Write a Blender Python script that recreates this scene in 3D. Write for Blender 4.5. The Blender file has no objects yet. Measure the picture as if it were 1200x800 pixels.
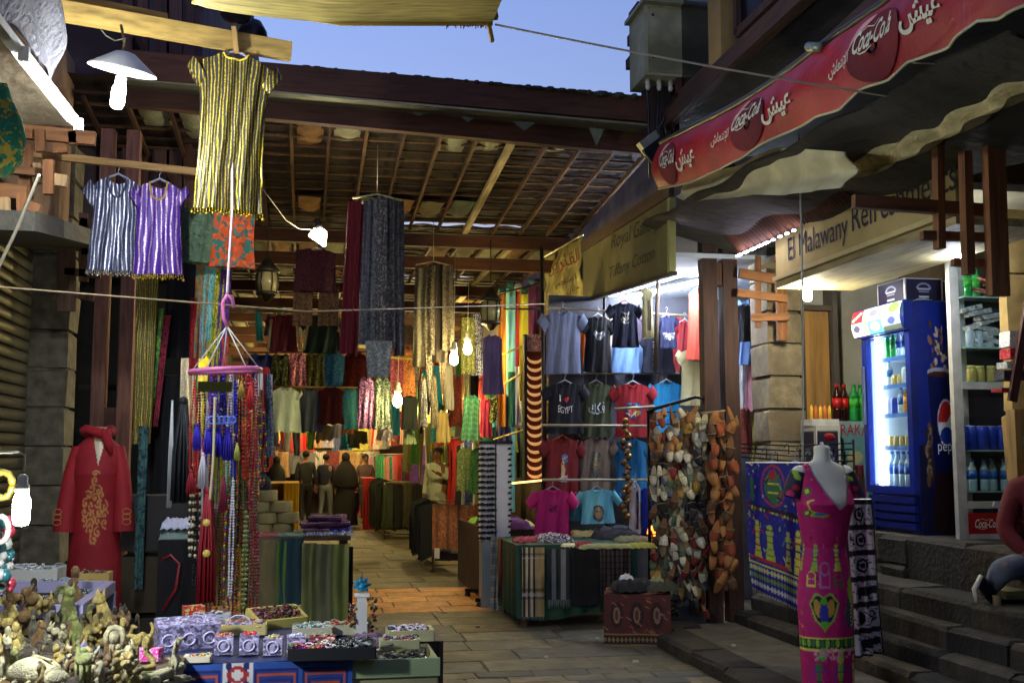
import bpy,bmesh,math,random
import numpy as np
from math import sin,cos,pi,sqrt
from mathutils import Vector as V,Matrix,noise as mnoise
random.seed(7)
MR=Matrix.Rotation; RND=random.Random; WW=(255,255,255)
S=bpy.context.scene
C=S.collection
rad=math.radians
# ---------------------------------------------------------------- camera
F=1290.0
CAM=V((0,0,1.6)); YAW=math.atan(240/1290); PITCH=math.atan(135/1290)
cd=bpy.data.cameras.new('camera'); cam=bpy.data.objects.new('camera',cd); C.objects.link(cam)
cam.location=CAM; cam.rotation_euler=(pi/2+PITCH,0,-YAW)
cd.sensor_width=36; cd.lens=36*F/1200; cd.clip_start=.05; cd.clip_end=800
S.camera=cam
RM=cam.rotation_euler.to_matrix()
def P(px,py,Y=None,X=None,Z=None):
    "world point seen at photo pixel px,py that lies on the plane Y=, X= or Z="
    d=RM @ V(((px-600)/F,-(py-400)/F,-1))
    t=Y/d.y if Y is not None else X/d.x if X is not None else (Z-CAM.z)/d.z
    return CAM+d*t
# ---------------------------------------------------------------- world, sun, exposure
w=bpy.data.worlds.new('World'); S.world=w; w.use_nodes=True
wn=w.node_tree.nodes; bg=wn['Background']
sk=wn.new('ShaderNodeTexSky'); sk.sky_type='NISHITA'; sk.sun_disc=False
SUN_EL,SUN_ROT=rad(2.5),rad(150)
sk.sun_elevation=SUN_EL; sk.sun_rotation=SUN_ROT; sk.air_density=1.6; sk.dust_density=.6; sk.ozone_density=3.5
tn=wn.new('ShaderNodeMix'); tn.data_type='RGBA'; tn.blend_type='MULTIPLY'; tn.inputs[0].default_value=1; tn.inputs[7].default_value=(1.14,.84,1.12,1)
w.node_tree.links.new(sk.outputs[0],tn.inputs[6]); w.node_tree.links.new(tn.outputs[2],bg.inputs[0]); bg.inputs[1].default_value=.15
sl=bpy.data.lights.new('sun','SUN'); sl.energy=.04; sl.angle=rad(12); sl.color=(1,.8,.62)
so=bpy.data.objects.new('sun',sl); C.objects.link(so)
sd=V((sin(SUN_ROT)*cos(SUN_EL),cos(SUN_ROT)*cos(SUN_EL),sin(SUN_EL)))
so.rotation_euler=sd.to_track_quat('Z','Y').to_euler(); so.location=sd*50
S.view_settings.view_transform='Standard'; S.view_settings.look='None'
S.view_settings.exposure=2.4
S.cycles.sample_clamp_indirect=4; S.cycles.max_bounces=6; S.cycles.diffuse_bounces=3; S.cycles.transparent_max_bounces=8
S.cycles.use_denoising=True
LP = .5            # overall lamp power
# ---------------------------------------------------------------- materials
def lin(c):
    return tuple(((v/255)/12.92 if v <= 10 else ((v/255+.055)/1.055) ** 2.4) for v in c[:3])
MATS={}
def mat(c,k='cloth',c2=None,r=None,s=1.,met=0.,e=0.,ax=2,b=None):
    key=(c,k,c2,r,s,met,e,ax,b)
    if key in MATS: return MATS[key]
    m=bpy.data.materials.new(k+'_%d' % len(MATS)); MATS[key]=m; m.use_nodes=True
    nt=m.node_tree; N=nt.nodes; L=nt.links; B=N['Principled BSDF']; out=N['Material Output']
    col=lin(c)
    def nd(t,**kw):
        n=N.new(t)
        for a,v in kw.items(): setattr(n,a,v)
        return n
    def inp(n,i,v): n.inputs[i].default_value=v
    tc=nd('ShaderNodeTexCoord'); oi=nd('ShaderNodeObjectInfo')
    ad=nd('ShaderNodeVectorMath',operation='ADD'); mu=nd('ShaderNodeMath',operation='MULTIPLY'); inp(mu,1,37.)
    L.new(oi.outputs['Random'],mu.inputs[0]); L.new(tc.outputs['Object'],ad.inputs[0]); L.new(mu.outputs[0],ad.inputs[1])
    def noise(scale,det=3.,stretch=None,src=None):
        n=nd('ShaderNodeTexNoise'); inp(n,'Scale',scale); inp(n,'Detail',det)
        s0=src or ad.outputs[0]
        if stretch:
            mp=nd('ShaderNodeMapping'); inp(mp,'Scale',stretch); L.new(s0,mp.inputs[0]); s0=mp.outputs[0]
        L.new(s0,n.inputs['Vector']); return n
    def ramp(fac,stops):
        cr=nd('ShaderNodeValToRGB'); el=cr.color_ramp.elements
        while len(el) < len(stops): el.new(.5)
        for q,(p,cc) in zip(el,stops): q.position=p; q.color=(*cc,1)
        L.new(fac,cr.inputs[0]); return cr.outputs[0]
    def sc(cc,f): return tuple(min(1,max(0,v*f)) for v in cc)
    def bump(h,st,d=.01):
        bn=nd('ShaderNodeBump'); inp(bn,'Strength',st); inp(bn,'Distance',d); L.new(h,bn.inputs['Height']); L.new(bn.outputs[0],B.inputs['Normal'])
    R=.8 if r is None else r
    if k == 'emit':
        B.inputs['Base Color'].default_value=(*col,1); B.inputs['Emission Color'].default_value=(*col,1)
        B.inputs['Emission Strength'].default_value=e; return m
    if k == 'glass':
        t=nd('ShaderNodeBsdfTransparent'); g=nd('ShaderNodeBsdfGlossy'); inp(g,'Roughness',.05 if r is None else r)
        mx=nd('ShaderNodeMixShader'); lw=nd('ShaderNodeLayerWeight'); inp(lw,0,.35); fr=nd('ShaderNodeMath',operation='MULTIPLY'); inp(fr,1,.14); L.new(lw.outputs['Facing'],fr.inputs[0])
        t.inputs[0].default_value=(*col,1); L.new(fr.outputs[0],mx.inputs[0]); L.new(t.outputs[0],mx.inputs[1]); L.new(g.outputs[0],mx.inputs[2])
        L.new(mx.outputs[0],out.inputs[0]); return m
    if k == 'vcol':
        a=nd('ShaderNodeVertexColor'); a.layer_name='Col'
        n=noise(14*s); mx=nd('ShaderNodeMix',data_type='RGBA',blend_type='MULTIPLY'); inp(mx,0,1.)
        L.new(a.outputs[0],mx.inputs[6]); L.new(ramp(n.outputs[0],[(.3,(.8,.8,.8)),(.7,(1,1,1))]),mx.inputs[7])
        L.new(mx.outputs[2],B.inputs['Base Color']); bump(noise(160*s).outputs[0],.25,.004)
        if e: L.new(a.outputs[0],B.inputs['Emission Color']); inp(B,'Emission Strength',e)
        inp(B,'Roughness',R); inp(B,'Metallic',met); return m
    if k in ('cloth','plain','plaster','stone','metal','plastic','canvas'):
        sc1,d1,f0,f1={'cloth': (5,2,.8,1.1),'plain': (6,3,.85,1.1),'plaster': (2.2,8,.55,1.15),'stone': (7,8,.5,1.25),
                           'metal': (9,5,.75,1.1),'plastic': (5,2,.93,1.05),'canvas': (3,6,.62,1.12)}[k]
        n=noise(sc1*s,d1)
        base=ramp(n.outputs[0],[(.28,sc(col,f0)),(.72,sc(col,f1))])
        if c2:
            n2=noise(1.3*s,6); mx=nd('ShaderNodeMix',data_type='RGBA')
            L.new(ramp(n2.outputs[0],[(.45,(0,0,0)),(.62,(1,1,1))]),mx.inputs[0])
            L.new(base,mx.inputs[6]); mx.inputs[7].default_value=(*lin(c2),1); base=mx.outputs[2]
        L.new(base,B.inputs['Base Color'])
        bs,bst,bd={'cloth': (26,.35,.012),'plain': (40,.2,.005),'plaster': (12,.5,.02),'stone': (22,.7,.02),'metal': (30,.08,.004),
                       'plastic': (12,.06,.004),'canvas': (9,.6,.03)}[k]
        bump(noise(bs*s,6).outputs[0],bst if b is None else b,bd)
        inp(B,'Roughness',{'metal': .42,'plastic': .35}.get(k,.88) if r is None else r)
        inp(B,'Metallic',met or (.0 if k != 'metal' else .6)); return m
    if k == 'wood':
        st=[9,9,9]; st[ax]=.9
        n=noise(3.2*s,8,tuple(st)); n2=noise(.9*s,4)
        base=ramp(n.outputs[0],[(.25,sc(col,.45)),(.5,col),(.75,sc(col,1.35))])
        mx=nd('ShaderNodeMix',data_type='RGBA',blend_type='MULTIPLY'); inp(mx,0,1.)
        L.new(base,mx.inputs[6]); L.new(ramp(n2.outputs[0],[(.35,(.6,.6,.6)),(.6,(1,1,1))]),mx.inputs[7])
        L.new(mx.outputs[2],B.inputs['Base Color']); bump(n.outputs[0],.5,.01); inp(B,'Roughness',.72 if r is None else r); return m
    if k == 'stripe':     # lurex stripes down the garment, s = stripes per metre
        sx=nd('ShaderNodeSeparateXYZ'); L.new(tc.outputs['UV'],sx.inputs[0])
        dn=noise(9,3,(1,1,.35)); dm=nd('ShaderNodeMath',operation='MULTIPLY'); inp(dm,1,.05); L.new(dn.outputs[0],dm.inputs[0])
        a1=nd('ShaderNodeMath',operation='ADD'); L.new(sx.outputs[ax],a1.inputs[0]); L.new(dm.outputs[0],a1.inputs[1])
        m1=nd('ShaderNodeMath',operation='MULTIPLY'); inp(m1,1,s); L.new(a1.outputs[0],m1.inputs[0])
        fr=nd('ShaderNodeMath',operation='FRACT'); L.new(m1.outputs[0],fr.inputs[0])
        st=ramp(fr.outputs[0],[(.0,(0,0,0)),(.58,(0,0,0)),(.64,(1,1,1)),(.86,(1,1,1)),(.93,(0,0,0))])
        vo=nd('ShaderNodeTexVoronoi'); inp(vo,'Scale',170.); L.new(tc.outputs['Object'],vo.inputs['Vector'])
        gl=ramp(vo.outputs['Color'],[(.15,sc(lin(c2),.35)),(.55,lin(c2)),(.9,sc(lin(c2),1.7))])
        mx=nd('ShaderNodeMix',data_type='RGBA'); L.new(st,mx.inputs[0]); mx.inputs[6].default_value=(*col,1); L.new(gl,mx.inputs[7])
        L.new(mx.outputs[2],B.inputs['Base Color']); mm=nd('ShaderNodeMath',operation='MULTIPLY'); inp(mm,1,met); L.new(st,mm.inputs[0]); L.new(mm.outputs[0],B.inputs['Metallic'])
        inp(B,'Roughness',.45 if r is None else r); bump(vo.outputs['Color'],.5,.006); return m
    if k == 'plaid':      # c ground, c2 lines, s = repeats per metre
        sx=nd('ShaderNodeSeparateXYZ'); L.new(tc.outputs['UV'],sx.inputs[0]); fac=None
        for a_ in (0,1):
            m1=nd('ShaderNodeMath',operation='MULTIPLY'); inp(m1,1,s); L.new(sx.outputs[a_],m1.inputs[0])
            fr=nd('ShaderNodeMath',operation='FRACT'); L.new(m1.outputs[0],fr.inputs[0])
            o_=ramp(fr.outputs[0],[(.0,(0,0,0)),(.55,(0,0,0)),(.57,(1,1,1)),(.7,(1,1,1)),(.72,(0,0,0)),(.8,(0,0,0)),(.82,(.7,.7,.7)),(.92,(.7,.7,.7)),(.94,(0,0,0))])
            if fac is None: fac=o_
            else:
                q=nd('ShaderNodeMath',operation='ADD'); L.new(fac,q.inputs[0]); L.new(o_,q.inputs[1]); q2=nd('ShaderNodeMath',operation='MULTIPLY'); inp(q2,1,.5); L.new(q.outputs[0],q2.inputs[0]); fac=q2.outputs[0]
        base=ramp(fac,[(0,col),(1,lin(c2))]); L.new(base,B.inputs['Base Color']); bump(noise(120).outputs[0],.3,.004); inp(B,'Roughness',.9); return m
    if k in ('sequin','floral','print'):
        vo=nd('ShaderNodeTexVoronoi'); inp(vo,'Scale',{'sequin': 110.,'floral': 70.,'print': 40.}[k]*s)
        if k != 'sequin':
            dn=noise(12,3); vm=nd('ShaderNodeVectorMath',operation='SCALE'); inp(vm,'Scale',.12); L.new(dn.outputs['Color'],vm.inputs[0])
            va=nd('ShaderNodeVectorMath',operation='ADD'); L.new(tc.outputs['Object'],va.inputs[0]); L.new(vm.outputs[0],va.inputs[1]); L.new(va.outputs[0],vo.inputs['Vector'])
        else: L.new(tc.outputs['Object'],vo.inputs['Vector'])
        c2l=lin(c2 or c); sp=nd('ShaderNodeSeparateColor'); L.new(vo.outputs['Color'],sp.inputs[0])
        if k == 'sequin': base=ramp(sp.outputs[0],[(.1,sc(col,.4)),(.55,col),(.6,c2l),(.95,sc(c2l,1.3))])
        else:
            base=ramp(sp.outputs[0],[(.45,col),(.5,c2l),(.72,sc(c2l,.8)),(.78,sc(col,.45)),(.9,sc(col,1.5))])
        L.new(base,B.inputs['Base Color']); bump(sp.outputs[1],.4,.004)
        inp(B,'Roughness',.4 if k == 'sequin' else .85); inp(B,'Metallic',.55 if k == 'sequin' else 0); return m
    raise ValueError(k)
# ---------------------------------------------------------------- canvases for flat prints (numpy only)
class Cv:
    def __init__(s,w,h,bg=None):
        s.w,s.h=w,h; s.a=np.zeros((h,w,4)); s.yy,s.xx=np.mgrid[0:h,0:w]+.5
        if bg is not None: s.a[:,:,:3]=lin(bg); s.a[:,:,3]=1
    def put(s,mk,c): s.a[mk,:3]=lin(c) if c is not None else 0; s.a[mk,3]=0 if c is None else 1; return s
    def ell(s,x,y,rx,ry,c,rot=0,ring=None,half=None):
        dx,dy=s.xx-x,s.yy-y; cr,sr=cos(rot),sin(rot)
        u,v_=(dx*cr+dy*sr)/rx,(-dx*sr+dy*cr)/ry; q=u*u+v_*v_; mk=q <= 1
        if ring: mk &= q >= (1-ring) ** 2
        if half == 't': mk &= v_ < 0
        if half == 'b': mk &= v_ > 0
        return s.put(mk,c)
    def rect(s,x0,y0,x1,y1,c): return s.put((s.xx >= x0) & (s.xx < x1) & (s.yy >= y0) & (s.yy < y1),c)
    def poly(s,pts,c):
        mk=np.zeros((s.h,s.w),bool); n=len(pts)
        for i in range(n):
            (x0,y0),(x1,y1)=pts[i],pts[(i+1) % n]
            if y0 == y1: continue
            mk ^= ((y0 > s.yy) != (y1 > s.yy)) & (s.xx < (x1-x0)*(s.yy-y0)/(y1-y0)+x0)
        return s.put(mk,c)
    def line(s,pts,w,c):
        for (x0,y0),(x1,y1) in zip(pts,pts[1:]):
            L2=(x1-x0) ** 2+(y1-y0) ** 2+1e-9
            t=np.clip(((s.xx-x0)*(x1-x0)+(s.yy-y0)*(y1-y0))/L2,0,1)
            s.put((s.xx-x0-t*(x1-x0)) ** 2+(s.yy-y0-t*(y1-y0)) ** 2 <= (w/2) ** 2,c)
        return s
    def get(s,u,v_):
        return s.a[min(s.h-1,max(0,int(v_*s.h))),min(s.w-1,max(0,int(u*s.w)))]
# ---------------------------------------------------------------- objects
WL={}
def finish(o,parent,loc):
    C.objects.link(o)
    if parent is not None: o.parent=parent; o.location=loc-WL[parent]
    else: o.location=loc
    WL[o]=V(loc)
def tag(o,label=None,cat=None,group=None,kind=None):
    if label: o['label']=label
    if cat: o['category']=cat
    if group: o['group']=group
    if kind: o['kind']=kind
    return o
def empty(name,loc,label=None,cat=None,group=None,kind=None,parent=None):
    o=bpy.data.objects.new(name,None); o.empty_display_size=.1; finish(o,parent,V(loc)); return tag(o,label,cat,group,kind)
def glyphs(body,shear=0.,offset=0.):
    c=bpy.data.curves.new('t','FONT'); c.body=body; c.shear=shear; c.offset=offset; c.resolution_u=3
    o=bpy.data.objects.new('t',c); C.objects.link(o); me=bpy.data.meshes.new_from_object(o.evaluated_get(bpy.context.evaluated_depsgraph_get())); C.objects.unlink(o); bpy.data.objects.remove(o); return me
class MB:
    def __init__(s): s.v=[]; s.f=[]; s.m=[]; s.uv={}; s.c=None; s.sm=[]
    def add(s,vs,fs,m=0,sm=True,cols=None,uvs=None):
        o=len(s.v); s.v += [tuple(q) for q in vs]
        for f in fs: s.f.append(tuple(i+o for i in f)); s.m.append(m); s.sm.append(sm)
        if cols is not None:
            if s.c is None: s.c={}
            for i,q in enumerate(cols): s.c[o+i]=q
        if uvs is not None:
            for i,q in enumerate(uvs): s.uv[o+i]=q
        return s
    def box(s,c,d,rot=None,m=0,taper=1.):
        c=V(c); vs=[]
        for k in (-1,1):
            t=1 if k < 0 else taper
            for a,b in ((-1,-1),(1,-1),(1,1),(-1,1)):
                q=V((a*d[0]/2*t,b*d[1]/2*t,k*d[2]/2))
                if rot is not None: q=rot @ q
                vs.append(c+q)
        return s.add(vs,[(3,2,1,0),(4,5,6,7),(0,1,5,4),(1,2,6,5),(2,3,7,6),(3,0,4,7)],m,False)
    def bar(s,a,b,w,h,m=0,up=(0,0,1)):
        a,b=V(a),V(b); d=b-a; L_=d.length; y=d.normalized(); upv=V(up)
        if abs(y.dot(upv)) > .95: upv=V((0,1,0)) if abs(y.y) < .9 else V((1,0,0))
        x=y.cross(upv).normalized(); z=x.cross(y)
        return s.box((a+b)/2,(w,L_,h),Matrix((x,y,z)).transposed(),m)
    def tube(s,pts,r,n=8,m=0,cap=True,flat=1.):
        pts=[V(p) for p in pts]; rs=r if isinstance(r,(list,tuple)) else [r]*len(pts); vs=[]; fs=[]
        x0=None
        for i,p in enumerate(pts):
            d=(pts[min(i+1,len(pts)-1)]-pts[max(i-1,0)])
            d=d.normalized() if d.length > 1e-9 else V((0,0,1))
            if x0 is None:
                x0=d.cross(V((0,0,1)) if abs(d.z) < .9 else V((0,1,0))).normalized()
            x0=(x0-d*x0.dot(d)).normalized(); y0=d.cross(x0)
            for k in range(n):
                a=2*pi*k/n; vs.append(p+(x0*cos(a)+y0*sin(a)*flat)*rs[i])
        for i in range(len(pts)-1):
            for k in range(n): fs.append((i*n+k,i*n+(k+1) % n,(i+1)*n+(k+1) % n,(i+1)*n+k))
        if cap: fs.append(tuple(range(n-1,-1,-1))); fs.append(tuple((len(pts)-1)*n+k for k in range(n)))
        return s.add(vs,fs,m)
    def lathe(s,prof,c=(0,0,0),n=16,m=0,sy=1.,rot=None):
        c=V(c); vs=[]; fs=[]
        for r_,z in prof:
            for k in range(n):
                a=2*pi*k/n; q=V((cos(a)*r_,sin(a)*r_*sy,z))
                vs.append(c+(rot @ q if rot is not None else q))
        for i in range(len(prof)-1):
            for k in range(n): fs.append((i*n+k,i*n+(k+1) % n,(i+1)*n+(k+1) % n,(i+1)*n+k))
        fs.append(tuple(range(n-1,-1,-1))); fs.append(tuple((len(prof)-1)*n+k for k in range(n)))
        return s.add(vs,fs,m)
    def ball(s,c,r,n=8,k=5,m=0):
        r=r if isinstance(r,(tuple,list)) else (r,r,r); vs=[]; fs=[]
        for i in range(1,k):
            t=pi*i/k
            for j in range(n):
                a=2*pi*j/n; vs.append((c[0]+r[0]*sin(t)*cos(a),c[1]+r[1]*sin(t)*sin(a),c[2]+r[2]*cos(t)))
        vs.append((c[0],c[1],c[2]+r[2])); vs.append((c[0],c[1],c[2]-r[2])); T=len(vs)-2
        for i in range(k-2):
            for j in range(n): fs.append((i*n+j,(i+1)*n+j,(i+1)*n+(j+1) % n,i*n+(j+1) % n))
        for j in range(n):
            fs.append((T,j,(j+1) % n)); fs.append((T+1,(k-2)*n+(j+1) % n,(k-2)*n+j))
        return s.add(vs,fs,m)
    def prism(s,pts,fn,m=0):
        "closed outline pts (x,y); fn(x,y,h) maps to space, h 0..1 is thickness"
        n=len(pts); vs=[fn(x,y,0) for x,y in pts]+[fn(x,y,1) for x,y in pts]
        return s.add(vs,[tuple(range(n-1,-1,-1)),tuple(range(n,2*n))]+[(i,(i+1) % n,n+(i+1) % n,n+i) for i in range(n)],m,False)
    def grid(s,fn,nu,nv,m=0,cv=None,keep=None,uvs=(1,1)):
        vs=[]; cols=[] if cv is not None else None; uu=[]
        for j in range(nv+1):
            for i in range(nu+1):
                u,v_=i/nu,j/nv; vs.append(fn(u,v_)); uu.append((u*uvs[0],v_*uvs[1]))
                if cv is not None: cols.append(cv.get(u,v_))
        fs=[]
        for j in range(nv):
            for i in range(nu):
                if keep and not keep((i+.5)/nu,(j+.5)/nv): continue
                if cv is not None and cv.get((i+.5)/nu,(j+.5)/nv)[3] == 0: continue
                a=j*(nu+1)+i; fs.append((a,a+nu+1,a+nu+2,a+1))
        return s.add(vs,fs,m,True,cols,uu)
    def build(s,name,mats,parent=None,loc=None,label=None,cat=None,group=None,kind=None,flat=False):
        if not isinstance(mats,(list,tuple)): mats=[mats]
        A=np.array(s.v)
        if loc is None:
            lo,hi=A.min(0),A.max(0); loc=V(((lo[0]+hi[0])/2,(lo[1]+hi[1])/2,lo[2]))
        loc=V(loc)
        me=bpy.data.meshes.new(name); me.from_pydata((A-np.array(loc)).tolist(),[],s.f)
        for q in mats: me.materials.append(q)
        me.polygons.foreach_set('material_index',s.m); me.polygons.foreach_set('use_smooth',[bool(q) and not flat for q in s.sm])
        if s.c is not None:
            ca=me.color_attributes.new('Col','FLOAT_COLOR','POINT'); arr=np.ones((len(s.v),4))
            for i,q in s.c.items(): arr[i,:3]=q[:3]
            ca.data.foreach_set('color',arr.ravel())
        if s.uv:
            ul=me.uv_layers.new(name='UVMap'); vi=np.empty(len(me.loops),int); me.loops.foreach_get('vertex_index',vi)
            arr=np.zeros((len(s.v),2))
            for i,q in s.uv.items(): arr[i]=q
            ul.data.foreach_set('uv',arr[vi].ravel())
        me.update()
        o=bpy.data.objects.new(name,me); finish(o,parent,loc); return tag(o,label,cat,group,kind)
def copy_tree(o,loc,label=None,rz=None,parent=None,sc=None):
    c=o.copy(); C.objects.link(c)
    if parent is None: c.location=loc; WL[c]=V(loc)
    else: c.parent=parent; WL[c]=V(loc)
    if rz is not None: c.rotation_euler.z=rz
    if sc is not None: c.scale=(sc,sc,sc) if not isinstance(sc,tuple) else sc
    if label: c['label']=label
    for ch in [q for q in WL if q.parent == o]: copy_tree(ch,V((0,0,0)),parent=c)
    return c
TXC={}
def text(body,fn,name='lettering',m=None,parent=None,h=1.,squeeze=1.,shear=0.,label=None,center=True):
    "flat lettering: glyph mesh of height h mapped through fn(x, y)"
    c=bpy.data.curves.new('t','FONT'); c.body=body; c.resolution_u=3; c.shear=shear
    o=bpy.data.objects.new('t',c); C.objects.link(o)
    me=bpy.data.meshes.new_from_object(o.evaluated_get(bpy.context.evaluated_depsgraph_get()))
    C.objects.unlink(o); bpy.data.objects.remove(o)
    A=[q.co for q in me.vertices]
    if not A: return None
    x0=min(q.x for q in A); x1=max(q.x for q in A)
    W_=(x1-x0); vs=[fn((q.x-x0-(W_/2 if center else 0))*h*squeeze,q.y*h) for q in A]
    mb=MB(); mb.add(vs,[tuple(p.vertices) for p in me.polygons],0,False)
    return mb.build(name,m,parent,label=label)
def plane_fn(o,r,u): o,r,u=V(o),V(r),V(u); return lambda x,y: o+r*x+u*y
def skin(name,nodes,edges,m,parent,root,sub=1,cat=None,label=None):
    keys=list(nodes); me=bpy.data.meshes.new(name)
    A=[V(nodes[k][0]) for k in keys]; loc=WL[parent] if parent is not None else V((0,0,0))
    me.from_pydata([a-loc for a in A],[(keys.index(a),keys.index(b)) for a,b in edges],[])
    o=bpy.data.objects.new(name,me); C.objects.link(o)
    md=o.modifiers.new('s','SKIN'); sv=me.skin_vertices[0].data
    for i,k in enumerate(keys):
        r_=nodes[k][1]; sv[i].radius=r_ if isinstance(r_,tuple) else (r_,r_); sv[i].use_root=(k == root)
    m2=o.modifiers.new('u','SUBSURF'); m2.levels=sub; m2.render_levels=sub
    em=bpy.data.meshes.new_from_object(o.evaluated_get(bpy.context.evaluated_depsgraph_get()))
    C.objects.unlink(o); bpy.data.objects.remove(o)
    em.materials.clear(); em.materials.append(m)
    for p in em.polygons: p.use_smooth=True
    r2=bpy.data.objects.new(name,em); finish(r2,parent,loc); return r2
# ================================================================ SETTING
DKWOOD=(74,46,30); TIMB=(92,58,36); PALEW=(170,140,80)
wX,wY,wZ=(mat(DKWOOD,'wood',ax=a) for a in (0,1,2))
tX,tY,tZ=(mat(TIMB,'wood',ax=a) for a in (0,1,2))
# sky is the world. ground sheet to the horizon
mb=MB(); mb.grid(lambda u,v: (-300+600*u,-300+600*v,-.02),6,6)
mb.build('ground',mat((84,78,64),'stone',s=.5),kind='structure',loc=(0,0,-.02))
pav=MB(); pav.box((.6,13,.006),(7.4,46,.027)); pav=pav.build('alley_paving',mat((92,86,64),'stone',s=2),kind='structure')
STM=[mat(c,'stone',r=.7,c2=tuple(int(v*.72) for v in c)) for c in ((104,98,74),(108,100,78),(84,82,70),(120,108,80),(100,90,66))]
LAMPLIT_ST=[mat(c,'stone',r=.7) for c in ((190,128,62),(176,116,54),(196,138,70))]  # warm lamplight on the paving, painted into the stone colour
def stone_mesh(seed,m,w_,d_):
    rr=RND(seed); b=MB(); j=lambda k: rr.uniform(-k,k)
    pts=[(-.5*w_+j(.008),-.5*d_+j(.008)),(j(.05),-.5*d_+j(.008)),(.5*w_+j(.008),-.5*d_+j(.008)),(.5*w_+j(.006),j(.03)),(.5*w_+j(.008),.5*d_+j(.008)),(j(.05),.5*d_+j(.008)),(-.5*w_+j(.008),.5*d_+j(.008)),(-.5*w_+j(.006),j(.03))]; n=8
    vs=[(x,y,0) for x,y in pts]+[(x,y,.017) for x,y in pts]+[(x*(1-.014/w_),y*(1-.02/d_),.023+j(.002)) for x,y in pts]+[(0,0,.024+j(.003))]
    b.add(vs,[(i,(i+1) % n,n+(i+1) % n,n+i) for i in range(n)]+[(n+i,n+(i+1) % n,2*n+(i+1) % n,2*n+i) for i in range(n)]+[(2*n+i,2*n+(i+1) % n,3*n) for i in range(n)],0,True)
    o=b.build('paving_stone',m,pav,loc=(0,0,0),flat=True); me=o.data; WL.pop(o); bpy.data.objects.remove(o); return me
LIB={}
def lay(x,y,w_,d_,ms,i):
    key=(round(w_,2),d_,id(ms),i % 3)
    if key not in LIB: LIB[key]=stone_mesh(len(LIB),ms[(i+len(LIB)) % len(ms)],w_,d_)
    o=bpy.data.objects.new('paving_stone',LIB[key]); o.rotation_euler=(random.uniform(-.004,.004),random.uniform(-.004,.004),random.uniform(-.012,.012))
    finish(o,pav,V((x,y,.004+random.uniform(0,.005))))
y=6.3; i=0
while y < 24:
    if y < 8.0: d_,wl=.21,(.3,.36,.42)
    elif y < 11.2: d_,wl=.46,(.7,.85,1.0)
    elif y < 13.3: d_,wl=.42,(.5,.6,.8)
    else: d_,wl=.6,(.5,.7,.9)
    x=-1.75-random.random()*.3
    while x < 3.1:
        w_=random.choice(wl); i += 1
        if x+w_ > -.1-y*.02 and x < 3.1:
            lay(x+w_/2,y+d_/2,w_-.007,d_-.007,LAMPLIT_ST if 11.2 <= y < 13.3 and x+w_/2 < 2.2 else STM,random.randrange(99))
        x += w_
    y += d_
# right raised pavement with kerb, steps
stp=mat((92,86,70),'stone',r=.75); stp2=mat((78,70,58),'stone',r=.75)
SM=[mat(c,'stone',s=1.2,c2=tuple(int(v*.6) for v in c)) for c in ((62,56,44),(48,43,35),(68,58,42),(44,41,36))]
def rough_block(mb,x0,x1,y0,y1,z0,z1,seed,m=0):
    rr=RND(seed); j=lambda: rr.uniform(-.02,.02); e=.03
    vs=[]
    for z,k in ((z0,0),(z1-e,0),(z1,e)):
        for a,b in ((x0+k,y0+k),(x1-k,y0+k),(x1-k,y1-k),(x0+k,y1-k)): vs.append((a+(j() if z > z0 else 0),b+(j() if z > z0 else 0),z+(j()*.5 if z > z0 else 0)))
    fs=[(3,2,1,0),(8,9,10,11)]
    for q in (0,4):
        for i in range(4): fs.append((q+i,q+(i+1) % 4,q+4+(i+1) % 4,q+4+i))
    mb.add(vs,fs,m,False)
rp=empty('raised_pavement',(3.3,7,0),kind='structure')
mb=MB(); rough_block(mb,3.1,6,2,11,0,.115,1); mb.build('terrace_bed',stp,rp)
yy=2.5; i=0
while yy < 10.6:
    L_=random.uniform(.7,1.2); mb=MB(); rough_block(mb,2.9+.2*max(0,(yy-8.2)),3.22+.2*max(0,(yy-8.2)),yy,yy+L_-.012,0,.135,i); mb.build('kerb_stone',SM[i % 4],rp); yy += L_; i += 1
st=empty('stone_steps',(4.2,7,0),'worn stone steps climbing to the drinks kiosk beside the tall blue fridge','steps')
for k,(x,z,x1) in enumerate(((3.84,.22,4.1),(4.0,.36,4.25),(4.1,.51,4.5),(4.24,.66,4.8),(4.62,.98,5.4))):
    yy=3.0+k*.13
    YE=9.62 if k < 4 else 8.0
    while yy < YE:
        L_=random.uniform(.55,1.05); mb=MB(); rough_block(mb,x,x1,yy,min(yy+L_,YE)-.01,.1,z,i); mb.build('step_stone',SM[(i*7+k) % 4],st); yy += L_; i += 1
rb=empty('rubble_wall',(4.6,9,0),'low rubble stone wall under the tall blue drinks fridge','wall')
for r_ in range(4):
    yy=7.98
    while yy < 9.5:
        L_=random.uniform(.25,.5); mb=MB(); rough_block(mb,4.6+random.uniform(-.03,.03),5.3,yy,yy+L_-.015,.14+r_*.21,.14+r_*.21+.2,i); mb.build('stone',SM[i % 4],rb); yy += L_; i += 1
mb=MB(); mb.box((5.75,9.0,.49),(2.2,2.2,.975)); mb.box((5.65,6.4,.49),(1.9,3.0,.97)); mb.build('kiosk_floor',stp2,kind='structure')
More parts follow.
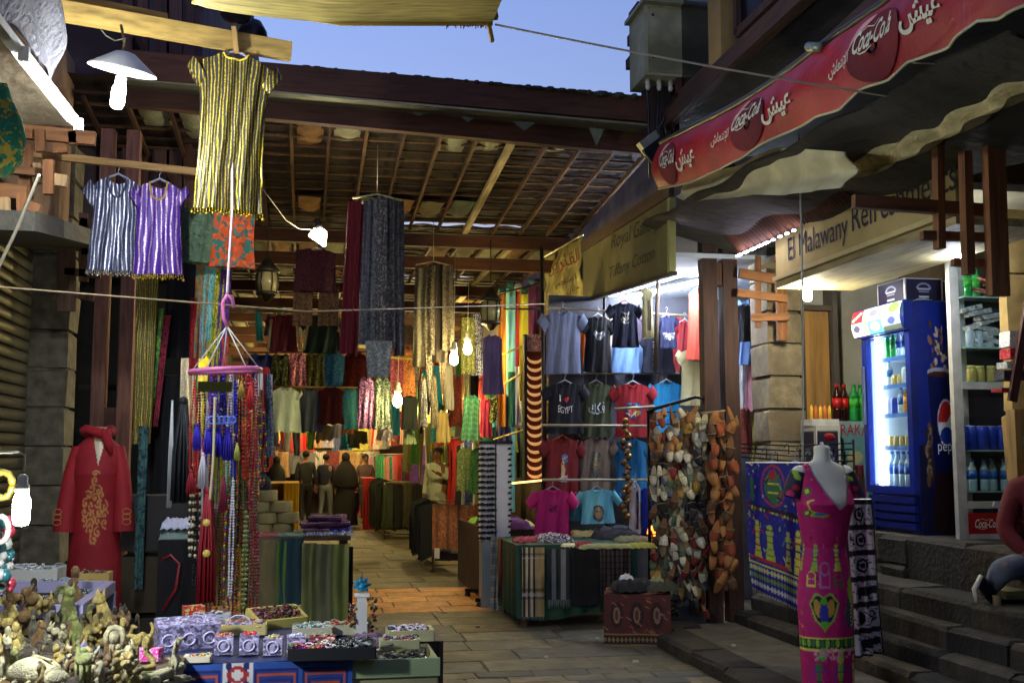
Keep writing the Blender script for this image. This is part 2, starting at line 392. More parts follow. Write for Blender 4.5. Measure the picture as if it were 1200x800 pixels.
# ---- enclosing masses out of view: left row, far end, behind camera
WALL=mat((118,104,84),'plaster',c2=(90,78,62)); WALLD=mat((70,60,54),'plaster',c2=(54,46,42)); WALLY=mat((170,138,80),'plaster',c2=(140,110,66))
def building(name,boxes,m,label):
    b=MB()
    for (x0,x1,y0,y1,z0,z1) in boxes: b.box(((x0+x1)/2,(y0+y1)/2,(z0+z1)/2),(x1-x0,y1-y0,z1-z0))
    t=empty(name,((boxes[0][0]+boxes[0][1])/2,(boxes[0][2]+boxes[0][3])/2,0),label,'building')
    b.build('wall',m,t); return t
lb=building('left_shop_building',[(-7,-2.42,-14,10.2,0,7.5)],WALL,'beige plastered shop building along the alley with a closed roller shutter')
bb=building('alley_end_building',[(-7,8,-16,-14.2,0,8)],WALL,'tall plastered building closing the alley behind the viewpoint')
rbk=building('plaster_building',[(5.6,9,-14,8.6,0,8.5),(5.8,9,8.6,33,0,8.0)],WALL,'long plastered building behind the drinks kiosk and T-shirt shop')
# upper left storeys
ul=building('timbered_building',[(-8,-1.15,11.6,16,3.5,9.5)],mat((92,78,84),'plaster',c2=(66,56,60)),'dark upper storey with timber posts above the lamp with white shade')
for px in (150,168,190,205,222):
    a=P(px,-30,Y=11.5); b=P(px,300,Y=11.5)
    MB().bar(a,b,.1+.05*(px % 3),.1).build('timber_post',mat((98,70,66),'wood',ax=2),ul)
for px in (178,213):
    a=P(px,-20,Y=11.55); b=P(px,90,Y=11.55)
    MB().box((a+b)/2,(.12,.05,1.1)).build('window',mat((20,18,24),'plastic',r=.3),ul)
for (a,b) in (((205,120),(228,210)),((160,40),(190,110)),((196,200),(225,250))):
    MB().bar(P(*a,Y=11.4),P(*b,Y=11.4),.12,.06).build('brace',wZ,ul)
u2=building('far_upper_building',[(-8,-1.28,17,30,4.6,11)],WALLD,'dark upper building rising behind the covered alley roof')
for px in (236,262): MB().bar(P(px,-30,Y=16.9),P(px,120,Y=16.9),.22,.08).build('timber_post',mat((120,110,112),'wood',ax=2),u2)
# left facade: roller shutter (slats), stone column (blocks), doorway
sh=empty('roller_shutter',(-2.55,8.2,0),'closed grey metal roller shutter beside the stone column','shutter')
SLM=mat((98,96,80),'metal',s=2)
for k in range(34):
    z=.1+k*.1; b=MB()
    prof=[(0,0),(.009,.008),(.013,.05),(.009,.088),(0,.096)]
    vs=[(-2.4+p,4.2,z+q) for p,q in prof]+[(-2.4+p,10.15,z+q) for p,q in prof]
    b.add(vs,[(i,i+1,i+6,i+5) for i in range(4)]+[(0,5,9,4)],0,True); b.build('slat',SLM,sh)
cl=empty('stone_column',(-2.5,10.5,0),'pale block-built stone column between the roller shutter and dark doorway','column')
for k in range(13):
    mb=MB(); rough_block(mb,-2.44,-2.08,10.2,10.58,k*.34,k*.34+.332,k+300); mb.build('stone',mat((118,112,90),'stone',s=1.5,b=.3),cl)
dw=empty('dark_doorway',(-2.2,11.8,0),'dark open doorway behind the red embroidered robe','doorway')
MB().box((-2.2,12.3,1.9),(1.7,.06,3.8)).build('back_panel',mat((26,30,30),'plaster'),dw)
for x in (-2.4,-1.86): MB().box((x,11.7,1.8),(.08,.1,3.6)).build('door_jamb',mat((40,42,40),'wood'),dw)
for z in (1.2,2.3): MB().box((-1.9,11.75,z),(.75,.05,.06)).build('crosspiece',mat((40,42,40),'wood',ax=0),dw)
# left inner wall of covered alley
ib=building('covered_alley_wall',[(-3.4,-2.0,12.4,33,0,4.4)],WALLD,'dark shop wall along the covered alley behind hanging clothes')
rb2=building('far_alley_end',[(-3.4,9,33,34,0,6)],mat((110,80,56),'plaster'),'far wall closing the covered alley behind rows of clothes')
rs=building('right_shop_row',[(3.45,5.8,12.6,33,0,4.3)],mat((88,76,60),'plaster',c2=(70,60,44)),'shop wall along the covered alley beyond the T-shirt shop')
# right building upper storeys
ru=building('upper_building',[(3.36,9,1.5,10.7,4.75,11)],mat((82,80,76),'plaster',c2=(62,60,56)),'grey upper building with dark windows above the red awning')
for (y0,y1,z0,z1) in ((8.55,10.3,4.9,6.6),(6.6,8.0,4.95,7.2),(4.6,6.0,4.95,7.2)):
    f=MB()
    for a,b in (((y0,z0),(y0,z1)),((y1,z0),(y1,z1)),((y0,z1),(y1,z1)),((y0,z0),(y1,z0)),(((y0+y1)/2,z0),((y0+y1)/2,z1))):
        f.bar((3.33,a[0],a[1]),(3.33,b[0],b[1]),.07,.07,up=(1,0,0))
    f=f.build('window_frame',wZ,ru); MB().box((3.345,(y0+y1)/2,(z0+z1)/2),(.02,y1-y0,z1-z0)).build('pane',mat((16,18,24),'plastic',r=.2),f)
for yq,m_ in ((8.3,WALLY),(6.3,mat((120,120,116),'plaster'))): MB().box((3.3,yq,6.5),(.12,.28,3.4)).build('pilaster',m_,ru)
MB().bar((3.26,3,4.72),(3.26,10.6,4.72),.1,.14).build('ledge_beam',wY,ru)
for i in range(7): MB().box((3.2,10.15-i*.06,5.5+i*.22),(.25,.3,.1)).build('corbel',wY,ru)
# ================================================================ TIMBER POSTS AND ALLEY ROOF
def twin_post(x,y,h,label,w_=.11,gap=.1,c=(64,38,28)):
    t=empty('timber_post',(x,y,0),label,'post')
    for k in (-1,1): MB().box((x+k*(gap+w_)/2,y,h/2),(w_,.13,h)).build('post_timber',mat(c,'wood',ax=2),t)
    for z in (.5,1.9,3.3):
        if z < h: MB().box((x,y+.01,z),(gap,.11,.22)).build('spacer',tZ,t)
    return t
twin_post(-1.62,9.75,4.4,'twin reddish timber post rising behind the red embroidered robe',c=(150,100,78))
tp=twin_post(3.77,9.7,4.5,'thick dark twin timber post beside the hanging leather slippers',.14,.06)
twin_post(3.3,13.9,4.3,'dark timber post beside the stained canvas banner',.1,.06)
roof=empty('alley_roof',(.7,18,4.3),'dark timber slatted roof over the covered alley','roof')
def beam(a,b,h,d,m=None):
    return MB().bar(a,b,d,h).build('beam',m or mat((88,52,32),'wood',ax=0),roof)
# front double beam
a=P(150,77,Y=9.5); b=P(765,130,Y=9.7); beam(a,b,.24,.1)
a2=P(150,112,Y=9.75); b2=P(765,171,Y=9.95); beam(a2,b2,.2,.1)
b=MB(); b.bar(P(150,98,Y=9.6) ,P(765,152,Y=9.8),.26,.02); b.build('roof_sheet_edge',mat((150,150,120),'metal'),roof)
ya=[9.9,13.9,18,22,26,30]
zr=[P(450,138,Y=9.9).z,4.36,4.34,4.32,4.3,4.3]
for k in range(1,6):
    for dz,dy in ((0,0),(-.24,.28)): beam((-2.3,ya[k]+dy,zr[k]+dz),(3.45,ya[k]+dy,zr[k]+dz-.0),.16,.1)
xs=[-2.0+.36*i for i in range(16)]
BT=[mat((66,38,22),'wood',ax=1),mat((96,68,40),'wood',ax=1),mat((196,180,130),'wood',ax=1)]
for k in range(5):
    for i,x in enumerate(xs):
        wd=.03; m_=BT[1 if (i % 2 or i > 8) else 0]
        if i == 11 and k == 0: wd=.07; m_=BT[2]  # pale board; the lamplight on it is put into its colour too
        if i == 4: wd=.1; m_=BT[0]
        if k in (1,2) and i == 13: wd=.07; m_=BT[2]
        MB().bar((x,ya[k]+.1,zr[k]+.06),(x,ya[k+1]-.05,zr[k+1]+.12),wd,.05).build('rafter',m_,roof)
    n=15 if k == 0 else 13 if k < 3 else 8
    for j in range(n):
        t=(j+.6)/n; y=ya[k]+(ya[k+1]-ya[k])*t; z=zr[k]+(zr[k+1]-zr[k])*t+.145+.0
        MB().bar((-2.25,y,z),(3.4,y,z),.045,.02).build('slat',BT[j % 2] if k == 0 else BT[0],roof)
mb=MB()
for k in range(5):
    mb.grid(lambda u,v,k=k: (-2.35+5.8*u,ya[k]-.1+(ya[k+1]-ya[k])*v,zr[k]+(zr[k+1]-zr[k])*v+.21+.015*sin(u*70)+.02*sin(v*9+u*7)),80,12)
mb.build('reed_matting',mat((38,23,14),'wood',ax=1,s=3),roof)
CANV=[mat(c,'canvas',r=.8,s=2) for c in ((150,150,118),(120,112,80),(104,110,84),(140,104,58))]
# sagging cloth patches seen between slats
rr=RND(3)
for k in range(5):
    for i in range(len(xs)-1):
        for t0 in ((.0,.28),(.62,.22)) if k == 0 else ((.2,.3),(.7,.2)) if k == 1 else ((.4,.35),):
            if rr.random() < (.5 if k == 0 else .3): continue
            y0=ya[k]+4*t0[0]+rr.uniform(0,.15)+.15; y1=y0+4*t0[1]*rr.uniform(.7,1.1); x0=xs[i]+.05; x1=xs[i+1]-.05
            b=MB(); z=zr[k]+(zr[min(k+1,5)]-zr[k])*(t0[0]+.1)+.125
            b.grid(lambda u,v: (x0+(x1-x0)*u,y0+(y1-y0)*v,z+.0-.06*sin(pi*u)*sin(pi*v)+.006*sin(9*v+5*u)),6,6)
            b.build('cloth_patch',CANV[rr.randrange(4) if i > 2 else 0],roof)
# ragged sacking on the front beam
b=MB(); A=P(590,138,Y=9.68); B_=P(640,145,Y=9.7)
for (q0,q1,d) in ((600,628,12),(690,708,22),(540,556,7),(480,500,5)):
    yb=98+(q0-150)*.088+4; b.prism([(q0,yb),(q1,yb+2),((q0+q1)/2,yb+d)],lambda x,y,h: P(x,y,Y=9.62+.01*h))
b.build('torn_sheeting',CANV[2],roof)
b=MB()
for q in range(36):
    x=320+q*12+rr.uniform(-4,4); t=(x-150)/615; yb=77+53*t-15
    b.ball(P(x,yb,Y=9.6),(rr.uniform(.02,.09),.05,rr.uniform(.008,.03)),6,4)
b.build('roof_rubble',mat((60,66,56),'stone'),roof); C.objects[-1]
# ================================================================ LAMPS, SEEN AND ADDED
def bulb(mb,p,r=.03,k='cfl',rot=None):
    p=V(p)
    if k == 'cfl': mb.lathe([(r*.7,0),(r,-r*.8),(r,-r*3),(r*.8,-r*3.6),(r*.3,-r*3.8)],p,12,rot=rot)
    else: mb.lathe([(r*.4,0),(r*.9,-r*1.2),(r,-r*2),(r*.7,-r*2.8),(r*.15,-r*3.1)],p,12,rot=rot)
def lamp(name,p,watt,col,r=.03,k='cfl',label='',cable=None,cap=(220,214,180),cat='lamp',group=None,rot=None):
    p=V(p); t=empty(name,p,label,cat,group)
    b=MB(); bulb(b,p,r,k,rot); A_=2*pi*r*r*3.4
    b.build('bulb',mat(col,'emit',e=round(watt*LP/(pi*A_),2)),t,loc=p)
    MB().lathe([(r*.8,.0),(r*.85,r*.9),(r*.6,r*1.2),(r*.6,r*2),(r*.3,r*2.3)],p,12,rot=rot).build('lamp_holder',mat(cap,'plastic'),t)
    if cable: MB().tube(cable,.004,5).build('cable',mat((190,184,150),'plastic'),t)
    return t
COOL=(232,240,255); WARM=(255,226,150); NEUT=(255,244,214)
# lamp with enamel shade, Y about 6
q=P(141,98,Y=6.0); rt=MR(rad(9),3,'Y') @ MR(rad(10),3,'X')
lp=lamp('shade_lamp',q,30,COOL,.036,label='bright bulb under a white enamel shade hung from the pale beam',cable=[P(143,62,Y=6),P(147,45,Y=6),P(135,48,Y=6.05),P(124,42,Y=6.1),P(118,34,Y=6.1)],rot=rt)
b=MB(); prof=[(.03,.17),(.05,.165),(.07,.15),(.175,.075),(.18,.066),(.17,.07),(.07,.135),(.03,.14)]
b.lathe(prof,q,32,rot=rt); b.build('lamp_shade',mat((225,222,205),'plastic',r=.3),lp)
MB().tube([q+V((0,0,.16)),P(146,52,Y=6),P(142,30,Y=6.1)],.008,6).build('hanging_rod',mat((150,120,70),'wood'),lp)
# fluorescent batten under the left canopy
ft=empty('fluorescent_tube',(-1.3,5.5,3.4),'glowing fluorescent tube along the edge of the tin shop canopy','lamp')
A=P(28,66,Y=5.0); B_=P(92,148,Y=6.15)
MB().tube([A,B_],.019,10).build('tube',mat(COOL,'emit',e=round(26*LP/(pi*2*pi*.019*1.2),2)),ft)
d=(A-B_).normalized(); MB().bar(A+V((-.03,0,.035))+d*.5,B_+V((-.03,0,.035))-d*.05,.05,.04).build('batten',mat((190,186,170),'metal',met=.1),ft)
for q_ in (A,B_): MB().box(q_+V((0,0,.01)),(.045,.03,.06)).build('end_socket',mat((210,206,190),'plastic'),ft)
# bulb hanging over the souvenir table
q=P(26,578,Y=4.2); lamp('hanging_bulb',q,26,COOL,.03,label='bright compact bulb in a cream socket above the stone figurines',cable=[q+V((0,0,.08)),P(29,545,Y=4.2),P(29,533,Y=4.2),P(22,530,Y=4.2),P(-20,530,Y=4.15)])
# lamp with card shade
q=P(374,268,Y=10.4); lc=lamp('card_shade_lamp',q,28,NEUT,.045,'bulb','bare bulb with a folded card shade below the roof slats',cable=[P(372,270,Y=10.5),P(350,268,Y=10.5),P(335,258,Y=10.45),P(318,235,Y=10.4),P(308,222,Y=10.3)],cap=(40,36,34),rot=MR(rad(-15),3,'Y'))
b=MB(); pts=[P(361,276,Y=10.52),P(372,262,Y=10.52),P(383,272,Y=10.48),P(382,288,Y=10.48),P(379,289,Y=10.48)]
b.add(pts+[p+V((0,.01,0)) for p in pts],[(0,1,2,3,4),(9,8,7,6,5)]+[(i,(i+1) % 5,5+(i+1) % 5,5+i) for i in range(5)],0,False).build('card_shade',mat((230,226,205),'plain'),lc)
# warm bulbs in the covered alley
for (px,py,Y,wt,rr_,lab,up) in ((548,400,12.7,20,.05,'bare white bulb hanging above the sheer patterned scarves',70),(532,412,12.5,20,.05,'bare pear-shaped bulb hanging beside the grey scarf bundle',120),
        (466,460,13.1,20,.055,'round bright bulb hanging beside the sequinned skirts',45),(537,474,16,46,.055,'small warm bulb hanging by the green lattice dress',20)):
    q=P(px,py,Y=Y); lamp('bare_bulb',q,wt,WARM,rr_,'bulb',lab,cable=[q+V((0,0,.08)),q+V((.01,0,up/1290*Y))],group='bare bulbs in the covered alley')
for (x,y,z,wt,lab) in ((-.6,21,2.9,75,'bare bulb over the yellow-covered stall deep in the alley'),(1.6,24,3.2,110,'bare bulb deep in the covered alley over the walkers'),(.4,29,3.1,100,'bare bulb near the far end of the covered alley'),(.9,26.5,3.3,90,'bulb added to light the woman in black'),(-.5,25.5,3.4,70,'bulb added to light the two walking men'),  # bulbs over the woman and the walking men are added to brighten the aisle
        (2.3,20,3.6,90,'bare bulb high over the man in white')):
    lamp('bare_bulb',(x,y,z),wt,WARM,.05,'bulb',lab,cable=[(x,y,z+.1),(x,y,4.3)],group='bare bulbs in the covered alley')
q=P(324,512,Y=22); lamp('red_lamp',q,2,(255,60,30),.055,'bulb','glowing red lamp among clothes beyond the white top')
# small shop spotlights
for (px,py,Y,lab) in ((692,330,12.4,'small violet-white spotlight on the canvas banner bracket'),(681,338,13.4,'small violet-white spotlight just beyond its twin on the bracket')):
    q=P(px,py,Y=Y); t=empty('spotlight',q,lab,'lamp')
    MB().ball(q,(.035,.035,.03),10,6).build('lens',mat((240,220,255),'emit',e=40),t); MB().lathe([(.04,0),(.045,.03),(.02,.08),(.012,.12)],q,10).build('housing',mat((40,40,44),'plastic'),t)
MB().tube([P(676,332,Y=13.6),P(740,334,Y=12)],.012,6).build('spotlight_rail',mat((130,120,100),'metal'),label='thin metal bracket arm carrying two small spotlights',cat='bracket')
# kiosk bulbs
q=P(946,334,Y=8.5); lamp('kiosk_bulb',q,22,NEUT,.036,label='round bright bulb under the kiosk sign beside the wooden door panel')
q=P(1120,288,Y=6.95); lamp('kiosk_bulb',q,17,COOL,.034,label='bright bulb at the top of the white display cabinet frame')
q=P(300,440,Y=15.6); lamp('bare_bulb',(-1.5,14.2,2.9),50,WARM,.05,'bulb','unseen bulb added among clothes beyond the pink ring hanger',cable=[(-1.5,14.2,3.0),(-1.5,14.2,4.2)],group='bare bulbs in the covered alley')  # unseen bulb, added for its light on the hung clothes
# T-shirt shop ceiling with tubes
ts=empty('light_ceiling',(4,11,3.3),'glowing pale ceiling panel with tubes inside the T-shirt shop','ceiling')
MB().box((4.27,11.2,3.46),(1.9,3.2,.04)).build('ceiling_panel',mat((190,205,225),'plaster',s=.4),ts)
TB=mat(COOL,'emit',e=round(52*LP/(pi*2*pi*.02*1.2),2))
for (a_,b_) in (((722,352),(826,329)),((770,332),(826,322)),((682,352),(745,352))):
    A=P(*a_,Y=12.2 if a_[0] != 682 else 12.6); B_=P(*b_,Y=10.4 if a_[0] != 682 else 12.5)
    MB().tube([A,B_],.02,10).build('tube',TB,ts)
    MB().bar(A+V((0,0,.04)),B_+V((0,0,.04)),.06,.035).build('batten',mat((200,204,214),'metal',met=.1),ts)
# ================================================================ RIGHT SIDE: AWNING, SIGNS, KIOSK
RED=(176,22,34)
TOP=[(770,172),(778,168),(860,128),(899,103),(965,55),(1041,3),(1100,-38),(1200,-100),(1290,-160)]
BOT=[(770,222),(795,217),(845,199),(870,186),(905,164),(956,137),(985,128),(1013,106),(1040,95),(1064,73),(1110,55),(1149,25),(1175,23),(1197,8),(1250,-20),(1290,-50)]
def pl(arr,x):
    for (x0,y0),(x1,y1) in zip(arr,arr[1:]):
        if x <= x1: return y0+(y1-y0)*(x-x0)/(x1-x0)
    return arr[-1][1]
AX=2.9
def val(px,f,off=0.):
    q=P(px,pl(TOP,px)*(1-f)+pl(BOT,px)*f,X=AX)
    q.x += .018*sin(px*.045+f*3)*f+.003*sin(px*.19+f*5)+.008*sin(px*.11)*f-.05*sin(f*pi)-off
    return q
aw=empty('awning',(3.1,7,3.9),'red printed fabric awning with white Arabic and cola lettering over the walkway','awning')
b=MB(); b.grid(lambda u,v: val(772+515*u,v),220,24); b.grid(lambda u,v: val(772+515*u,v,-.006),120,14)
b.build('valance',mat(RED,'cloth',c2=(150,18,28),r=.5,b=.35),aw)
b=MB(); b.tube([val(772+515*i/90,1.0)+V((-.004,0,0)) for i in range(91)],.008,5); b.build('piping',mat((200,196,150),'cloth'),aw)
b=MB(); b.grid(lambda u,v: (lambda q: V((q.x+(3.4-q.x)*v,q.y,q.z+(.22)*v-.05*sin(pi*v))))(val(772+515*u,0)),40,8)
b.grid(lambda u,v: (lambda q: V((q.x+(3.4-q.x)*v,q.y,q.z-.012+(.22)*v-.05*sin(pi*v))))(val(772+515*u,0)),40,8)
b.build('top_sheet',mat((120,118,92),'canvas'),aw)
MB().tube([val(772+515*i/20,0)+V((.02,0,.03)) for i in range(21)],.025,8).build('front_bar',mat((84,78,66),'metal'),aw)
MB().bar(P(898,118,X=3.2),P(1040,-10,X=3.2),.07,.07).build('support_bar',wY,aw)
MB().tube([P(948,55,X=2.88),P(962,56,X=2.88)],.03,10).build('bracket',mat((150,160,130),'metal'),aw)
WHT=mat((225,222,190),'plain')
def vfn(cx, cf):      # lettering laid on the valance: x along px, y up in fractions of valance height
    return lambda x,y: val(cx+x,cf-y,.006)
def av(px): return pl(BOT,px)-pl(TOP,px)
AISH='\uFEB6\uFEF4\uFECB'; INT='\uFEB5\uFE8E\uFECC\uFE98\uFEE7\uFEF9\uFE8D'
def arab(body,x0,x1,f0,hfrac,bold=False):
    c_=(x0+x1)/2
    o=bpy.data.curves.new('t','FONT'); o.body=body; o.resolution_u=2; o.offset=.03 if bold else .012
    ob=bpy.data.objects.new('t',o); C.objects.link(ob); me=bpy.data.meshes.new_from_object(ob.evaluated_get(bpy.context.evaluated_depsgraph_get())); C.objects.unlink(ob); bpy.data.objects.remove(ob)
    A=[q.co for q in me.vertices]; mx,Mx=min(q.x for q in A),max(q.x for q in A); my,My=min(q.y for q in A),max(q.y for q in A)
    mb=MB(); mb.add([val(x0+(x1-x0)*(q.x-mx)/(Mx-mx),f0+hfrac*(1-(q.y-my)/(My-my)),.013) for q in A],[tuple(p.vertices) for p in me.polygons],0,False)
    mb.build('arabic_lettering',WHT,aw)
# hand drawn script for the cola wordmark: strokes in a 10 x 4 box
def arc(cx,cy,rx,ry,a0,a1,n=10): return [(cx+rx*cos(rad(a0+(a1-a0)*i/n)),cy+ry*sin(rad(a0+(a1-a0)*i/n))) for i in range(n+1)]
COCA=[(arc(1.2,2,1.0,1.7,60,300),.34),(arc(2.6,1.2,.5,.8,0,360),.22),(arc(3.9,1.2,.5,.8,50,310),.22),(arc(5.0,1.2,.5,.8,0,360),.22),([(5.5,2),(5.5,.5),(5.9,.5)],.22),
        (arc(7.0,2.3,1.0,1.8,60,300),.34),(arc(8.3,1.4,.45,.8,0,360),.22),([(9.2,1),(9.5,3.8),(9.2,3.8),(9.1,.6),(9.5,.5)],.2),(arc(10.2,1.3,.45,.8,0,360),.22),([(10.65,2.1),(10.65,.6),(11.1,.6)],.2),
        ([(1.4,.35),(2.4,-.2),(4.2,-.3),(6,.2)],.22),([(1.7,3.5),(3,3.9),(5.5,3.2),(6.6,4.0)],.18)]
def ribbon(mb,pts,wd,fn):
    vs=[]; n=len(pts)
    for i,(x,y) in enumerate(pts):
        a,c_=pts[max(0,i-1)],pts[min(n-1,i+1)]; dx,dy=c_[0]-a[0],c_[1]-a[1]; L_=math.hypot(dx,dy) or 1
        ww=wd*(.6+.5*sin(pi*(i+.5)/n)); vs += [fn(x-dy/L_*ww/2,y+dx/L_*ww/2),fn(x+dy/L_*ww/2,y-dx/L_*ww/2)]
    mb.add(vs,[(2*i,2*i+1,2*i+3,2*i+2) for i in range(n-1)],0,False)
def cola(x0,x1,f0,f1,fnv=val,m=WHT,parent=aw,off=.016):
    mb=MB(); me=glyphs('Coca-Cola',.35,.018); A=[q.co for q in me.vertices]; mx,Mx=min(q.x for q in A),max(q.x for q in A)
    mb.add([fnv(x0+(x1-x0)*(q.x-mx)/(Mx-mx),f1+(f0-f1)*(q.y+.15)*1.1,off) for q in A],[tuple(q.vertices) for q in me.polygons],0,False)
    for pts,wd in COCA[-2:]: ribbon(mb,[(x+.12*y,y) for x,y in pts],wd,lambda x,y: fnv(x0+(x1-x0)*x/11.5,f1+(f0-f1)*(y+.4)/4.4,off))
    mb.build('script_wordmark',m,parent)
def disc(cx,rx,f0=.1,f1=.98,col=(92,16,26)):
    mb=MB(); vs=[val(cx,(f0+f1)/2,.011)]; n=28
    for k in range(1,6):
        for i in range(n): a=2*pi*i/n; vs.append(val(cx+rx*k/5*cos(a),(f0+f1)/2+(f1-f0)/2*k/5*sin(a),.011))
    mb.add(vs,[(0,1+i,1+(i+1) % n) for i in range(n)]+[(1+k*n+i,1+k*n+(i+1) % n,1+(k+1)*n+(i+1) % n,1+(k+1)*n+i) for k in range(4) for i in range(n)],0,True); mb.build('emblem_disc',mat(col,'cloth',c2=(120,30,36)),aw)
    mb=MB(); ribbon(mb,arc(cx,0,rx*.95,.45,100,170,8),.05,lambda x,y: val(x if False else x,(f0+f1)/2-y,.013)); 
    ar=[(cx+rx*cos(rad(a)),(f0+f1)/2-(f1-f0)/2*sin(rad(a))) for a in range(95,175,10)]
    mb=MB(); vs=[]
    for i,(x,f) in enumerate(ar): w_=.06*sin(pi*(i+.3)/len(ar)); vs += [val(x,f-w_,.013),val(x,f+w_,.013)]
    mb.add(vs,[(2*i,2*i+1,2*i+3,2*i+2) for i in range(len(ar)-1)],0,False); mb.build('emblem_highlight',mat((230,170,160),'plain'),aw)
for cx,rx in ((790,9),(886,21),(1036,32),(1246,46)): disc(cx,rx)
cola(783,799,.25,.62); cola(866,903,.18,.55); cola(1012,1058,.2,.58); cola(1215,1275,.2,.6)
arab(AISH,800,820,.36,.42,True); arab(AISH,905,937,.36,.42,True); arab(AISH,1069,1113,.30,.40,True)
arab(INT,842,862,.36,.25); arab(INT,980,1006,.38,.24); arab(INT,1150,1185,.4,.24)
# old canvases under the awning
def drape(name,top,bot,X0,m,label,n=60,amp=.03,cat='canvas'):
    b=MB(); xs_=(top[0][0],top[-1][0])
    def fn(u,v,o=0.):
        px=xs_[0]+(xs_[1]-xs_[0])*u; q=P(px,pl(top,px)*(1-v)+pl(bot,px)*v,X=X0+.0)
        q.x += amp*sin(v*9+u*3)*.6+amp*sin(u*37+v*4)*.5+.05*sin(v*pi)+o; return q
    b.grid(fn,n,12); b.grid(lambda u,v: fn(u,v,.012),n,12); return b.build(name,m,label=label,cat=cat)
drape('canvas_valance',[(792,212),(860,195),(905,172),(990,178)],[(792,230),(805,237),(830,234),(868,231),(880,228),(920,229),(985,220),(990,218)],3.05,mat((206,198,150),'canvas'),'sagging pale canvas hanging just under the red awning')
drape('rolled_canvas',[(985,182),(1040,158),(1120,118),(1200,82),(1290,40)],[(985,214),(1040,196),(1120,158),(1200,114),(1290,70)],3.35,mat((196,182,126),'canvas',s=3),'rolled brown canvas stretched above the kiosk sign',amp=.06)
b=MB(); b.grid(lambda u,v: V((3.0+1.0*v,9.6-5.4*u,3.72-.25*u-.25*v+.02*sin(u*30))),40,4); b.grid(lambda u,v: V((3.0+1.0*v,9.6-5.4*u,3.735-.25*u-.25*v+.02*sin(u*30))),40,4)
b.build('grey_tarpaulin',mat((66,64,54),'canvas'),label='dark grey tarpaulin slung beneath the red awning',cat='tarpaulin')
b=MB(); n=60
b.grid(lambda u,v: (lambda q: V((q.x-.35*(1-v) ,q.y,q.z+.012*sin(u*220))))(P(866+136*u,(250-62*u)*(1-v)+(297-62*u)*v,X=3.75)),260,3)
b.build('corrugated_canopy',mat((104,66,44),'metal',c2=(70,48,36),r=.7),label='rusty corrugated sheet canopy edge beside the kiosk sign',cat='canopy')
ls=empty('light_string',P(890,285,X=3.7),'string of tiny white lights along the rusty corrugated canopy edge','light string')
MB().tube([P(864,300,X=3.72),P(930,270,X=3.72)],.006,5).build('cable',mat((60,60,60),'plastic'),ls)
for i in range(9): q=P(866+i*8,299-i*3.6,X=3.7); MB().box(q,(.02,.09 if i < 5 else .03,.012)).build('small_light',mat((235,225,255),'emit',e=9),ls)
# kiosk sign
SX=3.86
sg=empty('kiosk_sign',(SX,8.4,3.3),'cream shop sign in dark art nouveau letters above the drinks kiosk','sign')
def quad_px(pts,X0,th=.04,m=None,name='board',par=None,side=1):
    b=MB(); A=[P(*p,X=X0) for p in pts]; b.add(A+[q+V((th*side,0,0)) for q in A],[(0,1,2,3),(7,6,5,4)]+[(i,(i+1) % 4,4+(i+1) % 4,4+i) for i in range(4)],0,False); return b.build(name,m,par)
CREAM=mat((196,178,116),'plain',c2=(176,156,98))
zb=P(909,325,X=SX).z; zt=zb+.4; yL,yR=P(909,325,X=SX).y,5.98
MB().box((SX+.03,(yL+yR)/2,(zb+zt)/2),(.05,yL-yR,zt-zb)).build('board',CREAM,sg)
MB().box((SX+.02,(yL+yR)/2,zb-.02),(.1,yL-yR,.035)).build('bottom_trim',mat((210,196,140),'plain'),sg)
def sgtext(body,px0,px1,base,hh,**k):
    A,B_=P(px0,300,X=SX).y,P(px1,280,X=SX).y; me=glyphs(body)
    V_=[q.co for q in me.vertices]; mx,Mx=min(q.x for q in V_),max(q.x for q in V_); mb=MB()
    mb.add([(SX-.0035,A+(B_-A)*(q.x-mx)/(Mx-mx),base+q.y*hh*1.25) for q in V_],[tuple(p.vertices) for p in me.polygons],0,False); mb.build('lettering',mat((44,42,62),'plain'),sg)
sgtext('El Malawany',924,994,zb+.1,.21); sgtext('Refreshments',1000,1124,zb+.12,.23)
MB().box((SX+.35,(yL+yR)/2,zb-.07),(.7,yL-yR,.05)).build('kiosk_soffit',mat((176,160,112),'wood',ax=1),label='pale boarded soffit under the kiosk sign',cat='soffit')
for px in (1005,1043):
    q=P(px,308-(px-1005)*.1,Y=8.6 if px < 1040 else 8.0); b=MB(); b.tube([q,q+V((0,0,-.07)),q+V((-.03,0,-.1))],[.03,.045,.03],8)
    b.build('ceiling_spotlight',mat((60,56,50),'metal') if px < 1040 else mat((200,196,160),'plastic'),label='small unlit dark spotlight under the kiosk soffit' if px < 1040 else 'unlit cream bulb holder under the kiosk soffit',cat='lamp')
# T-shirt shop sign
EX=3.15
es=empty('shop_sign',(EX,10.9,3.5),'dim olive sign with two lines of script above the T-shirt shop','sign')
quad_px([(683,292),(785,231),(785,318),(683,352)],EX,.05,mat((104,98,56),'plain',c2=(84,82,48)),'board',es)
def seg_text(body,p0,p1,X0,hpx,m,par,sh=.25):
    me=glyphs(body,sh)
    V_=[q.co for q in me.vertices]; mx,Mx=min(q.x for q in V_),max(q.x for q in V_); mb=MB(); vs=[]
    for q in V_:
        t=(q.x-mx)/(Mx-mx); h=hpx[0]+(hpx[1]-hpx[0])*t; vs.append(P(p0[0]+(p1[0]-p0[0])*t,p0[1]+(p1[1]-p0[1])*t-q.y*h*1.3,X=X0))
    mb.add(vs,[tuple(p.vertices) for p in me.polygons],0,False); mb.build('lettering',m,par)
seg_text('Royal Gallery',(716,292),(772,266),EX-.004,(18,22),mat((40,40,26),'plain'),es)
seg_text('Tiffany Cotton',(714,326),(767,303),EX-.004,(14,18),mat((40,40,26),'plain'),es)
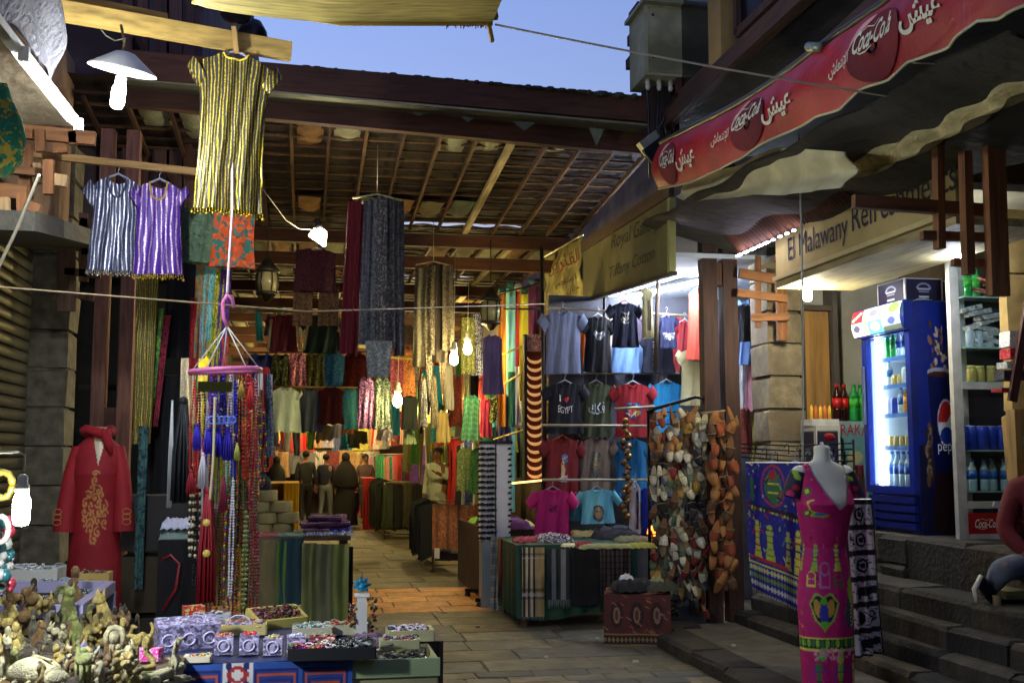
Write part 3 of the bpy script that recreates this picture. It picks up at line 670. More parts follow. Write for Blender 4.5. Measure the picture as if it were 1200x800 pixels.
MB().bar(P(787,232,X=EX),P(787,320,X=EX),.06,.06).build('edge_trim',mat((150,150,90),'plain'),es)
MB().bar(P(683,290,X=EX),P(787,222,X=EX),.05,.12).build('top_beam',wY,es)
MB().bar(P(683,354,X=EX),P(790,320,X=EX),.06,.03).build('bottom_rail',mat((60,60,56),'metal'),es)
bn=empty('canvas_banner',(3.1,13.6,3.6),'stained yellow canvas banner with faded red lettering beyond the T-shirt shop','banner')
def bfn(u,v,o=0.):
    px=638+44*u; yt=303-26*u; yb=372-8*u; q=P(px,yt+(yb-yt)*v,X=EX+.02); q.x += .02*sin(u*9+v*5)+.015*sin(v*17+u*3)-o; return q
b=MB(); b.grid(bfn,16,16); b.grid(lambda u,v: bfn(u,v,-.008),16,16); b.build('cloth',mat((186,178,100),'canvas',c2=(120,104,60),s=2),bn)
def btext(body,u0,u1,v0,hh,m):
    me=glyphs(body)
    V_=[q.co for q in me.vertices]; mx,Mx=min(q.x for q in V_),max(q.x for q in V_); mb=MB()
    mb.add([bfn(u0+(u1-u0)*(q.x-mx)/(Mx-mx),v0-q.y*hh,.008) for q in V_],[tuple(p.vertices) for p in me.polygons],0,False); mb.build('lettering',m,bn)
btext('\uFEE6\uFEF3\uFEB0\uFE8E\uFED8\uFEDF\uFE8D',.12,.92,.3,.26,mat((130,36,26),'plain')); btext('\uFEE1\uFEFC\uFEB3\uFEF9\uFE8D',.35,.92,.56,.12,mat((60,44,30),'plain')); btext('\uFEE5\uFE8E\uFEA7',.55,.95,.7,.12,mat((60,44,30),'plain'))
MB().tube([P(638,301,X=EX),P(683,275,X=EX)],.012,6).build('top_pole',mat((220,214,170),'metal'),bn)
# utility box
ub=empty('utility_box',P(780,88,Y=9.35),'weathered cream metal utility box mounted high on the building corner','box')
b=MB(); x0,x1=P(757,50,Y=9.35).x,P(815,50,Y=9.35).x; z1,z0=P(780,6,Y=9.35).z,P(780,88,Y=9.35).z
b.box(((x0+x1)/2,9.62,(z0+z1)/2),(x1-x0,.5,z1-z0)); b.build('housing',mat((178,176,140),'metal',c2=(140,136,104),met=.05,r=.7),ub)
MB().box(((x0+x1)/2,9.6,z1+.02),(x1-x0+.08,.6,.035)).build('lid',mat((150,148,116),'metal',met=.05),ub)
MB().box(((x0+x1)/2,9.366,(z0+z1)/2),(x1-x0-.05,.012,z1-z0-.05)).build('door',mat((186,184,146),'metal',c2=(120,116,84),met=.05,r=.7),ub)
for (i,j) in ((.15,.15),(.85,.15),(.15,.75),(.85,.75)): MB().ball((x0+(x1-x0)*i,9.358,z1-(z1-z0)*j),.014,6,4).build('bolt',mat((70,66,56),'metal'),ub)
for i in range(4): MB().lathe([(.018,0),(.026,-.03),(.018,-.05),(.026,-.07),(.015,-.1)],(x0+.06+i*.11,9.5,z0),8).build('insulator',mat((215,215,200),'plastic'),ub)
MB().box(((x0+x1)/2+.02,9.75,z0-.32),(.3,.22,.62)).build('mounting_bracket',mat((60,46,38),'wood'),ub)
b=MB()
for i in range(4): b.tube([(x0+.06+i*.11,9.5,z0-.1),(x0+.08+i*.08,9.55,z0-.4),(x0+.1+i*.1,9.6,z0-.9)],.012,5)
b.build('cable',mat((40,38,38),'plastic'),ub)
fl=empty('floodlight',P(770,165,Y=9.3),'unlit floodlight head tilted down beside the end of the red awning','floodlight')
b=MB(); b.box(P(762,168,Y=9.35),(.2,.1,.13),MR(rad(-38),3,'Y')); b.build('housing',mat((150,152,140),'metal'),fl)
MB().box(P(768,177,Y=9.28),(.2,.04,.15),MR(rad(-38),3,'Y')).build('lens',mat((30,32,34),'plastic',r=.15),fl)
b=MB(); b.tube([P(775,150,Y=9.3)+V((.03*cos(a*.7),0,.1-a*.03)) for a in range(12)],.014,6); b.build('cable',mat((26,26,30),'plastic'),fl)
# stone pillar, lattice, wooden door panel, wall behind fridge
pc=empty('stone_pillar',(4.46,10,0),'pale stone block pillar between the wooden lattice and the plywood door','pillar')
for k in range(12):
    mb=MB(); rough_block(mb,4.28,4.63,9.75,10.15,.2+k*.31,.2+k*.31+.302,500+k); mb.build('stone',mat((142,130,102),'stone',s=1.5,b=.5,c2=(112,100,78)),pc)
kd=empty('plywood_door',(4.7,9.7,.95),'worn plywood door panel beside the kiosk bulb','door')
x0,x1=P(944,430,Y=9.8).x,P(974,430,Y=9.8).x; zt_=P(950,364,Y=9.8).z
MB().box(((x0+x1)/2,9.85,(zt_+.9)/2),(x1-x0,.04,zt_-.9)).build('panel',mat((150,112,56),'wood',ax=2,s=.5),kd)
MB().box(((x0+x1)/2,9.83,zt_+.03),(x1-x0+.04,.09,.05)).build('lintel',mat((90,80,66),'wood',ax=0),kd)
MB().bar((x0-.02,9.82,.9),(x0-.02,9.82,zt_),.04,.05).build('door_jamb',mat((70,60,46),'wood'),kd)
kw=empty('kiosk_wall',(5.2,10.1,.9),'grubby white plastered kiosk wall behind the blue fridge','wall')
MB().box((6.0,10.05,2.6),(2.7,.1,3.6)).build('wall_face',mat((196,196,186),'plaster',c2=(168,172,160),s=.7),kw)
MB().box((5.9,8.4,2.6),(.1,3.2,3.6)).build('side_wall',mat((206,206,196),'plaster',c2=(168,172,160),s=.7),kw)
MB().box((5.0,8.3,3.42),(1.6,3.4,.05)).build('kiosk_ceiling',mat((190,184,150),'plaster'),label='pale ceiling panel inside the drinks kiosk',cat='ceiling')
la=empty('wooden_lattice',(4.0,9.6,2.7),'orange-brown crossed wooden lattice above the hanging blue shirt','lattice')
LW=mat((140,92,48),'wood',ax=0); LWz=mat((134,86,44),'wood',ax=2)
for (a_,b_,w_) in (((866,320),(914,328),.09),((864,343),(922,350),.07),((880,372),(924,371),.07)): MB().bar(P(*a_,Y=9.55),P(*b_,Y=9.5),.04,w_).build('slat',LW,la)
for (a_,b_,w_) in (((888,300),(888,384),.05),((915,333),(917,399),.1)): MB().bar(P(*a_,Y=9.6),P(*b_,Y=9.6),w_,.04).build('slat',LWz,la)
# hanging timber frame at top right
hf=empty('timber_trellis',P(1130,240,Y=5.6),'brown timber trellis hanging in front of the kiosk sign','frame')
for (a_,b_,w_,Y) in (((1099,150),(1101,292),.045,5.6),((1131,178),(1135,322),.05,5.5),((1163,145),(1170,347),.11,5.45)): MB().bar(P(*a_,Y=Y),P(*b_,Y=Y),w_,.06).build('upright',mat((140,92,52),'wood',ax=2),hf)
for (a_,b_,w_) in (((1000,236),(1165,248),.075),((1080,276),(1165,279),.05),((1116,307),(1166,310),.045)): MB().bar(P(*a_,Y=5.62),P(*b_,Y=5.58),.05,w_).build('crossbar',mat((130,84,48),'wood',ax=0),hf)
yw=empty('ochre_wall',(5,7.1,0),'ochre block wall end at the right of the drinks kiosk','wall')
yw['label']='ochre block wall end beside the hanging timber trellis'
for k in range(7):
    mb=MB(); z=.93+k*.5; rough_block(mb,P(1178,300,Y=7.1).x,5.9,7.1,7.2,z,z+.49,700+k); mb.build('block',mat((176,146,84) if k < 5 else (150,106,50),'stone',s=.6,b=.3),yw)
MB().box((P(1185,400,Y=6.95).x+.3,7.0,1.62),(.6,.1,.62)).build('plywood_cupboard',mat((170,136,78),'wood',ax=2,s=.6),label='pale plywood cupboard side at the kiosk end wall',cat='cupboard')
# ---- blue drinks fridge
BLUE=(16,38,134); FX,FY0,FY1,FZ=4.78,8.12,8.9,.98
fr=empty('drinks_fridge',(FX+.35,9.28,FZ),'tall blue glass-fronted drinks fridge with cola artwork on its side','fridge')
FH=P(1065,352,X=FX).z-FZ; DPT=.62; BM=mat(BLUE,'plain',c2=(18,34,96),r=.3)
b=MB(); t=.05
b.box((FX+DPT/2+.03,FY0+t/2,FZ+FH/2),(DPT-.06,t,FH)); b.box((FX+DPT/2+.03,FY1-t/2,FZ+FH/2),(DPT-.06,t,FH))
b.box((FX+DPT-.03,(FY0+FY1)/2,FZ+FH/2),(.05,FY1-FY0-2*t,FH)); b.box((FX+DPT/2+.03,(FY0+FY1)/2,FZ+FH-.1),(DPT-.1,FY1-FY0-2*t,.2))
b.box((FX+DPT/2+.03,(FY0+FY1)/2,FZ+.17),(DPT-.1,FY1-FY0-2*t,.34)); b.build('cabinet_body',BM,fr)
LIN=mat((214,226,240),'plastic'); b=MB(); zi0,zi1=FZ+.36,FZ+FH-.22
b.box((FX+DPT-.07,(FY0+FY1)/2,(zi0+zi1)/2),(.02,FY1-FY0-.12,zi1-zi0)); b.box((FX+.33,FY1-.06,(zi0+zi1)/2),(.46,.012,zi1-zi0)); b.box((FX+.33,FY0+.06,(zi0+zi1)/2),(.46,.012,zi1-zi0))
b.build('liner',LIN,fr)
MB().box((FX+.1,FY1-.085,(zi0+zi1)/2),(.03,.03,zi1-zi0-.06)).build('light_tube',mat((235,245,255),'emit',e=round(4.5*LP/.4,2)),fr)
MB().box((FX+.4,(FY0+FY1)/2,zi1-.02),(.1,.5,.02)).build('light_tube',mat((235,245,255),'emit',e=round(4*LP/.3,2)),fr)
SH=[zi0+.01+(zi1-zi0)*t for t in (0,.26,.47,.66,.84)]
for z in SH[1:]:
    MB().box((FX+.33,(FY0+FY1)/2,z-.012),(.42,FY1-FY0-.14,.012)).build('shelf',mat((220,228,240),'metal',met=.1),fr)
    MB().box((FX+.115,(FY0+FY1)/2,z-.012),(.012,FY1-FY0-.14,.035)).build('shelf_edge',mat((70,120,200),'plastic'),fr)
b=MB(); ZA,ZB=zi0-.04,zi1+.03
for (y0,y1,z0,z1) in ((FY0,FY0+.07,ZA,ZB),(FY1-.07,FY1,ZA,ZB),(FY0+.07,FY1-.07,ZA,ZA+.06),(FY0+.07,FY1-.07,ZB-.05,ZB)): b.box((FX+.025,(y0+y1)/2,(z0+z1)/2),(.05,y1-y0,z1-z0))
dr=b.build('door',BM,fr); MB().box((FX+.02,(FY0+FY1)/2,(ZA+ZB)/2),(.008,FY1-FY0-.15,ZB-ZA-.12)).build('glass',mat((240,248,250),'glass'),dr)
MB().bar((FX-.02,FY1-.05,FZ+.9),(FX-.02,FY1-.05,FZ+1.4),.02,.03).build('handle',mat((120,130,170),'metal'),dr)
for i in range(4): MB().box((FX+.03,(FY0+FY1)/2,FZ+.06+i*.07),(.04,FY1-FY0-.06,.05)).build('vent_slat',mat((16,32,110),'plastic',r=.3),fr)
cv=Cv(80,36,(235,235,225)); cv.rect(0,0,20,18,(150,30,34)); cv.line([(3,14),(16,4)],3,(240,230,220)); cv.ell(9,26,6,5,(60,60,80)); cv.rect(22,0,28,36,(240,220,110)); cv.rect(28,18,52,36,(70,170,225)); cv.ell(40,27,7,6,(220,240,250)); cv.ell(38,8,8,5,(90,90,130)); cv.line([(48,12),(58,3)],3,(190,60,50)); cv.ell(70,7,9,7,(90,190,60)); cv.rect(54,18,80,32,(120,150,205)); cv.ell(67,24,6,5,(50,60,130)); cv.rect(52,30,80,36,(60,70,60))
b=MB(); b.grid(lambda u,v: (FX-.055-.025*sin(pi*v),FY1+.02-(FY1-FY0+.02)*u,FZ+FH+.0-.22*v),80,36,cv=cv); hd=b.build('header_print',mat(WW,'vcol',e=.55),fr)
MB().box((FX+.0,(FY0+FY1)/2,FZ+FH-.11),(.09,FY1-FY0+.01,.24)).build('header_box',BM,fr)
# side artwork
cw,chh=110,240; cv=Cv(cw,chh,BLUE); R2=RND(5)
cv.poly([(0,150),(30,150),(40,240),(0,240)],(10,16,60)); cv.poly([(40,170),(110,150),(110,240),(30,240)],(40,18,22))
for i in range(40): cv.ell(40+R2.gauss(20,18),62+R2.gauss(-8,12),1.5+R2.random()*3,2+R2.random()*5,((150,110,80),(200,180,150),(80,60,50))[i % 3],R2.random()*3)
cv.poly([(28,74),(92,74),(84,178),(40,178)],(14,20,74)); cv.ell(60,74,32,5,(170,170,190)); cv.ell(60,76,30,3,(70,40,30))
for i in range(26): cv.ell(28+R2.gauss(0,5),130+i*2.3,3+R2.random()*4,3+R2.random()*6,((110,84,60),(60,44,40),(150,130,110))[i % 3],.4)
cv.ell(74,126,23,24,(200,208,225)); cv.ell(74,126,21,22,(226,228,235)); cv.ell(74,126,21,22,(190,40,44),half='t'); cv.poly([(53,128),(70,130),(95,112),(95,132),(60,150)],(226,228,235)); cv.ell(74,140,17,9,(26,60,160))
b=MB(); b.grid(lambda u,v: (FX+.05+.37*u,FY0-.004,FZ+FH-.01-(FH-.02)*v),cw,chh,cv=cv); b.build('side_artwork',mat(WW,'vcol',r=.3),fr)
text('pepsi',lambda x,y: V((FX+.05+.37*.68+x,FY0-.007,FZ+FH*.355+y)),m=mat((225,230,240),'plain'),parent=fr,h=.12,squeeze=.75)
def bottle(h=.24,r=.032,liquid=(200,220,230),labelc=(60,110,200),capc=(60,110,210),kind='pet',name='bottle'):
    b=MB()
    if kind == 'can': b.lathe([(r*.85,0),(r,h*.06),(r,h*.92),(r*.8,h)],n=12,m=1); b.lathe([(r*.7,h),(r*.72,h+.004)],n=12,m=2)
    elif kind == 'jar': b.lathe([(r*.9,0),(r,h*.1),(r,h*.8),(r*.8,h*.86)],n=12,m=0); b.lathe([(r*.85,h*.86),(r*.85,h)],n=12,m=2)
    else:
        b.lathe([(r*.8,0),(r,h*.05),(r*.96,h*.3),(r,h*.36)],n=12,m=0); b.lathe([(r*1.02,h*.36),(r*1.02,h*.62)],n=12,m=1)
        b.lathe([(r,h*.62),(r*.9,h*.7),(r*.45,h*.84),(r*.38,h*.92)],n=12,m=0); b.lathe([(r*.44,h*.92),(r*.44,h)],n=12,m=2)
    o=b.build(name,[mat(liquid,'plastic',r=.12),mat(labelc,'plastic'),mat(capc,'plastic')],loc=(0,0,0)); return o
def store(o):      # keep the mesh, drop the object
    me=o.data; WL.pop(o); bpy.data.objects.remove(o); return me
def put(me,name,loc,label,cat,group=None,rz=0,sc=1.):
    o=bpy.data.objects.new(name,me); finish(o,None,V(loc)); o.rotation_euler.z=rz; o.scale=(sc,sc,sc); return tag(o,label,cat,group)
BOT_={}
for nm,a in dict(water=dict(),green=dict(liquid=(40,150,70),labelc=(60,170,60),capc=(40,140,60)),cola=dict(liquid=(50,20,14),labelc=(190,30,30),capc=(200,30,30)),orange=dict(liquid=(230,140,40),labelc=(240,170,40),capc=(240,240,240)),
                  can=dict(kind='can',h=.12,r=.033,labelc=(36,60,170),capc=(190,190,200)),silver=dict(kind='can',h=.12,r=.03,labelc=(190,195,210),capc=(200,200,210)),jar=dict(kind='jar',h=.1,r=.03,liquid=(190,160,90),capc=(220,200,120))).items(): BOT_[nm]=store(bottle(**a))
LBN={'water': 'clear water bottle','green': 'green soda bottle','cola': 'dark cola bottle','orange': 'orange juice bottle','can': 'blue drink can','silver': 'silver drink can','jar': 'amber juice jar'}
shelfn=['bottom shelf','second shelf','middle shelf','fourth shelf','top shelf']
plan=[['water','water','water','water','orange','cola','cola'],['jar','jar','jar','jar','green','water','green'],['silver','can','water','orange','green','green','water'],['water','jar','jar','silver','silver','orange','silver'],['green','green','water','water','can','can','cola']]
for k,row in enumerate(plan):
    for r_ in range(2):
        for i,kd_ in enumerate(row):
            y=FY1-.13-i*.092; sc_=1.25 if k == 0 else .95 if kd_ not in ('can','silver') else 1.2
            put(BOT_[kd_],'bottle' if kd_ not in ('can','silver') else 'drink_can',(FX+.18+r_*.2,y,SH[k]-.003),'%s, %s row, %s of the blue fridge' % (LBN[kd_],('front','rear')[r_],shelfn[k]),'bottle' if kd_ not in ('can','silver') else 'can','drinks inside the blue fridge',sc=sc_)
# boxes on top of the fridge
def carton(x,y,z,w_,d_,h,cv,label,rz=0,body=(220,220,225),name='carton',canvas_side=None):
    t=empty(name,(x,y,z),label,'box'); M_=MR(rz,3,'Z'); o=V((x,y,z))
    b=MB(); b.box(o+V((0,0,h/2)),(w_,d_,h),M_); b.build('box_body',mat(body,'plain'),t)
    b=MB(); b.grid(lambda u,v: o+M_ @ V((-w_/2+w_*u,-d_/2-.003,h-h*v)),cv.w,cv.h,cv=cv); b.build('printed_face',mat(WW,'vcol',r=.5),t)
    b=MB(); b.grid(lambda u,v: o+M_ @ V((-w_/2-.003,d_/2-d_*u,h-h*v)),cv.w,cv.h,cv=cv); b.build('printed_end',mat(WW,'vcol',r=.5),t)
    return t
def navy(yel=False):
    cv=Cv(60,40,(214,216,226)); cv.rect(2,2,58,38,(24,22,60)); cv.ell(30,18,12,10,(140,150,190),ring=.25,half='t'); cv.rect(20,17,40,20,(190,196,220)); cv.rect(22,22,38,24,(150,160,200)); cv.rect(22,30,38,33,(200,205,225))
    if yel: cv.ell(22,34,14,9,(160,170,60)); cv.ell(10,26,6,7,(190,150,110)); cv.ell(24,31,6,7,(200,205,90))
    return cv
zt_=FZ+FH+.01; 
b=MB(); 
carton(FX+.22,FY0+.34,zt_,.34,.44,.2,navy(),'navy printed carton on top of the fridge, corner towards the alley'); carton(FX+.62,FY0+.36,zt_,.34,.4,.2,navy(True),'navy carton with yellow fruit print on top of the fridge')
b=MB(); b.grid(lambda u,v: (FX+.1+.5*u,FY0+.04+.1*v,zt_+.004+.03*sin(u*9)*sin(v*3)),10,5); b.build('plastic_sheet',mat((170,190,200),'plastic'),label='crumpled clear plastic sheet tucked beneath the navy cartons',cat='plastic sheet')
# crates and bottles beside the fridge
cvb=Cv(50,90,(110,170,185)); cvb.rect(0,0,50,6,(150,190,196)); cvb.poly([(8,70),(40,45),(42,66)],(190,44,36)); cvb.ell(20,40,12,8,(160,190,180)); cvb.ell(30,32,9,6,(196,196,150)); cvb.line([(14,84),(42,74)],5,(196,50,40)); cvb.rect(44,0,50,90,(70,120,140))
bx=carton(4.99,9.75,.98,.42,.4,.95,cvb,'tall pale blue water carton with red lettering beside the fridge',body=(100,160,176))
text('BARAKA',lambda x,y: V((4.96+x,9.542,1.8+y)),m=mat((190,36,36),'plain'),parent=bx,h=.15,squeeze=.75)
cvd=Cv(40,50,(190,190,180)); cvd.rect(3,3,37,50,(30,30,52)); cvd.ell(20,20,11,8,(120,130,160),ring=.3,half='t'); cvd.rect(11,19,29,21,(150,160,190)); cvd.rect(9,30,31,33,(60,60,90))
carton(4.66,9.5,.98,.24,.3,.9,cvd,'dark navy carton standing before the plywood door',body=(60,60,80))
carton(4.66,9.5,1.882,.26,.24,.06,Cv(20,6,(210,210,200)),'white tray holding orange and yellow packets',body=(216,214,204),name='tray')
for i in range(5): q=V((4.56+i*.045,9.46,1.942)); MB().lathe([(.015,0),(.016,.1),(.006,.13)],q,8).build('packet',mat(((240,190,60),(230,120,50))[i % 2],'plastic'),label='%s packet standing in the white tray%s' % (('yellow','orange')[i % 2],''),cat='packet',group='packets in the white tray')
for i,kd_ in enumerate(('cola','cola','green','green','green')):
    put(BOT_[kd_],'bottle',(4.9+i*.085,9.62+.03*(i % 2),1.932),'large %s standing on the pale blue water carton' % LBN[kd_],'bottle','large bottles on the water carton',sc=1.45)
# aluminium display cabinet
CX0=P(1114,400,Y=7.6).x; ac=empty('display_cabinet',(CX0+.45,7.7,.98),'aluminium glass display cabinet full of cans, bottles and packets','cabinet')
AL=mat((190,194,190),'metal',met=.3,r=.45); ZT=P(1120,268,Y=7.6).z
def fbar(a,b_,w_=.06,nm='frame_bar'): MB().bar(a,b_,w_,.05).build(nm,AL,ac)
xr=CX0+.95
for x in (CX0+.03,xr):
    for y in (7.6,7.84): fbar((x+(.2 if y > 7.7 and x < xr else 0),y,.98),(x+(.2 if y > 7.7 and x < xr else 0),y,ZT),.075 if x < CX0+.1 else .05)
for z in (1.0,1.24,P(1120,455,Y=7.6).z+.02,ZT): fbar((CX0+.07,7.6,z),(xr-.03,7.6,z))
zsh=[P(1150,v,Y=7.8).z for v in (645,575,528,450,410,352)]
for z in zsh: MB().box(((CX0+xr)/2+.05,7.73,z),(.76,.2,.012)).build('shelf',mat((170,190,184),'plastic',r=.1),ac)
MB().box(((CX0+xr)/2+.1,7.86,2.0),(.72,.012,2.0)).build('back_panel',mat((70,76,96),'plastic'),ac)
MB().box(((CX0+xr)/2,7.585,1.55),(.84,.006,.7)).build('glass',mat((235,245,245),'glass'),ac)
MB().box(((CX0+xr)/2,7.585,2.5),(.84,.006,.9)).build('glass',mat((235,245,245),'glass'),ac)
MB().box(((CX0+xr)/2,7.59,1.06),(.86,.03,.24)).build('kick_panel',mat((150,20,24),'plastic',r=.3),ac)
cola(0,.2,0,.08,fnv=lambda x,f,off: V((CX0+.12+x,7.57,1.14-f)),m=mat((225,215,205),'plain'),parent=ac)
for k,(si,kd_,n_,cnt) in enumerate(((0,'water',1.1,8),(1,'water',1.0,8),(2,'can',1.5,5),(3,'jar',1.3,4),(4,'silver',1.1,3),(5,'green',1.0,2))):
    for i in range(cnt): put(BOT_[kd_],'bottle' if kd_ not in ('can','silver') else 'drink_can',(CX0+.13+i*.085+(.1 if si > 2 else 0),7.7+.02*(i % 2),zsh[si]+.006),'%s on %s shelf of the aluminium cabinet' % (LBN[kd_],('lowest','second','third','fourth','fifth','uppermost')[si]),'bottle','drinks in the aluminium cabinet',sc=n_)
for (x,z,w_,h,c,lab) in ((.56,zsh[2],.14,.22,(190,70,90),'stack of red and pink packets beside the blue cans'),(.35,zsh[4],.3,.32,(170,160,160),'hanging sheets of small silver sachets in the cabinet'),(.62,zsh[3]+.02,.16,.12,(215,212,205),'white paper packets on the cabinet shelf'),(.5,zsh[5],.4,.12,(190,110,90),'heap of orange snack packets at the cabinet top')):
    b=MB(); rr=RND(int(x*100))
    for i in range(10): b.box((CX0+x+rr.uniform(-w_,w_)*.35,7.73+rr.uniform(-.03,.03),z+.01+h*(i+.5)/10),(w_*.6,.1,h/9),MR(rr.uniform(-.3,.3),3,'Y'))
    b.build('snack_packet',mat(c,'print',c2=tuple(min(255,v+50) for v in c)),label=lab,cat='packet')
# ================================================================ GARMENTS
HANG=mat((150,150,160),'plastic')
def garment(x0,y0,x1,y1,Y,m,label,cat='T-shirt',name='t_shirt',sl=.3,slw=.13,flare=.05,waist=.04,neck=.3,nd=.07,t=.05,sh=.07,hanger=(150,150,160),collar=None,pr=None,fold=.02,yaw=0.,group=None,hem=0.,nu=16,nv=14,cv=None,trim=None,txt=None,seed=None):
    "hollow garment hung at depth Y filling the photo box x0..x1, y0..y1"
    A,B_=P(x0,y0,Y=Y),P(x1,y1,Y=Y); Wt=B_.x-A.x; H=A.z-P((x0+x1)/2,y1,Y=Y).z
    o=V(((A.x+B_.x)/2,Y,A.z)); Rz=MR(yaw,3,'Z'); W=Wt/(1+(2*sl*.75 if sl else 0)); hw=W/2
    rr=RND(seed if seed is not None else int(x0*7+y0)); ph=rr.random()*6; yaw=yaw or rr.uniform(-.22,.22); Rz=MR(yaw,3,'Z') @ MR(rr.uniform(-.035,.035),3,'Y')
    T_=empty(name,o,label,cat,group); shz=sh*H if H < 1 else .06
    def surf(u, v, side, off=0.):     # u -1..1 , side -1 front
        a=abs(u); w_=hw*(1+flare*v*2-waist*sin(pi*min(1,v))*2)
        if a < neck: zt=-(nd if side < 0 else nd*.25)*sqrt(max(0,1-(a/neck) ** 2))*(H if H < 1 else .8)
        else: zt=-shz*(a-neck)/(1-neck)
        z=zt*(1-v)-H*v+hem*sin(u*9+ph)*v
        d_=t*sqrt(max(0,1-u ** 2))*(.6+.4*v)+fold*sin(u*8+ph+v*2)*v+fold*.5*sin(u*17+v*7+ph)
        return o+Rz @ V((u*w_,side*(d_+off),z))
    b=MB()
    b.grid(lambda u,v: surf(2*u-1,v,-1),cv.w if cv else nu,cv.h if cv else nv,cv=cv,uvs=(W,H))
    if cv: b.grid(lambda u,v: surf(1-2*u,v,1),nu,nv,cv=cv,uvs=(W,H))
    else: b.grid(lambda u,v: surf(1-2*u,v,1),nu,nv,uvs=(W,H))
    b.build('body',m,T_)
    if sl:
        L_=(Wt-W)/2*1.05; drop=L_*1.55
        for s in (-1,1):
            b=MB(); vs=[]; n=10; k=5; swd=slw*(H if H < .9 else .9)
            for i in range(k+1):
                f=i/k; c=V((s*(hw*.94+L_*f),0,-shz-swd*.5-drop*f*(.85))); ax_=V((s*.55,0,.84)).normalized()
                for j in range(n):
                    a=2*pi*j/n; vs.append(o+Rz @ (c+ax_*cos(a)*swd*(1-.15*f)+V((0,-1,0))*sin(a)*t*(.8-.2*f)))
            fs=[(i*n+j,i*n+(j+1) % n,(i+1)*n+(j+1) % n,(i+1)*n+j) for i in range(k) for j in range(n)]
            b.add(vs,fs,0,True,cols=[(.2,.2,.2,1)]*len(vs) if cv else None,uvs=[((v_-o).x+W/2,(v_-o).z) for v_ in vs]); b.build('sleeve',m,T_)
    cm=mat(collar,'cloth') if collar else m if not cv else mat((60,60,60),'cloth')
    MB().tube([surf(neck*sin(a),0,-1,.003) for a in [pi*(i/12-.5) for i in range(13)]],.007,5).build('collar',cm,T_)
    if trim:
        b=MB()
        for i in range(26):
            q=surf(-1+2*i/25,1,-1); b.tube([q,q+V((0,0,-.012-.012*(i % 2)))],.003,4); b.ball(q+V((0,0,-.022-.012*(i % 2))),.007+.004*(i % 5 == 0),5,4)
        b.build('coin_trim',mat(trim,'metal',met=.8,r=.3),T_)
    if hanger:
        hm=mat(hanger,'plastic'); tw=neck*hw
        MB().tube([o+Rz @ V((-hw*.85,0,-shz-.01)),o+Rz @ V((-tw,0,.0)),o+Rz @ V((0,0,.03)),o+Rz @ V((tw,0,0)),o+Rz @ V((hw*.85,0,-shz-.01))],.009,6,flat=1.).build('hanger',hm,T_)
        MB().tube([o+V((0,0,.03)),o+V((0,0,.06)),o+V((.015,0,.085)),o+V((0,0,.1)),o+V((-.014,0,.088))],.003,5).build('hanger_hook',mat((170,170,175),'metal'),T_)
    if pr:        # printed picture: (canvas, u0,u1,v0,v1)
        c_,u0,u1,v0,v1=pr; b=MB(); b.grid(lambda u,v: surf(u0+(u1-u0)*u,v0+(v1-v0)*v,-1,.004),c_.w,c_.h,cv=c_); b.build('front_print',mat(WW,'vcol',r=.6),T_)
    for q in (txt or []):
        body,u0,v0,hgt,wd,col=q[:6]
        me=glyphs(body,0,.01)
        V_=[p.co for p in me.vertices]; mx,Mx=min(p.x for p in V_),max(p.x for p in V_); my,My=min(p.y for p in V_),max(p.y for p in V_); b=MB()
        if len(q) > 6: b.add([surf(u0+wd*(p.y-my)/(My-my),v0+hgt*(p.x-mx)/(Mx-mx),-1,.005) for p in V_],[tuple(p.vertices) for p in me.polygons],0,False)
        else: b.add([surf(u0-wd/2+wd*(p.x-mx)/(Mx-mx),v0-hgt*(p.y-my)/(My-my),-1,.005) for p in V_],[tuple(p.vertices) for p in me.polygons],0,False)
        b.build('lettering',mat(col,'plain'),T_)
    return T_
def Mc(c,k='cloth',**kw): return mat(c,k,**kw)
# prints
def cv_nef():
    c=Cv(30,44); c.poly([(8,4),(24,2),(26,16),(10,18)],(90,120,190)); c.line([(9,10),(25,8)],2,(210,190,150)); c.poly([(8,14),(18,14),(19,26),(14,44),(4,44),(6,26)],(214,180,130)); c.ell(12,20,6,8,(214,180,130)); c.line([(9,18),(12,18)],1.5,(40,30,30)); c.poly([(2,38),(24,34),(26,44),(0,44)],(190,200,220)); c.line([(3,41),(24,38)],1.5,(180,60,50)); return c
def cv_tut():
    c=Cv(30,44); c.ell(15,20,14,20,(92,96,90)); c.ell(15,20,12,18,(130,132,112)); 
    for i in range(6): c.line([(3,10+i*5),(9,9+i*5)],1.4,(50,56,60)); c.line([(21,9+i*5),(27,10+i*5)],1.4,(50,56,60))
    c.ell(15,19,7,10,(176,160,120)); c.line([(10,16),(13,16)],1.6,(30,30,30)); c.line([(17,16),(20,16)],1.6,(30,30,30)); c.line([(13,25),(17,25)],1.4,(70,40,40)); c.rect(13,30,17,43,(80,90,100)); return c
def cv_bird(col=(210,205,190)):
    c=Cv(36,36); R_=RND(4)
    for i in range(26): a=R_.random()*6.28; r_=R_.random() ** .6*13; c.ell(18+r_*cos(a),18+r_*sin(a),1+2.6*R_.random(),1+2.6*R_.random(),col,a)
    c.line([(8,6),(28,10)],3,col); c.line([(6,30),(30,30)],2.5,col); return c
def cv_wing(): 
    c=Cv(40,20); c.ell(20,9,4,6,(200,205,215))
    for i in range(5): c.line([(18,6+i*1.8),(2+i*2,3+i*2.6)],1.4,(200,205,215)); c.line([(22,6+i*1.8),(38-i*2,3+i*2.6)],1.4,(200,205,215))
    return c
def cv_fish(): c=Cv(40,16); c.ell(20,8,18,6.5,(225,228,232)); c.line([(8,7),(32,7)],1.6,(60,60,70)); c.ell(14,10,4,2,(90,90,100)); return c
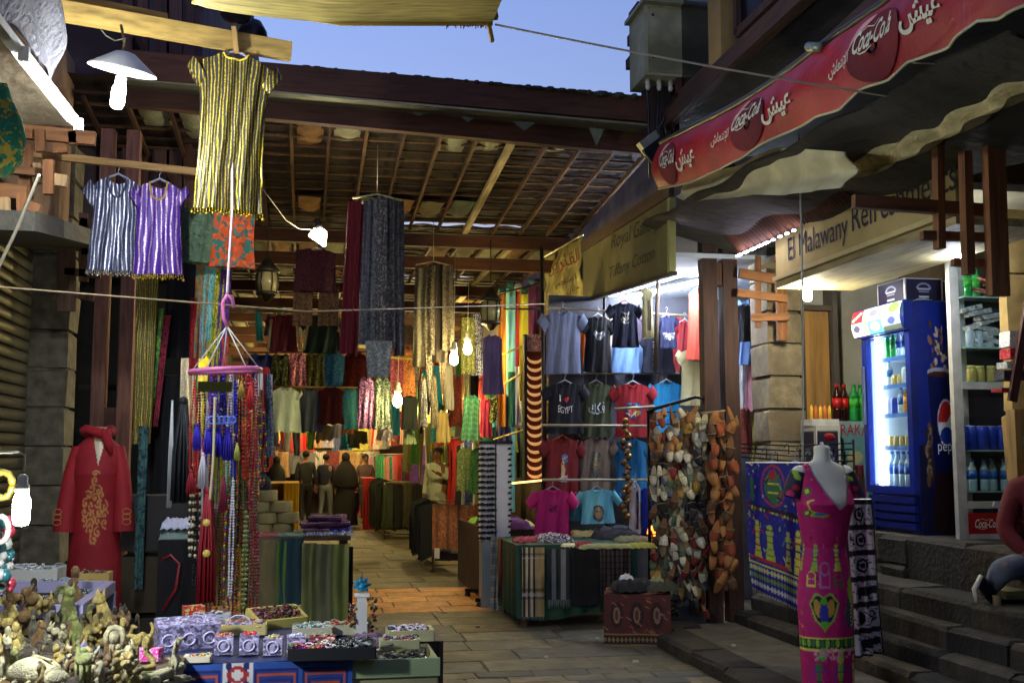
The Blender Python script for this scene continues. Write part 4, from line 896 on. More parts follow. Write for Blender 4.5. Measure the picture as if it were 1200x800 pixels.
def cv_cam():
    c=Cv(34,24); c.ell(17,12,15,11,(40,70,140),ring=.3); c.ell(14,13,7,5,(200,90,60)); c.ell(24,17,5,4,(220,180,80)); c.line([(6,6),(18,2),(28,8)],2.5,(80,140,200)); c.line([(5,18),(14,20),(22,14)],2,(225,225,225)); return c
def cv_face(): c=Cv(26,26); c.ell(13,14,12,11,(90,84,74)); c.ell(13,14,7,8,(180,150,110)); c.line([(9,12),(11,12)],1.5,(20,20,20)); c.line([(15,12),(17,12)],1.5,(20,20,20)); return c
def cv_heart(): c=Cv(20,20); c.ell(6,6,5,5,(190,40,50)); c.ell(14,6,5,5,(190,40,50)); c.poly([(1,8),(19,8),(10,19)],(190,40,50)); return c
YT=11.4; GT='T-shirts on the shop display wall'
WHTX=(226,226,228)
def ts_(x0,y0,x1,y1,c,lab,Y=YT,**k): return garment(x0,y0,x1,y1,Y,Mc(c),lab,group=GT,**k)
ts_(633,364,686,438,(104,112,140),'plain grey-blue T-shirt at the street end of the upper rail',sl=.2,hanger=(80,84,90))
ts_(680,370,722,436,(26,26,34),'black T-shirt with small white oval print on a white hanger',sl=.22,pr=(cv_fish(),-.5,.5,.22,.42),Y=11.5,hanger=(220,225,235))
ts_(712,354,752,407,(22,26,50),'navy T-shirt with cream scribble print hung beneath the lit ceiling',sl=.26,pr=(cv_bird(),-.5,.5,.12,.5),Y=11.2,hanger=(230,90,90))
ts_(716,402,756,437,(120,160,220),'light blue shirt hanging behind the navy printed T-shirt',sl=.0,Y=11.6,hanger=None)
ts_(750,395,792,437,(18,22,44),'navy T-shirt with white vertical lettering',sl=.1,Y=11.5,txt=[('REGATTA',-.42,.12,.8,.26,WHTX,1)],hanger=None)
garment(751,337,766,396,11.1,Mc((170,160,120)),'narrow khaki folded shirt with a vertical pattern under the lit ceiling',sl=.12,group=GT,pr=(Cv(6,20,(90,84,60)),-.3,.3,.2,.85))
ts_(768,370,795,408,(26,34,70),'navy T-shirt with white winged emblem',sl=.2,Y=11.3,pr=(cv_wing(),-.9,.9,.45,.85))
ts_(788,376,818,436,(120,24,34),'dark red T-shirt half behind the coral long dress',sl=.15,Y=11.7)
garment(808,338,832,422,10.9,Mc((206,84,66)),'coral long-sleeved dress hanging beside the dark twin post','dress','dress',sl=.0,flare=.1,group=GT)
ts_(794,408,834,475,(168,164,128),'beige T-shirt hanging below the coral dress',sl=.18,Y=11.0)
ts_(636,448,688,508,(20,20,34),'black T-shirt printed I love Egypt with a red heart',sl=.22,Y=11.35,txt=[('I',-.32,.36,.13,.08,WHTX),('EGYPT',0,.58,.14,.9,WHTX)],pr=(cv_heart(),-.12,.25,.23,.37))
ts_(676,448,722,512,(70,78,52),'olive T-shirt with large white Arabic word',sl=.2,txt=[('\uFEDA\uFEDC\uFED3',.02,.56,.22,1.1,WHTX)],Y=11.5)
ts_(716,449,768,512,(150,28,40),'bright red T-shirt with round blue and orange print',sl=.22,pr=(cv_cam(),-.6,.6,.3,.65),Y=11.4)
ts_(757,447,806,512,(40,150,214),'bright sky blue T-shirt behind the sandal rack top',sl=.22,Y=11.6,hanger=(225,228,235))
ts_(632,513,686,580,(112,22,28),'maroon T-shirt with queen portrait print on an orange hanger',sl=.22,pr=(cv_nef(),-.32,.36,.2,.75),hanger=(236,96,40))
ts_(675,513,722,582,(140,122,104),'tan T-shirt with pharaoh mask print on an orange hanger',sl=.22,pr=(cv_tut(),-.45,.4,.18,.68),hanger=(236,96,40),Y=11.5)
ts_(716,514,763,588,(50,140,204),'sky blue T-shirt under the beaded belt',sl=.22,Y=11.6,hanger=(60,60,66))
ts_(754,515,790,588,(96,100,124),'dull grey T-shirt half hidden by the sandal rack',sl=.1,Y=11.8)
ts_(619,573,676,630,(190,30,110),'magenta child T-shirt hung low over the table',sl=.3,Y=11.0,pr=(cv_bird((90,20,60)),-.35,.35,.25,.45),hanger=(120,124,140))
ts_(673,573,726,613,(120,204,222),'pale cyan child T-shirt with face print',sl=.3,Y=11.1,pr=(cv_face(),-.4,.4,.35,.95),hanger=(120,124,140))
ts_(655,506,690,518,(40,20,26),'dark folded garment hanging over the second rail',sl=0,Y=11.7,hanger=None)
garment(738,567,751,625,10.9,Mc((200,204,214)),'narrow white strip garment with black motifs beside the royal blue cloth','garment','garment',sl=0,pr=(Cv(6,30,(30,30,50)),.1,.5,.1,.9),group=GT)
garment(751,571,767,626,10.95,Mc((30,50,170)),'royal blue cloth hanging at the end of the table','cloth','hanging_cloth',sl=0,group=GT,hanger=None)
garment(668,588,682,610,11.2,Mc((50,110,130)),'teal child garment between the magenta and cyan T-shirts',sl=0,group=GT)
# rails of the T-shirt wall
rk=empty('display_rails',(3.2,11.6,0),'white horizontal rails carrying rows of T-shirts','display rack')
RL=mat((170,166,140),'metal',met=.2)
for (a_,b_,Y) in (((640,360),(840,372),11.55),((640,437),(796,437),11.62),((635,498),(765,499),11.2),((636,562),(764,562),11.2),((720,479),(767,476),11.1)):
    MB().tube([P(*a_,Y=Y),P(*b_,Y=Y)],.014,8).build('rail',RL,rk)
for px in (636,708,770): MB().tube([P(px,340,Y=11.75),V((P(px,340,Y=11.75).x,11.75,0))],.018,6).build('upright',mat((50,44,40),'metal'),rk)
MB().box((4.32,11.95,1.7),(3.36,.05,3.4)).build('shop_back_wall',mat((72,74,84),'plaster'),label='dull back panel behind the rows of T-shirts',cat='wall')
MB().box((5.0,10.9,1.7),(.05,2.2,3.4)).build('shop_side_wall',mat((90,84,76),'plaster'),label='side partition of the T-shirt shop',cat='wall')
for i,c in enumerate(((180,90,30),(190,170,150),(60,50,70),(150,40,40))):
    garment(662+i*38,371,690+i*38,436,11.85,Mc(c),'folded %s garment filling a gap behind the upper T-shirt row' % ('orange','cream','dark violet','red')[i],'garment','garment',sl=0,hanger=None,group=GT)
# clothes in the side passage between the dark post and stone pillar
for a in (((866,350,903,428,10.6),(96,130,190),'pale blue long shirt hanging behind the wooden lattice',.15),((864,356,880,400,10.4),(30,36,48),'black jacket edge beside the dark twin post',0),
          ((866,424,884,480,10.7),(200,206,214),'white trousers hanging below the pale blue shirt',0),((876,420,908,482,10.6),(200,140,160),'pink long shirt hanging beside the stone pillar',0),
          ((866,478,880,530,10.5),(150,60,70),'red patterned garment low in the side passage',0),((880,480,902,540,10.6),(150,140,60),'olive yellow garment low in the side passage',0),((896,480,910,530,10.5),(190,40,110),'hot pink strip of cloth against the stone pillar',0)):
    garment(*a[0],Mc(a[1],'floral' if 'patterned' in a[2] else 'cloth',c2=(90,90,60) if 'patterned' in a[2] else None),a[2],'garment','hanging_garment',sl=a[3],hanger=None,flare=.08)
# ---------------- left front tops
garment(103,207,170,318,8.0,mat((60,66,92),'stripe',c2=(225,228,240),s=42,met=.75,ax=0),'silver striped sparkly top with coin hem','top','sparkly_top',sl=.24,neck=.42,nd=.22,trim=(210,205,190),flare=.08,waist=.02)
garment(156,213,214,322,7.9,mat((84,40,150),'stripe',c2=(220,180,200),s=30,met=.5,ax=0),'purple striped sparkly top with gold coin trim','top','sparkly_top',sl=.15,neck=.42,nd=.2,trim=(220,180,60),flare=.08,waist=.02,collar=(200,160,60))
garment(226,62,322,248,6.8,mat((52,46,40),'stripe',c2=(226,196,50),s=50,met=.65,ax=0),'long black and gold striped sequinned robe hanging from the pale beam','robe','striped_robe',sl=.12,slw=.1,neck=.34,nd=.04,trim=(225,190,50),flare=-.02,waist=.05,nu=40,t=.06,fold=.02,collar=(225,190,60))
garment(202,242,256,308,8.3,mat((84,108,78),'floral',c2=(110,130,90),s=.6),'sage green patterned tunic behind the striped robe','tunic','tunic',sl=0,hanger=None,nd=.1)
garment(250,246,298,314,8.2,mat((224,92,36),'floral',c2=(60,130,110),s=.5),'bright orange tunic with green bird print','tunic','tunic',sl=0,hanger=None,nd=.05)
MB().bar(P(-40,172,Y=7.95),P(234,202,Y=8.0),.035,.05).build('hanging_rail',mat((170,130,70),'wood',ax=0),label='thin pale wooden rail carrying the sparkly tops',cat='rail')
MB().bar(P(-80,-14,Y=6.5),P(341,61,Y=6.9),.06,.115).build('pale_beam',mat((206,168,84),'wood',ax=0,s=.8),label='rough pale yellow timber beam crossing above the white lamp shade',cat='beam')
MB().bar(P(-80,-32,Y=6.62),P(196,24,Y=6.8),.05,.07).build('split_plank',mat((196,156,76),'wood',ax=0,s=.8),label='shorter split plank lying on top of the pale beam',cat='plank')
MB().bar(P(274,32,Y=6.75),P(277,62,Y=6.75),.03,.035).build('wooden_peg',mat((190,150,80),'wood',ax=2),label='short wooden peg tied to the beam above the striped robe',cat='peg')
for (px,py,Y,lab) in ((277,10,7.6,'black round bell shape hanging behind the end of the pale beam'),(296,40,7.8,'black round lantern dome peeking above the pale beam end')):
    MB().lathe([(.02,.1),(.06,.09),(.1,.02),(.11,-.05),(.09,-.08),(.03,-.1)],P(px,py,Y=Y),14).build('dark_lantern',mat((24,24,30),'metal'),label=lab,cat='lantern')
# ceiling awning overhead of straw matting
sa=empty('straw_awning',(.2,4.6,3.6),'yellowish straw awning stretched overhead against the sky','awning')
def saf(u,v,o=0.):
    q=P(225+352*u,1+26*min(1,u*2.2) ** .5,Y=5.4); y=5.4-2.6*v
    return V((q.x,y,q.z+.03*v+.02*sin(u*19+v*5)*v-.05*sin(v*pi*.5)*sin(u*pi)+o))
b=MB(); b.grid(saf,40,16); b.grid(lambda u,v: saf(u,v,.012),40,16); b.build('straw_sheet',mat((214,190,96),'wood',ax=0,s=1.6),sa)
MB().tube([saf(0,0),saf(.5,0),saf(1,0)],.016,6).build('rolled_edge',mat((200,172,84),'cloth'),sa)
MB().bar(P(580,22,Y=5.42),P(566,-40,Y=5.2),.035,.035).build('pole',mat((150,120,60),'wood',ax=2),sa)
MB().bar(P(571,20,Y=5.4),P(577,49,Y=5.4),.018,.03).build('rag',mat((170,140,70),'cloth'),sa)
b=MB(); rr=RND(8)
for i in range(26): q=P(524+i*1.8,25,Y=5.4); b.tube([q,q+V((rr.uniform(-.005,.005),0,-.012-.03*rr.random()))],.003,4)
b.build('fringe',mat((120,70,90),'cloth'),sa)
# left canopy and lattice
cn=empty('shop_canopy',(-1.9,5,3.5),'beige underside of the shop canopy beside the fluorescent tube','canopy')
b=MB(); A=P(28,66,Y=5.0); B_=P(92,148,Y=6.15)
b.box((-2.05,4.2,3.56),(1.35,5.0,.04)); b.build('soffit',mat((176,156,116),'plaster',c2=(150,120,80)),cn)
b=MB(); b.grid(lambda u,v: V((-1.29+.05*v+.02*sin(u*23+v*6),2.2+3.5*u,3.46+.34*v+.02*sin(u*41))),70,12); b.grid(lambda u,v: V((-1.28+.05*v+.02*sin(u*23+v*6),2.2+3.5*u,3.46+.34*v+.02*sin(u*41))),70,12)
b.build('sacking_flap',mat((62,57,56),'canvas',c2=(50,40,36),s=3),cn)
lt=empty('wooden_screen',(-2.1,7.6,2.8),'orange-brown crossed wooden screen blocks below the fluorescent tube','screen')
LM=mat((150,100,54),'wood',ax=0); LMz=mat((142,92,48),'wood',ax=2); LMp=mat((180,146,96),'wood',ax=2)
for (x0,y0,x1,y1,w_,d_,m_) in ((-20,150,112,163,.09,7.6,LM),(-20,196,62,204,.05,7.4,LM),(-20,222,32,226,.09,7.2,LM),(60,210,79,213,.075,7.3,LMp),(30,170,31,232,.08,7.5,LMz),(57,188,57,228,.06,7.25,LMz),(47,152,48,178,.06,7.55,LMz),(26,228,27,262,.06,7.1,LMz),(4,232,5,254,.07,7.05,LMp),(44,192,44,215,.05,7.45,LMp),(30,240,47,246,.06,7.1,LMz),(85,155,86,170,.05,7.6,LMz),(20,152,20,182,.1,7.6,LMz),(70,165,71,180,.09,7.65,LM)):
    MB().bar(P(x0,y0,Y=d_),P(x1,y1,Y=d_),.05 if abs(x1-x0) > abs(y1-y0) else w_,w_ if abs(x1-x0) > abs(y1-y0) else .05).build('block',m_,lt)
l2=empty('wooden_screen',(-2.1,9.4,2.4),'dark brown crossed wooden screen beside the silver sparkly top','screen')
for (x0,y0,x1,y1,w_) in ((78,292,78,365,.14),(98,250,98,330,.07),(76,318,118,322,.06),(96,292,110,292,.1),(94,262,110,264,.09),(88,345,110,350,.05)):
    MB().bar(P(x0,y0,Y=9.5),P(x1,y1,Y=9.5),.05 if abs(x1-x0) > abs(y1-y0) else w_,w_ if abs(x1-x0) > abs(y1-y0) else .05).build('block',mat((104,74,48),'wood',ax=2),l2)
MB().box((-2.3,8.6,3.25),(1.3,3.2,.12),MR(rad(8),3,'X')).build('sloping_canopy',mat((84,80,66),'wood',ax=1),label='dark sloping boarded canopy over the roller shutter',cat='canopy')
MB().box((-2.35,8.0,4.3),(.5,4.2,1.6)).build('fascia_wall',mat((158,128,96),'plaster',c2=(120,94,74)),label='orange-beige plastered fascia above the wooden screen',cat='wall')
# plastic bag at far left edge
b=MB(); b.lathe([(.03,.26),(.05,.2),(.09,.12),(.11,.04),(.1,-.06),(.05,-.12)],P(-4,172,Y=4.6),14,sy=.6); b.build('plastic_bag',mat((40,130,90),'print',c2=(210,180,60),s=1.5),label='shiny plastic bag with green and yellow print hung by the canopy',cat='bag')
# ---------------- red robe on mannequin
def bodice(name,prof,c,m,parent,cv=None,nu=48,nv=40,a0=0.,keep=None,sy=None,off=0.):
    "prof: list (z, rx, ry, yoff); u=.5 is front (-y)"
    def fn(u,v):
        f=v*(len(prof)-1); i=min(int(f),len(prof)-2); t=f-i; t=t*t*(3-2*t) if False else t
        p=[prof[i][k]*(1-t)+prof[i+1][k]*t for k in range(4)]; a=2*pi*(u+.25) ; rp=1+(.03*sin(a*9+v*2)*max(0,v-.45)*1.6)
        return V(c)+V((cos(a)*(p[1]+off)*rp,sin(a)*-1*-(p[2]+off)*rp*-1*-1+p[3],p[0]))
    b=MB(); b.grid(fn,cv.w if cv else nu,cv.h if cv else nv,cv=cv,keep=keep); return b.build(name,m,parent,loc=c)
# check orientation: u=.5 -> a = 1.5pi -> sin=-1 -> -y = towards the camera
rc=P(112,620,Y=8.1); rc=V((rc.x,8.1,0))
rz=lambda py: P(112,py,Y=8.1).z
rd=empty('robe_mannequin',rc,'red embroidered robe on a headless mannequin with a rolled red scarf at the neck','mannequin')
s_=8.1/1290
prof=[(rz(508),.06,.055,0),(rz(514),.09,.07,0),(rz(522),.14,.085,0),(rz(535),.165,.11,0),(rz(555),.16,.13,-.01),(rz(585),.145,.11,0),(rz(620),.16,.12,0),(rz(660),.175,.13,0),(rz(700),.185,.14,0),(rz(760),.2,.16,0),(rz(800),.21,.17,0)]
cv=Cv(160,240,(150,17,28)); gold=(196,140,70)
def sw(cx,cy,r_,a0,turns,w_=1.3):
    cv.line([(cx+r_*(1-t/14)*cos(a0+turns*6.28*t/14),cy+r_*(1-t/14)*sin(a0+turns*6.28*t/14)) for t in range(15)],w_,gold)
for i in range(9):
    t_=(i+.5)/9; cyy=92+62*t_; wdt=17*sin(pi*t_ ** 1.3)+2
    for j in range(max(1,int(wdt/4.2))): sw(82+(j+.5-max(1,int(wdt/4.2))/2)*7.5,cyy+(j % 2)*2,4.3,i*1.3+j*2,1.25 if (i+j) % 2 else -1.25,1.5)
b0=bodice('robe',prof,rc,mat(WW,'vcol',r=.75),rd,cv=cv,keep=lambda u,v: not (abs(u-.52) < .075*(1-v/.36) and v < .36))
bodice('mannequin_torso',[(rz(500),.055,.055,0)]+[(p[0],p[1]-.014,p[2]-.014,p[3]) for p in prof[:6]],rc,mat((196,180,140),'plastic'),rd,nv=20)
for s in (-1,1):
    pts=[rc+V((s*.125,0,rz(524))),rc+V((s*.165,-.02,rz(555))),rc+V((s*.185,-.05,rz(590))),rc+V((s*.195,-.06,rz(622)))]
    MB().tube(pts,[.05,.056,.062,.075],14,cap=False).build('sleeve',mat((150,17,28),'cloth',r=.75),rd)
    b=MB()
    for i in range(3): b.tube([pts[3]+V((s*.03+.03*cos(a),-.09+.0*a,.07+.035*i+.02*sin(a))) for a in [j*.9 for j in range(8)]],.003,4)
    b.build('sleeve_embroidery',mat(gold,'cloth'),rd)
MB().tube([rc+V((.085*cos(a)-.01,.075*sin(a),rz(506)+.015*sin(a*2))) for a in [i*.42 for i in range(16)]],[.034+.006*sin(i*1.7) for i in range(16)],10).build('rolled_scarf',mat((150,18,28),'cloth'),rd)
MB().tube([rc+V((.05,-.08,rz(505))),rc+V((.08,-.1,rz(520))),rc+V((.1,-.1,rz(532)))],[.04,.03,.012],8).build('scarf_end',mat((150,18,28),'cloth'),rd)
MB().tube([rc,rc+V((0,0,1.0))],.02,8).build('stand_pole',mat((60,56,50),'metal'),rd); MB().lathe([(.2,0),(.2,.02),(.02,.04)],rc,16).build('stand_base',mat((60,56,50),'metal'),rd)
# ---------------- pink dress mannequin
pc_=P(968,700,Y=6.75); pc_=V((pc_.x,6.75,.12)); pz=lambda py: (P(968,py,Y=6.75).z-.12)
pk=empty('dress_mannequin',pc_,'magenta printed ankh and scarab dress on a white headless mannequin beside the steps','mannequin')
pxm=7.6/1290
prof=[(pz(542),.1,.07,0),(pz(547),.155,.08,0),(pz(556),.185,.095,0),(pz(572),.178,.11,-.01),(pz(590),.18,.14,-.03),(pz(605),.165,.12,-.01),(pz(640),.134,.095,0),(pz(665),.155,.115,.01),(pz(700),.175,.13,.01),(pz(730),.172,.125,0),(pz(770),.165,.12,0),(pz(800),.16,.115,0),(pz(812),.165,.12,0)]; prof=[(a,b_*1.06,c_*1.0,d_) for a,b_,c_,d_ in prof]
G1,G2,YL,BL,DK,RDD=(150,190,50),(60,120,50),(226,220,80),(50,60,160),(30,24,40),(190,30,50)
MG = (196, 20, 106); cw, ch_ = 170, 300; cv = Cv(cw, ch_, MG); X = lambda x: 42 + (x - 0) * .86   # front half spans u .25-.75
def py2v(py): # row in canvas for a photo row
    for (a,b_) in zip(range(len(prof)-1),range(1,len(prof))):
        za,zb_=prof[a][0],prof[b_][0]; z=pz(py)
        if za >= z >= zb_: return (a+(za-z)/(za-zb_))/(len(prof)-1)*ch_
    return ch_-1
def px2u(px): return (.5+math.asin(max(-1,min(1,(px-970)/33)))/(2*pi))*cw
R_=RND(11)
for i in range(200): cv.ell(R_.random()*cw,R_.random()*ch_,.8,.8,(224,60,140))
def fig(px, py0, py1, c, c2):     # upright Egyptian figure
    x=px2u(px); a,b_=py2v(py0),py2v(py1); h=b_-a
    cv.ell(x,a+h*.07,2.6,h*.06,c); cv.poly([(x-3.5,a+h*.16),(x+3.5,a+h*.16),(x+2,a+h*.5),(x+4.5,b_),(x-4.5,b_),(x-2,a+h*.5)],c); cv.line([(x-4,a+h*.2),(x-7,a+h*.45)],1.4,c2); cv.line([(x+4,a+h*.2),(x+8,a+h*.3)],1.4,c2)
    for k in range(4): cv.line([(x-3,a+h*(.3+.17*k)),(x+3,a+h*(.3+.17*k))],1.1,(c2,DK)[k % 2])
def ankh(px,py0,py1,c):
    x=px2u(px); a,b_=py2v(py0),py2v(py1); h=b_-a; cv.ell(x,a+h*.28,5.5,h*.28,c,ring=.22); cv.rect(x-5.5,a+h*.3,x-4,b_,c); cv.rect(x+4,a+h*.3,x+5.5,b_,c); cv.rect(x-5.5,b_-2,x+5.5,b_,c)
for i in range(150):
    gx,gy=R_.random()*cw,R_.random()*ch_; cv.line([(gx,gy),(gx+R_.uniform(-3,3),gy+R_.uniform(-4,4))],R_.uniform(.8,1.6),(G1,YL,BL,DK,RDD,(230,90,150))[i % 6])
for px in (946,976,1000,915): fig(px+2,636,668,G1 if px != 976 else YL,BL)
ankh(960,657,688,(176,120,170)); ankh(978,670,686,G2); ankh(945,668,686,YL)
x, a, b_ = px2u(958), py2v(692), py2v(738); h = b_ - a       # scarab heart
cv.poly([(x-15,a+h*.25),(x-8,a),(x,a+h*.1),(x+8,a),(x+15,a+h*.25),(x+10,a+h*.7),(x,b_),(x-10,a+h*.7)],G1); cv.poly([(x-13,a+h*.27),(x-7,a+h*.06),(x,a+h*.14),(x+7,a+h*.06),(x+13,a+h*.27),(x+8,a+h*.68),(x,b_-h*.08),(x-8,a+h*.68)],DK)
cv.ell(x-6,a+h*.4,4,h*.25,(200,150,50),-.2); cv.ell(x+6,a+h*.4,4,h*.25,(200,150,50),.2); cv.ell(x,a+h*.55,4.5,h*.3,BL); cv.ell(x,a+h*.22,3.5,h*.09,(110,190,40)); cv.poly([(x-5,b_-h*.2),(x,b_-h*.05),(x+5,b_-h*.2),(x,b_-h*.28)],(110,190,40))
x,a,b_=px2u(992),py2v(676),py2v(735); cv.ell(x,(a+b_)/2+4,7,(b_-a)*.42,(70,80,90),.2); cv.ell(x+2,a+10,4.5,10,(150,190,40),.2)
for k in range(9): cv.line([(x-1,a+14+k*3.6),(x+8,a+10+k*3.6)],1.2,YL)
a=py2v(742); cv.rect(0,a,cw,a+2,YL); cv.rect(0,a+2,cw,a+9,DK); cv.rect(0,a+9,cw,a+11,YL)
for k in range(34): cv.ell(k*5+2,a+5.5,2.2,2.6,G1 if k % 2 else G2)
for px in (950,976,996): fig(px,762,812,(YL,G1,G2)[px % 3],BL); 
cv.ell(px2u(955),py2v(763),4.5,5,(90,190,60)); cv.ell(px2u(976),py2v(768),4,5,YL)
for k in range(60): cv.ell(px2u(945+R_.random()*50),py2v(756+R_.random()*14),1,1,(230,150,170))
x,a=px2u(955),py2v(600); cv.poly([(x-12,a-6),(x+9,a+4),(x+14,a),(x+4,a+9),(x-10,a+6)],G1); cv.line([(x-10,a-4),(x-14,a-20),(x-6,a-24)],2,YL); cv.ell(x,a+2,6,3,(60,120,180))
for px,py in ((944,575),(942,600),(998,560),(1002,575)): cv.ell(px2u(px),py2v(py),5,7,G2,.4); cv.ell(px2u(px),py2v(py),2.5,4,YL,.4)
for px,py in ((978,628),(980,650),(990,615)): cv.line([(px2u(px),py2v(py)),(px2u(px+4),py2v(py+10))],1.6,(230,100,60))
def vneck(u,v):
    y=v*12; dx=(u-.535); return not (y < 4.4 and abs(dx) < .19*(1-y/4.4) ** .7*(1 if y > .6 else 1.2))
bodice('dress',prof,pc_,mat(WW,'vcol',r=.7),pk,cv=cv,keep=vneck)
WM=mat((226,222,200),'plastic',r=.4)
bodice('mannequin_torso',[(pz(522),.04,.045,0),(pz(524),.052,.055,0),(pz(532),.05,.052,0),(pz(539),.06,.056,0)]+[(p[0],p[1]-.012,p[2]-.012,p[3]) for p in prof[:9]],pc_,WM,pk,nv=26)
MB().lathe([(.045,0),(.04,.006),(.012,.012),(.01,.03)],pc_+V((0,0,pz(523))),16).build('neck_cap',mat((190,186,166),'plastic'),pk)
cs=Cv(30,20,(40,30,60))
for k in range(40): cs.ell(R_.random()*30,R_.random()*20,2,2,(G1,RDD,YL,MG,(30,30,50))[k % 5])
for s in (-1,1):
    A=pc_+V((s*.165,0,pz(553))); D=V((s*.06,-.01,-.16)); b=MB()
    b.grid(lambda u,v: A+D*v+V((cos(6.283*u)*(.055+.006*v),sin(6.283*u)*.06,s*cos(6.283*u)*.018)),30,20,cv=cs); b.build('sleeve',mat(WW,'vcol',r=.7),pk)
    MB().ball(A+V((-s*.005,0,-.0)),(.05,.058,.045),10,7).build('shoulder',WM,pk)
MB().tube([pc_,pc_+V((0,0,.6))],.015,8).build('stand_pole',mat((70,70,74),'metal'),pk); MB().lathe([(.18,0),(.18,.015),(.02,.03)],pc_,18).build('stand_base',mat((70,70,74),'metal'),pk)
# ---------------- hanging printed cloths beside it
def panel(x0,y0,x1,y1,Y,m,label,cat='scarf',name='scarf',cv=None,fold=.015,nf=3.,back=.0,skew=0.,taper=0.,bot=0.,fringe=None,group=None,nu=14,nv=18,layers=True,Y2=None,seed=0,uvs=None):
    "cloth hung flat from its top edge; bottom edge may slope by bot px"
    A,B_=P(x0,y0,Y=Y),P(x1,y0,Y=Y); W_=B_.x-A.x; H=A.z-P((x0+x1)/2,y1,Y=Y).z; c0=(A+B_)/2; Yq=Y2 if Y2 else Y
    ph=seed*1.7+x0*.3; bz=bot/1290*Y
    def fn(u,v,o=0.):
        x=(u-.5)*W_*(1+taper*v)+skew*v; y=(Yq-Y)*(u)+fold*sin(u*nf*6.283+ph)*(.35+.65*v)+fold*.4*sin(v*5+u*9+ph)
        return V((c0.x+x,Y+y+o,c0.z+(B_.z-A.z)*(u-.5)-(H+bz*(u-.5))*v))
    T_=empty(name,(c0.x,Y,c0.z-H),label,cat,group); b=MB(); U=uvs or (W_,H)
    b.grid(fn,cv.w if cv else nu,cv.h if cv else nv,cv=cv,uvs=U)
    if layers: b.grid(lambda u,v: fn(1-u,v*(.94 if not back else back),.018),nu if not cv else cv.w,nv if not cv else cv.h,cv=cv,uvs=U); b.grid(lambda u,v: V((lambda q: (q.x,Y+(Yq-Y)*u+.018*v+fold*.35*sin(u*nf*6.283+ph),q.z+.006*sin(pi*v)))(fn(u,0))),nu,2)
    b.build('cloth',m,T_)
    if fringe:
        b=MB(); n=max(8,int(W_/.014))
        for i in range(n):
            q=fn((i+.5)/n,1); b.tube([q,q+V((random.uniform(-.006,.006),random.uniform(-.004,.004),-fringe*random.uniform(.7,1)))],.0028,3)
        b.build('fringe',m if not cv else mat((150,150,150),'cloth'),T_)
    return T_
cv=Cv(110,150,(34,34,140))
def figc(x,a,b_,c,c2):
    h=b_-a; cv.ell(x,a+h*.07,3.2,h*.07,c); cv.poly([(x-4,a+h*.16),(x+4,a+h*.16),(x+2.5,a+h*.5),(x+6,b_),(x-6,b_),(x-2.5,a+h*.5)],c); cv.line([(x-4,a+h*.2),(x-8,a+h*.4)],1.8,c2); cv.line([(x+4,a+h*.2),(x+9,a+h*.28)],1.8,c2)
    for k in range(4): cv.line([(x-3,a+h*(.3+.17*k)),(x+3,a+h*(.3+.17*k))],1.3,(c2,DK)[k % 2])
cv.ell(36,26,15,24,(180,60,60),ring=.12); cv.ell(36,27,10,19,G2); cv.ell(36,14,4,6,RDD); cv.line([(30,24),(42,24)],2,YL); cv.line([(30,34),(42,34)],2,YL)
cv.ell(84,30,11,26,G1,.4); cv.ell(84,30,6,20,(40,60,50),.4)
for k in range(9): cv.line([(78,12+k*4.4),(92,8+k*4.4)],1.3,YL)
R4=RND(6)
for i in range(260):
    gx,gy=R4.random()*110,R4.random()*116; cv.line([(gx,gy),(gx+R4.uniform(-3,3),gy+R4.uniform(-5,5))],R4.uniform(.8,1.8),(G1,YL,(60,70,190),DK,RDD,G2)[i % 6])
cv.line([(6,20),(8,44)],5,G2); cv.ell(98,48,7,6,(40,40,60)); cv.line([(0,52),(55,56),(110,66)],6,DK); 
for k in range(24): cv.ell(2+k*4.6,52.5+k*.6,1.8,1.8,(RDD,YL,G1)[k % 3])
for i,x in enumerate((14,30,52,68,84,102)): figc(x,68+(i % 3)*2+i*.8,112+i*1.4,(YL,(180,200,60),(200,190,90))[i % 3],(RDD,BL,(60,140,120))[i % 3])
cv.line([(0,112),(50,114)],4,RDD); cv.rect(0,118,110,120,YL)
for r_ in range(3):
    for k in range(28): cv.ell(k*4+2,125+r_*9,1.7,3,((210,210,120),(120,150,60),(200,200,180))[r_])
    cv.rect(0,130+r_*9,110,131+r_*9,(20,20,60))
panel(874,542,945,705,7.9,mat(WW,'vcol',r=.7),'royal blue sarong printed with pharaohs and yellow figures','sarong','sarong',cv=cv,bot=40,fold=.03,nf=2.5,taper=-.05,Y2=7.5,fringe=.02)
cv=Cv(36,170,(20,20,24)); R3=RND(2)
for k in range(6):
    y0=6+k*28; cv.rect(2,y0,34,y0+22,(206,206,200))
    for q in range(40): cv.ell(3+R3.random()*30,y0+R3.random()*22,.9,.9,(40,40,44))
    if k in (3,5): cv.ell(18,y0+11,9,5.5,(20,20,24)); cv.rect(11,y0+12,14,y0+20,(20,20,24)); cv.rect(21,y0+12,24,y0+20,(20,20,24)); cv.ell(28,y0+9,4,4,(20,20,24)); cv.line([(31,y0+10),(32,y0+18)],2,(20,20,24))
    elif k == 4: cv.ell(12,y0+12,4,8,(20,20,24)); cv.ell(24,y0+8,4,4,(20,20,24),ring=.4); cv.line([(22,y0+18),(28,y0+12)],2,(20,20,24))
    else: cv.ell(18,y0+11,7,8,(20,20,24),ring=.4); cv.ell(18,y0+11,3,3,(20,20,24))
panel(990,585,1022,768,6.98,mat(WW,'vcol',r=.8),'black and white elephant-print trousers hanging behind the magenta dress','trousers','printed_trousers',cv=cv,skew=.05,taper=.1,fold=.02,bot=-6)
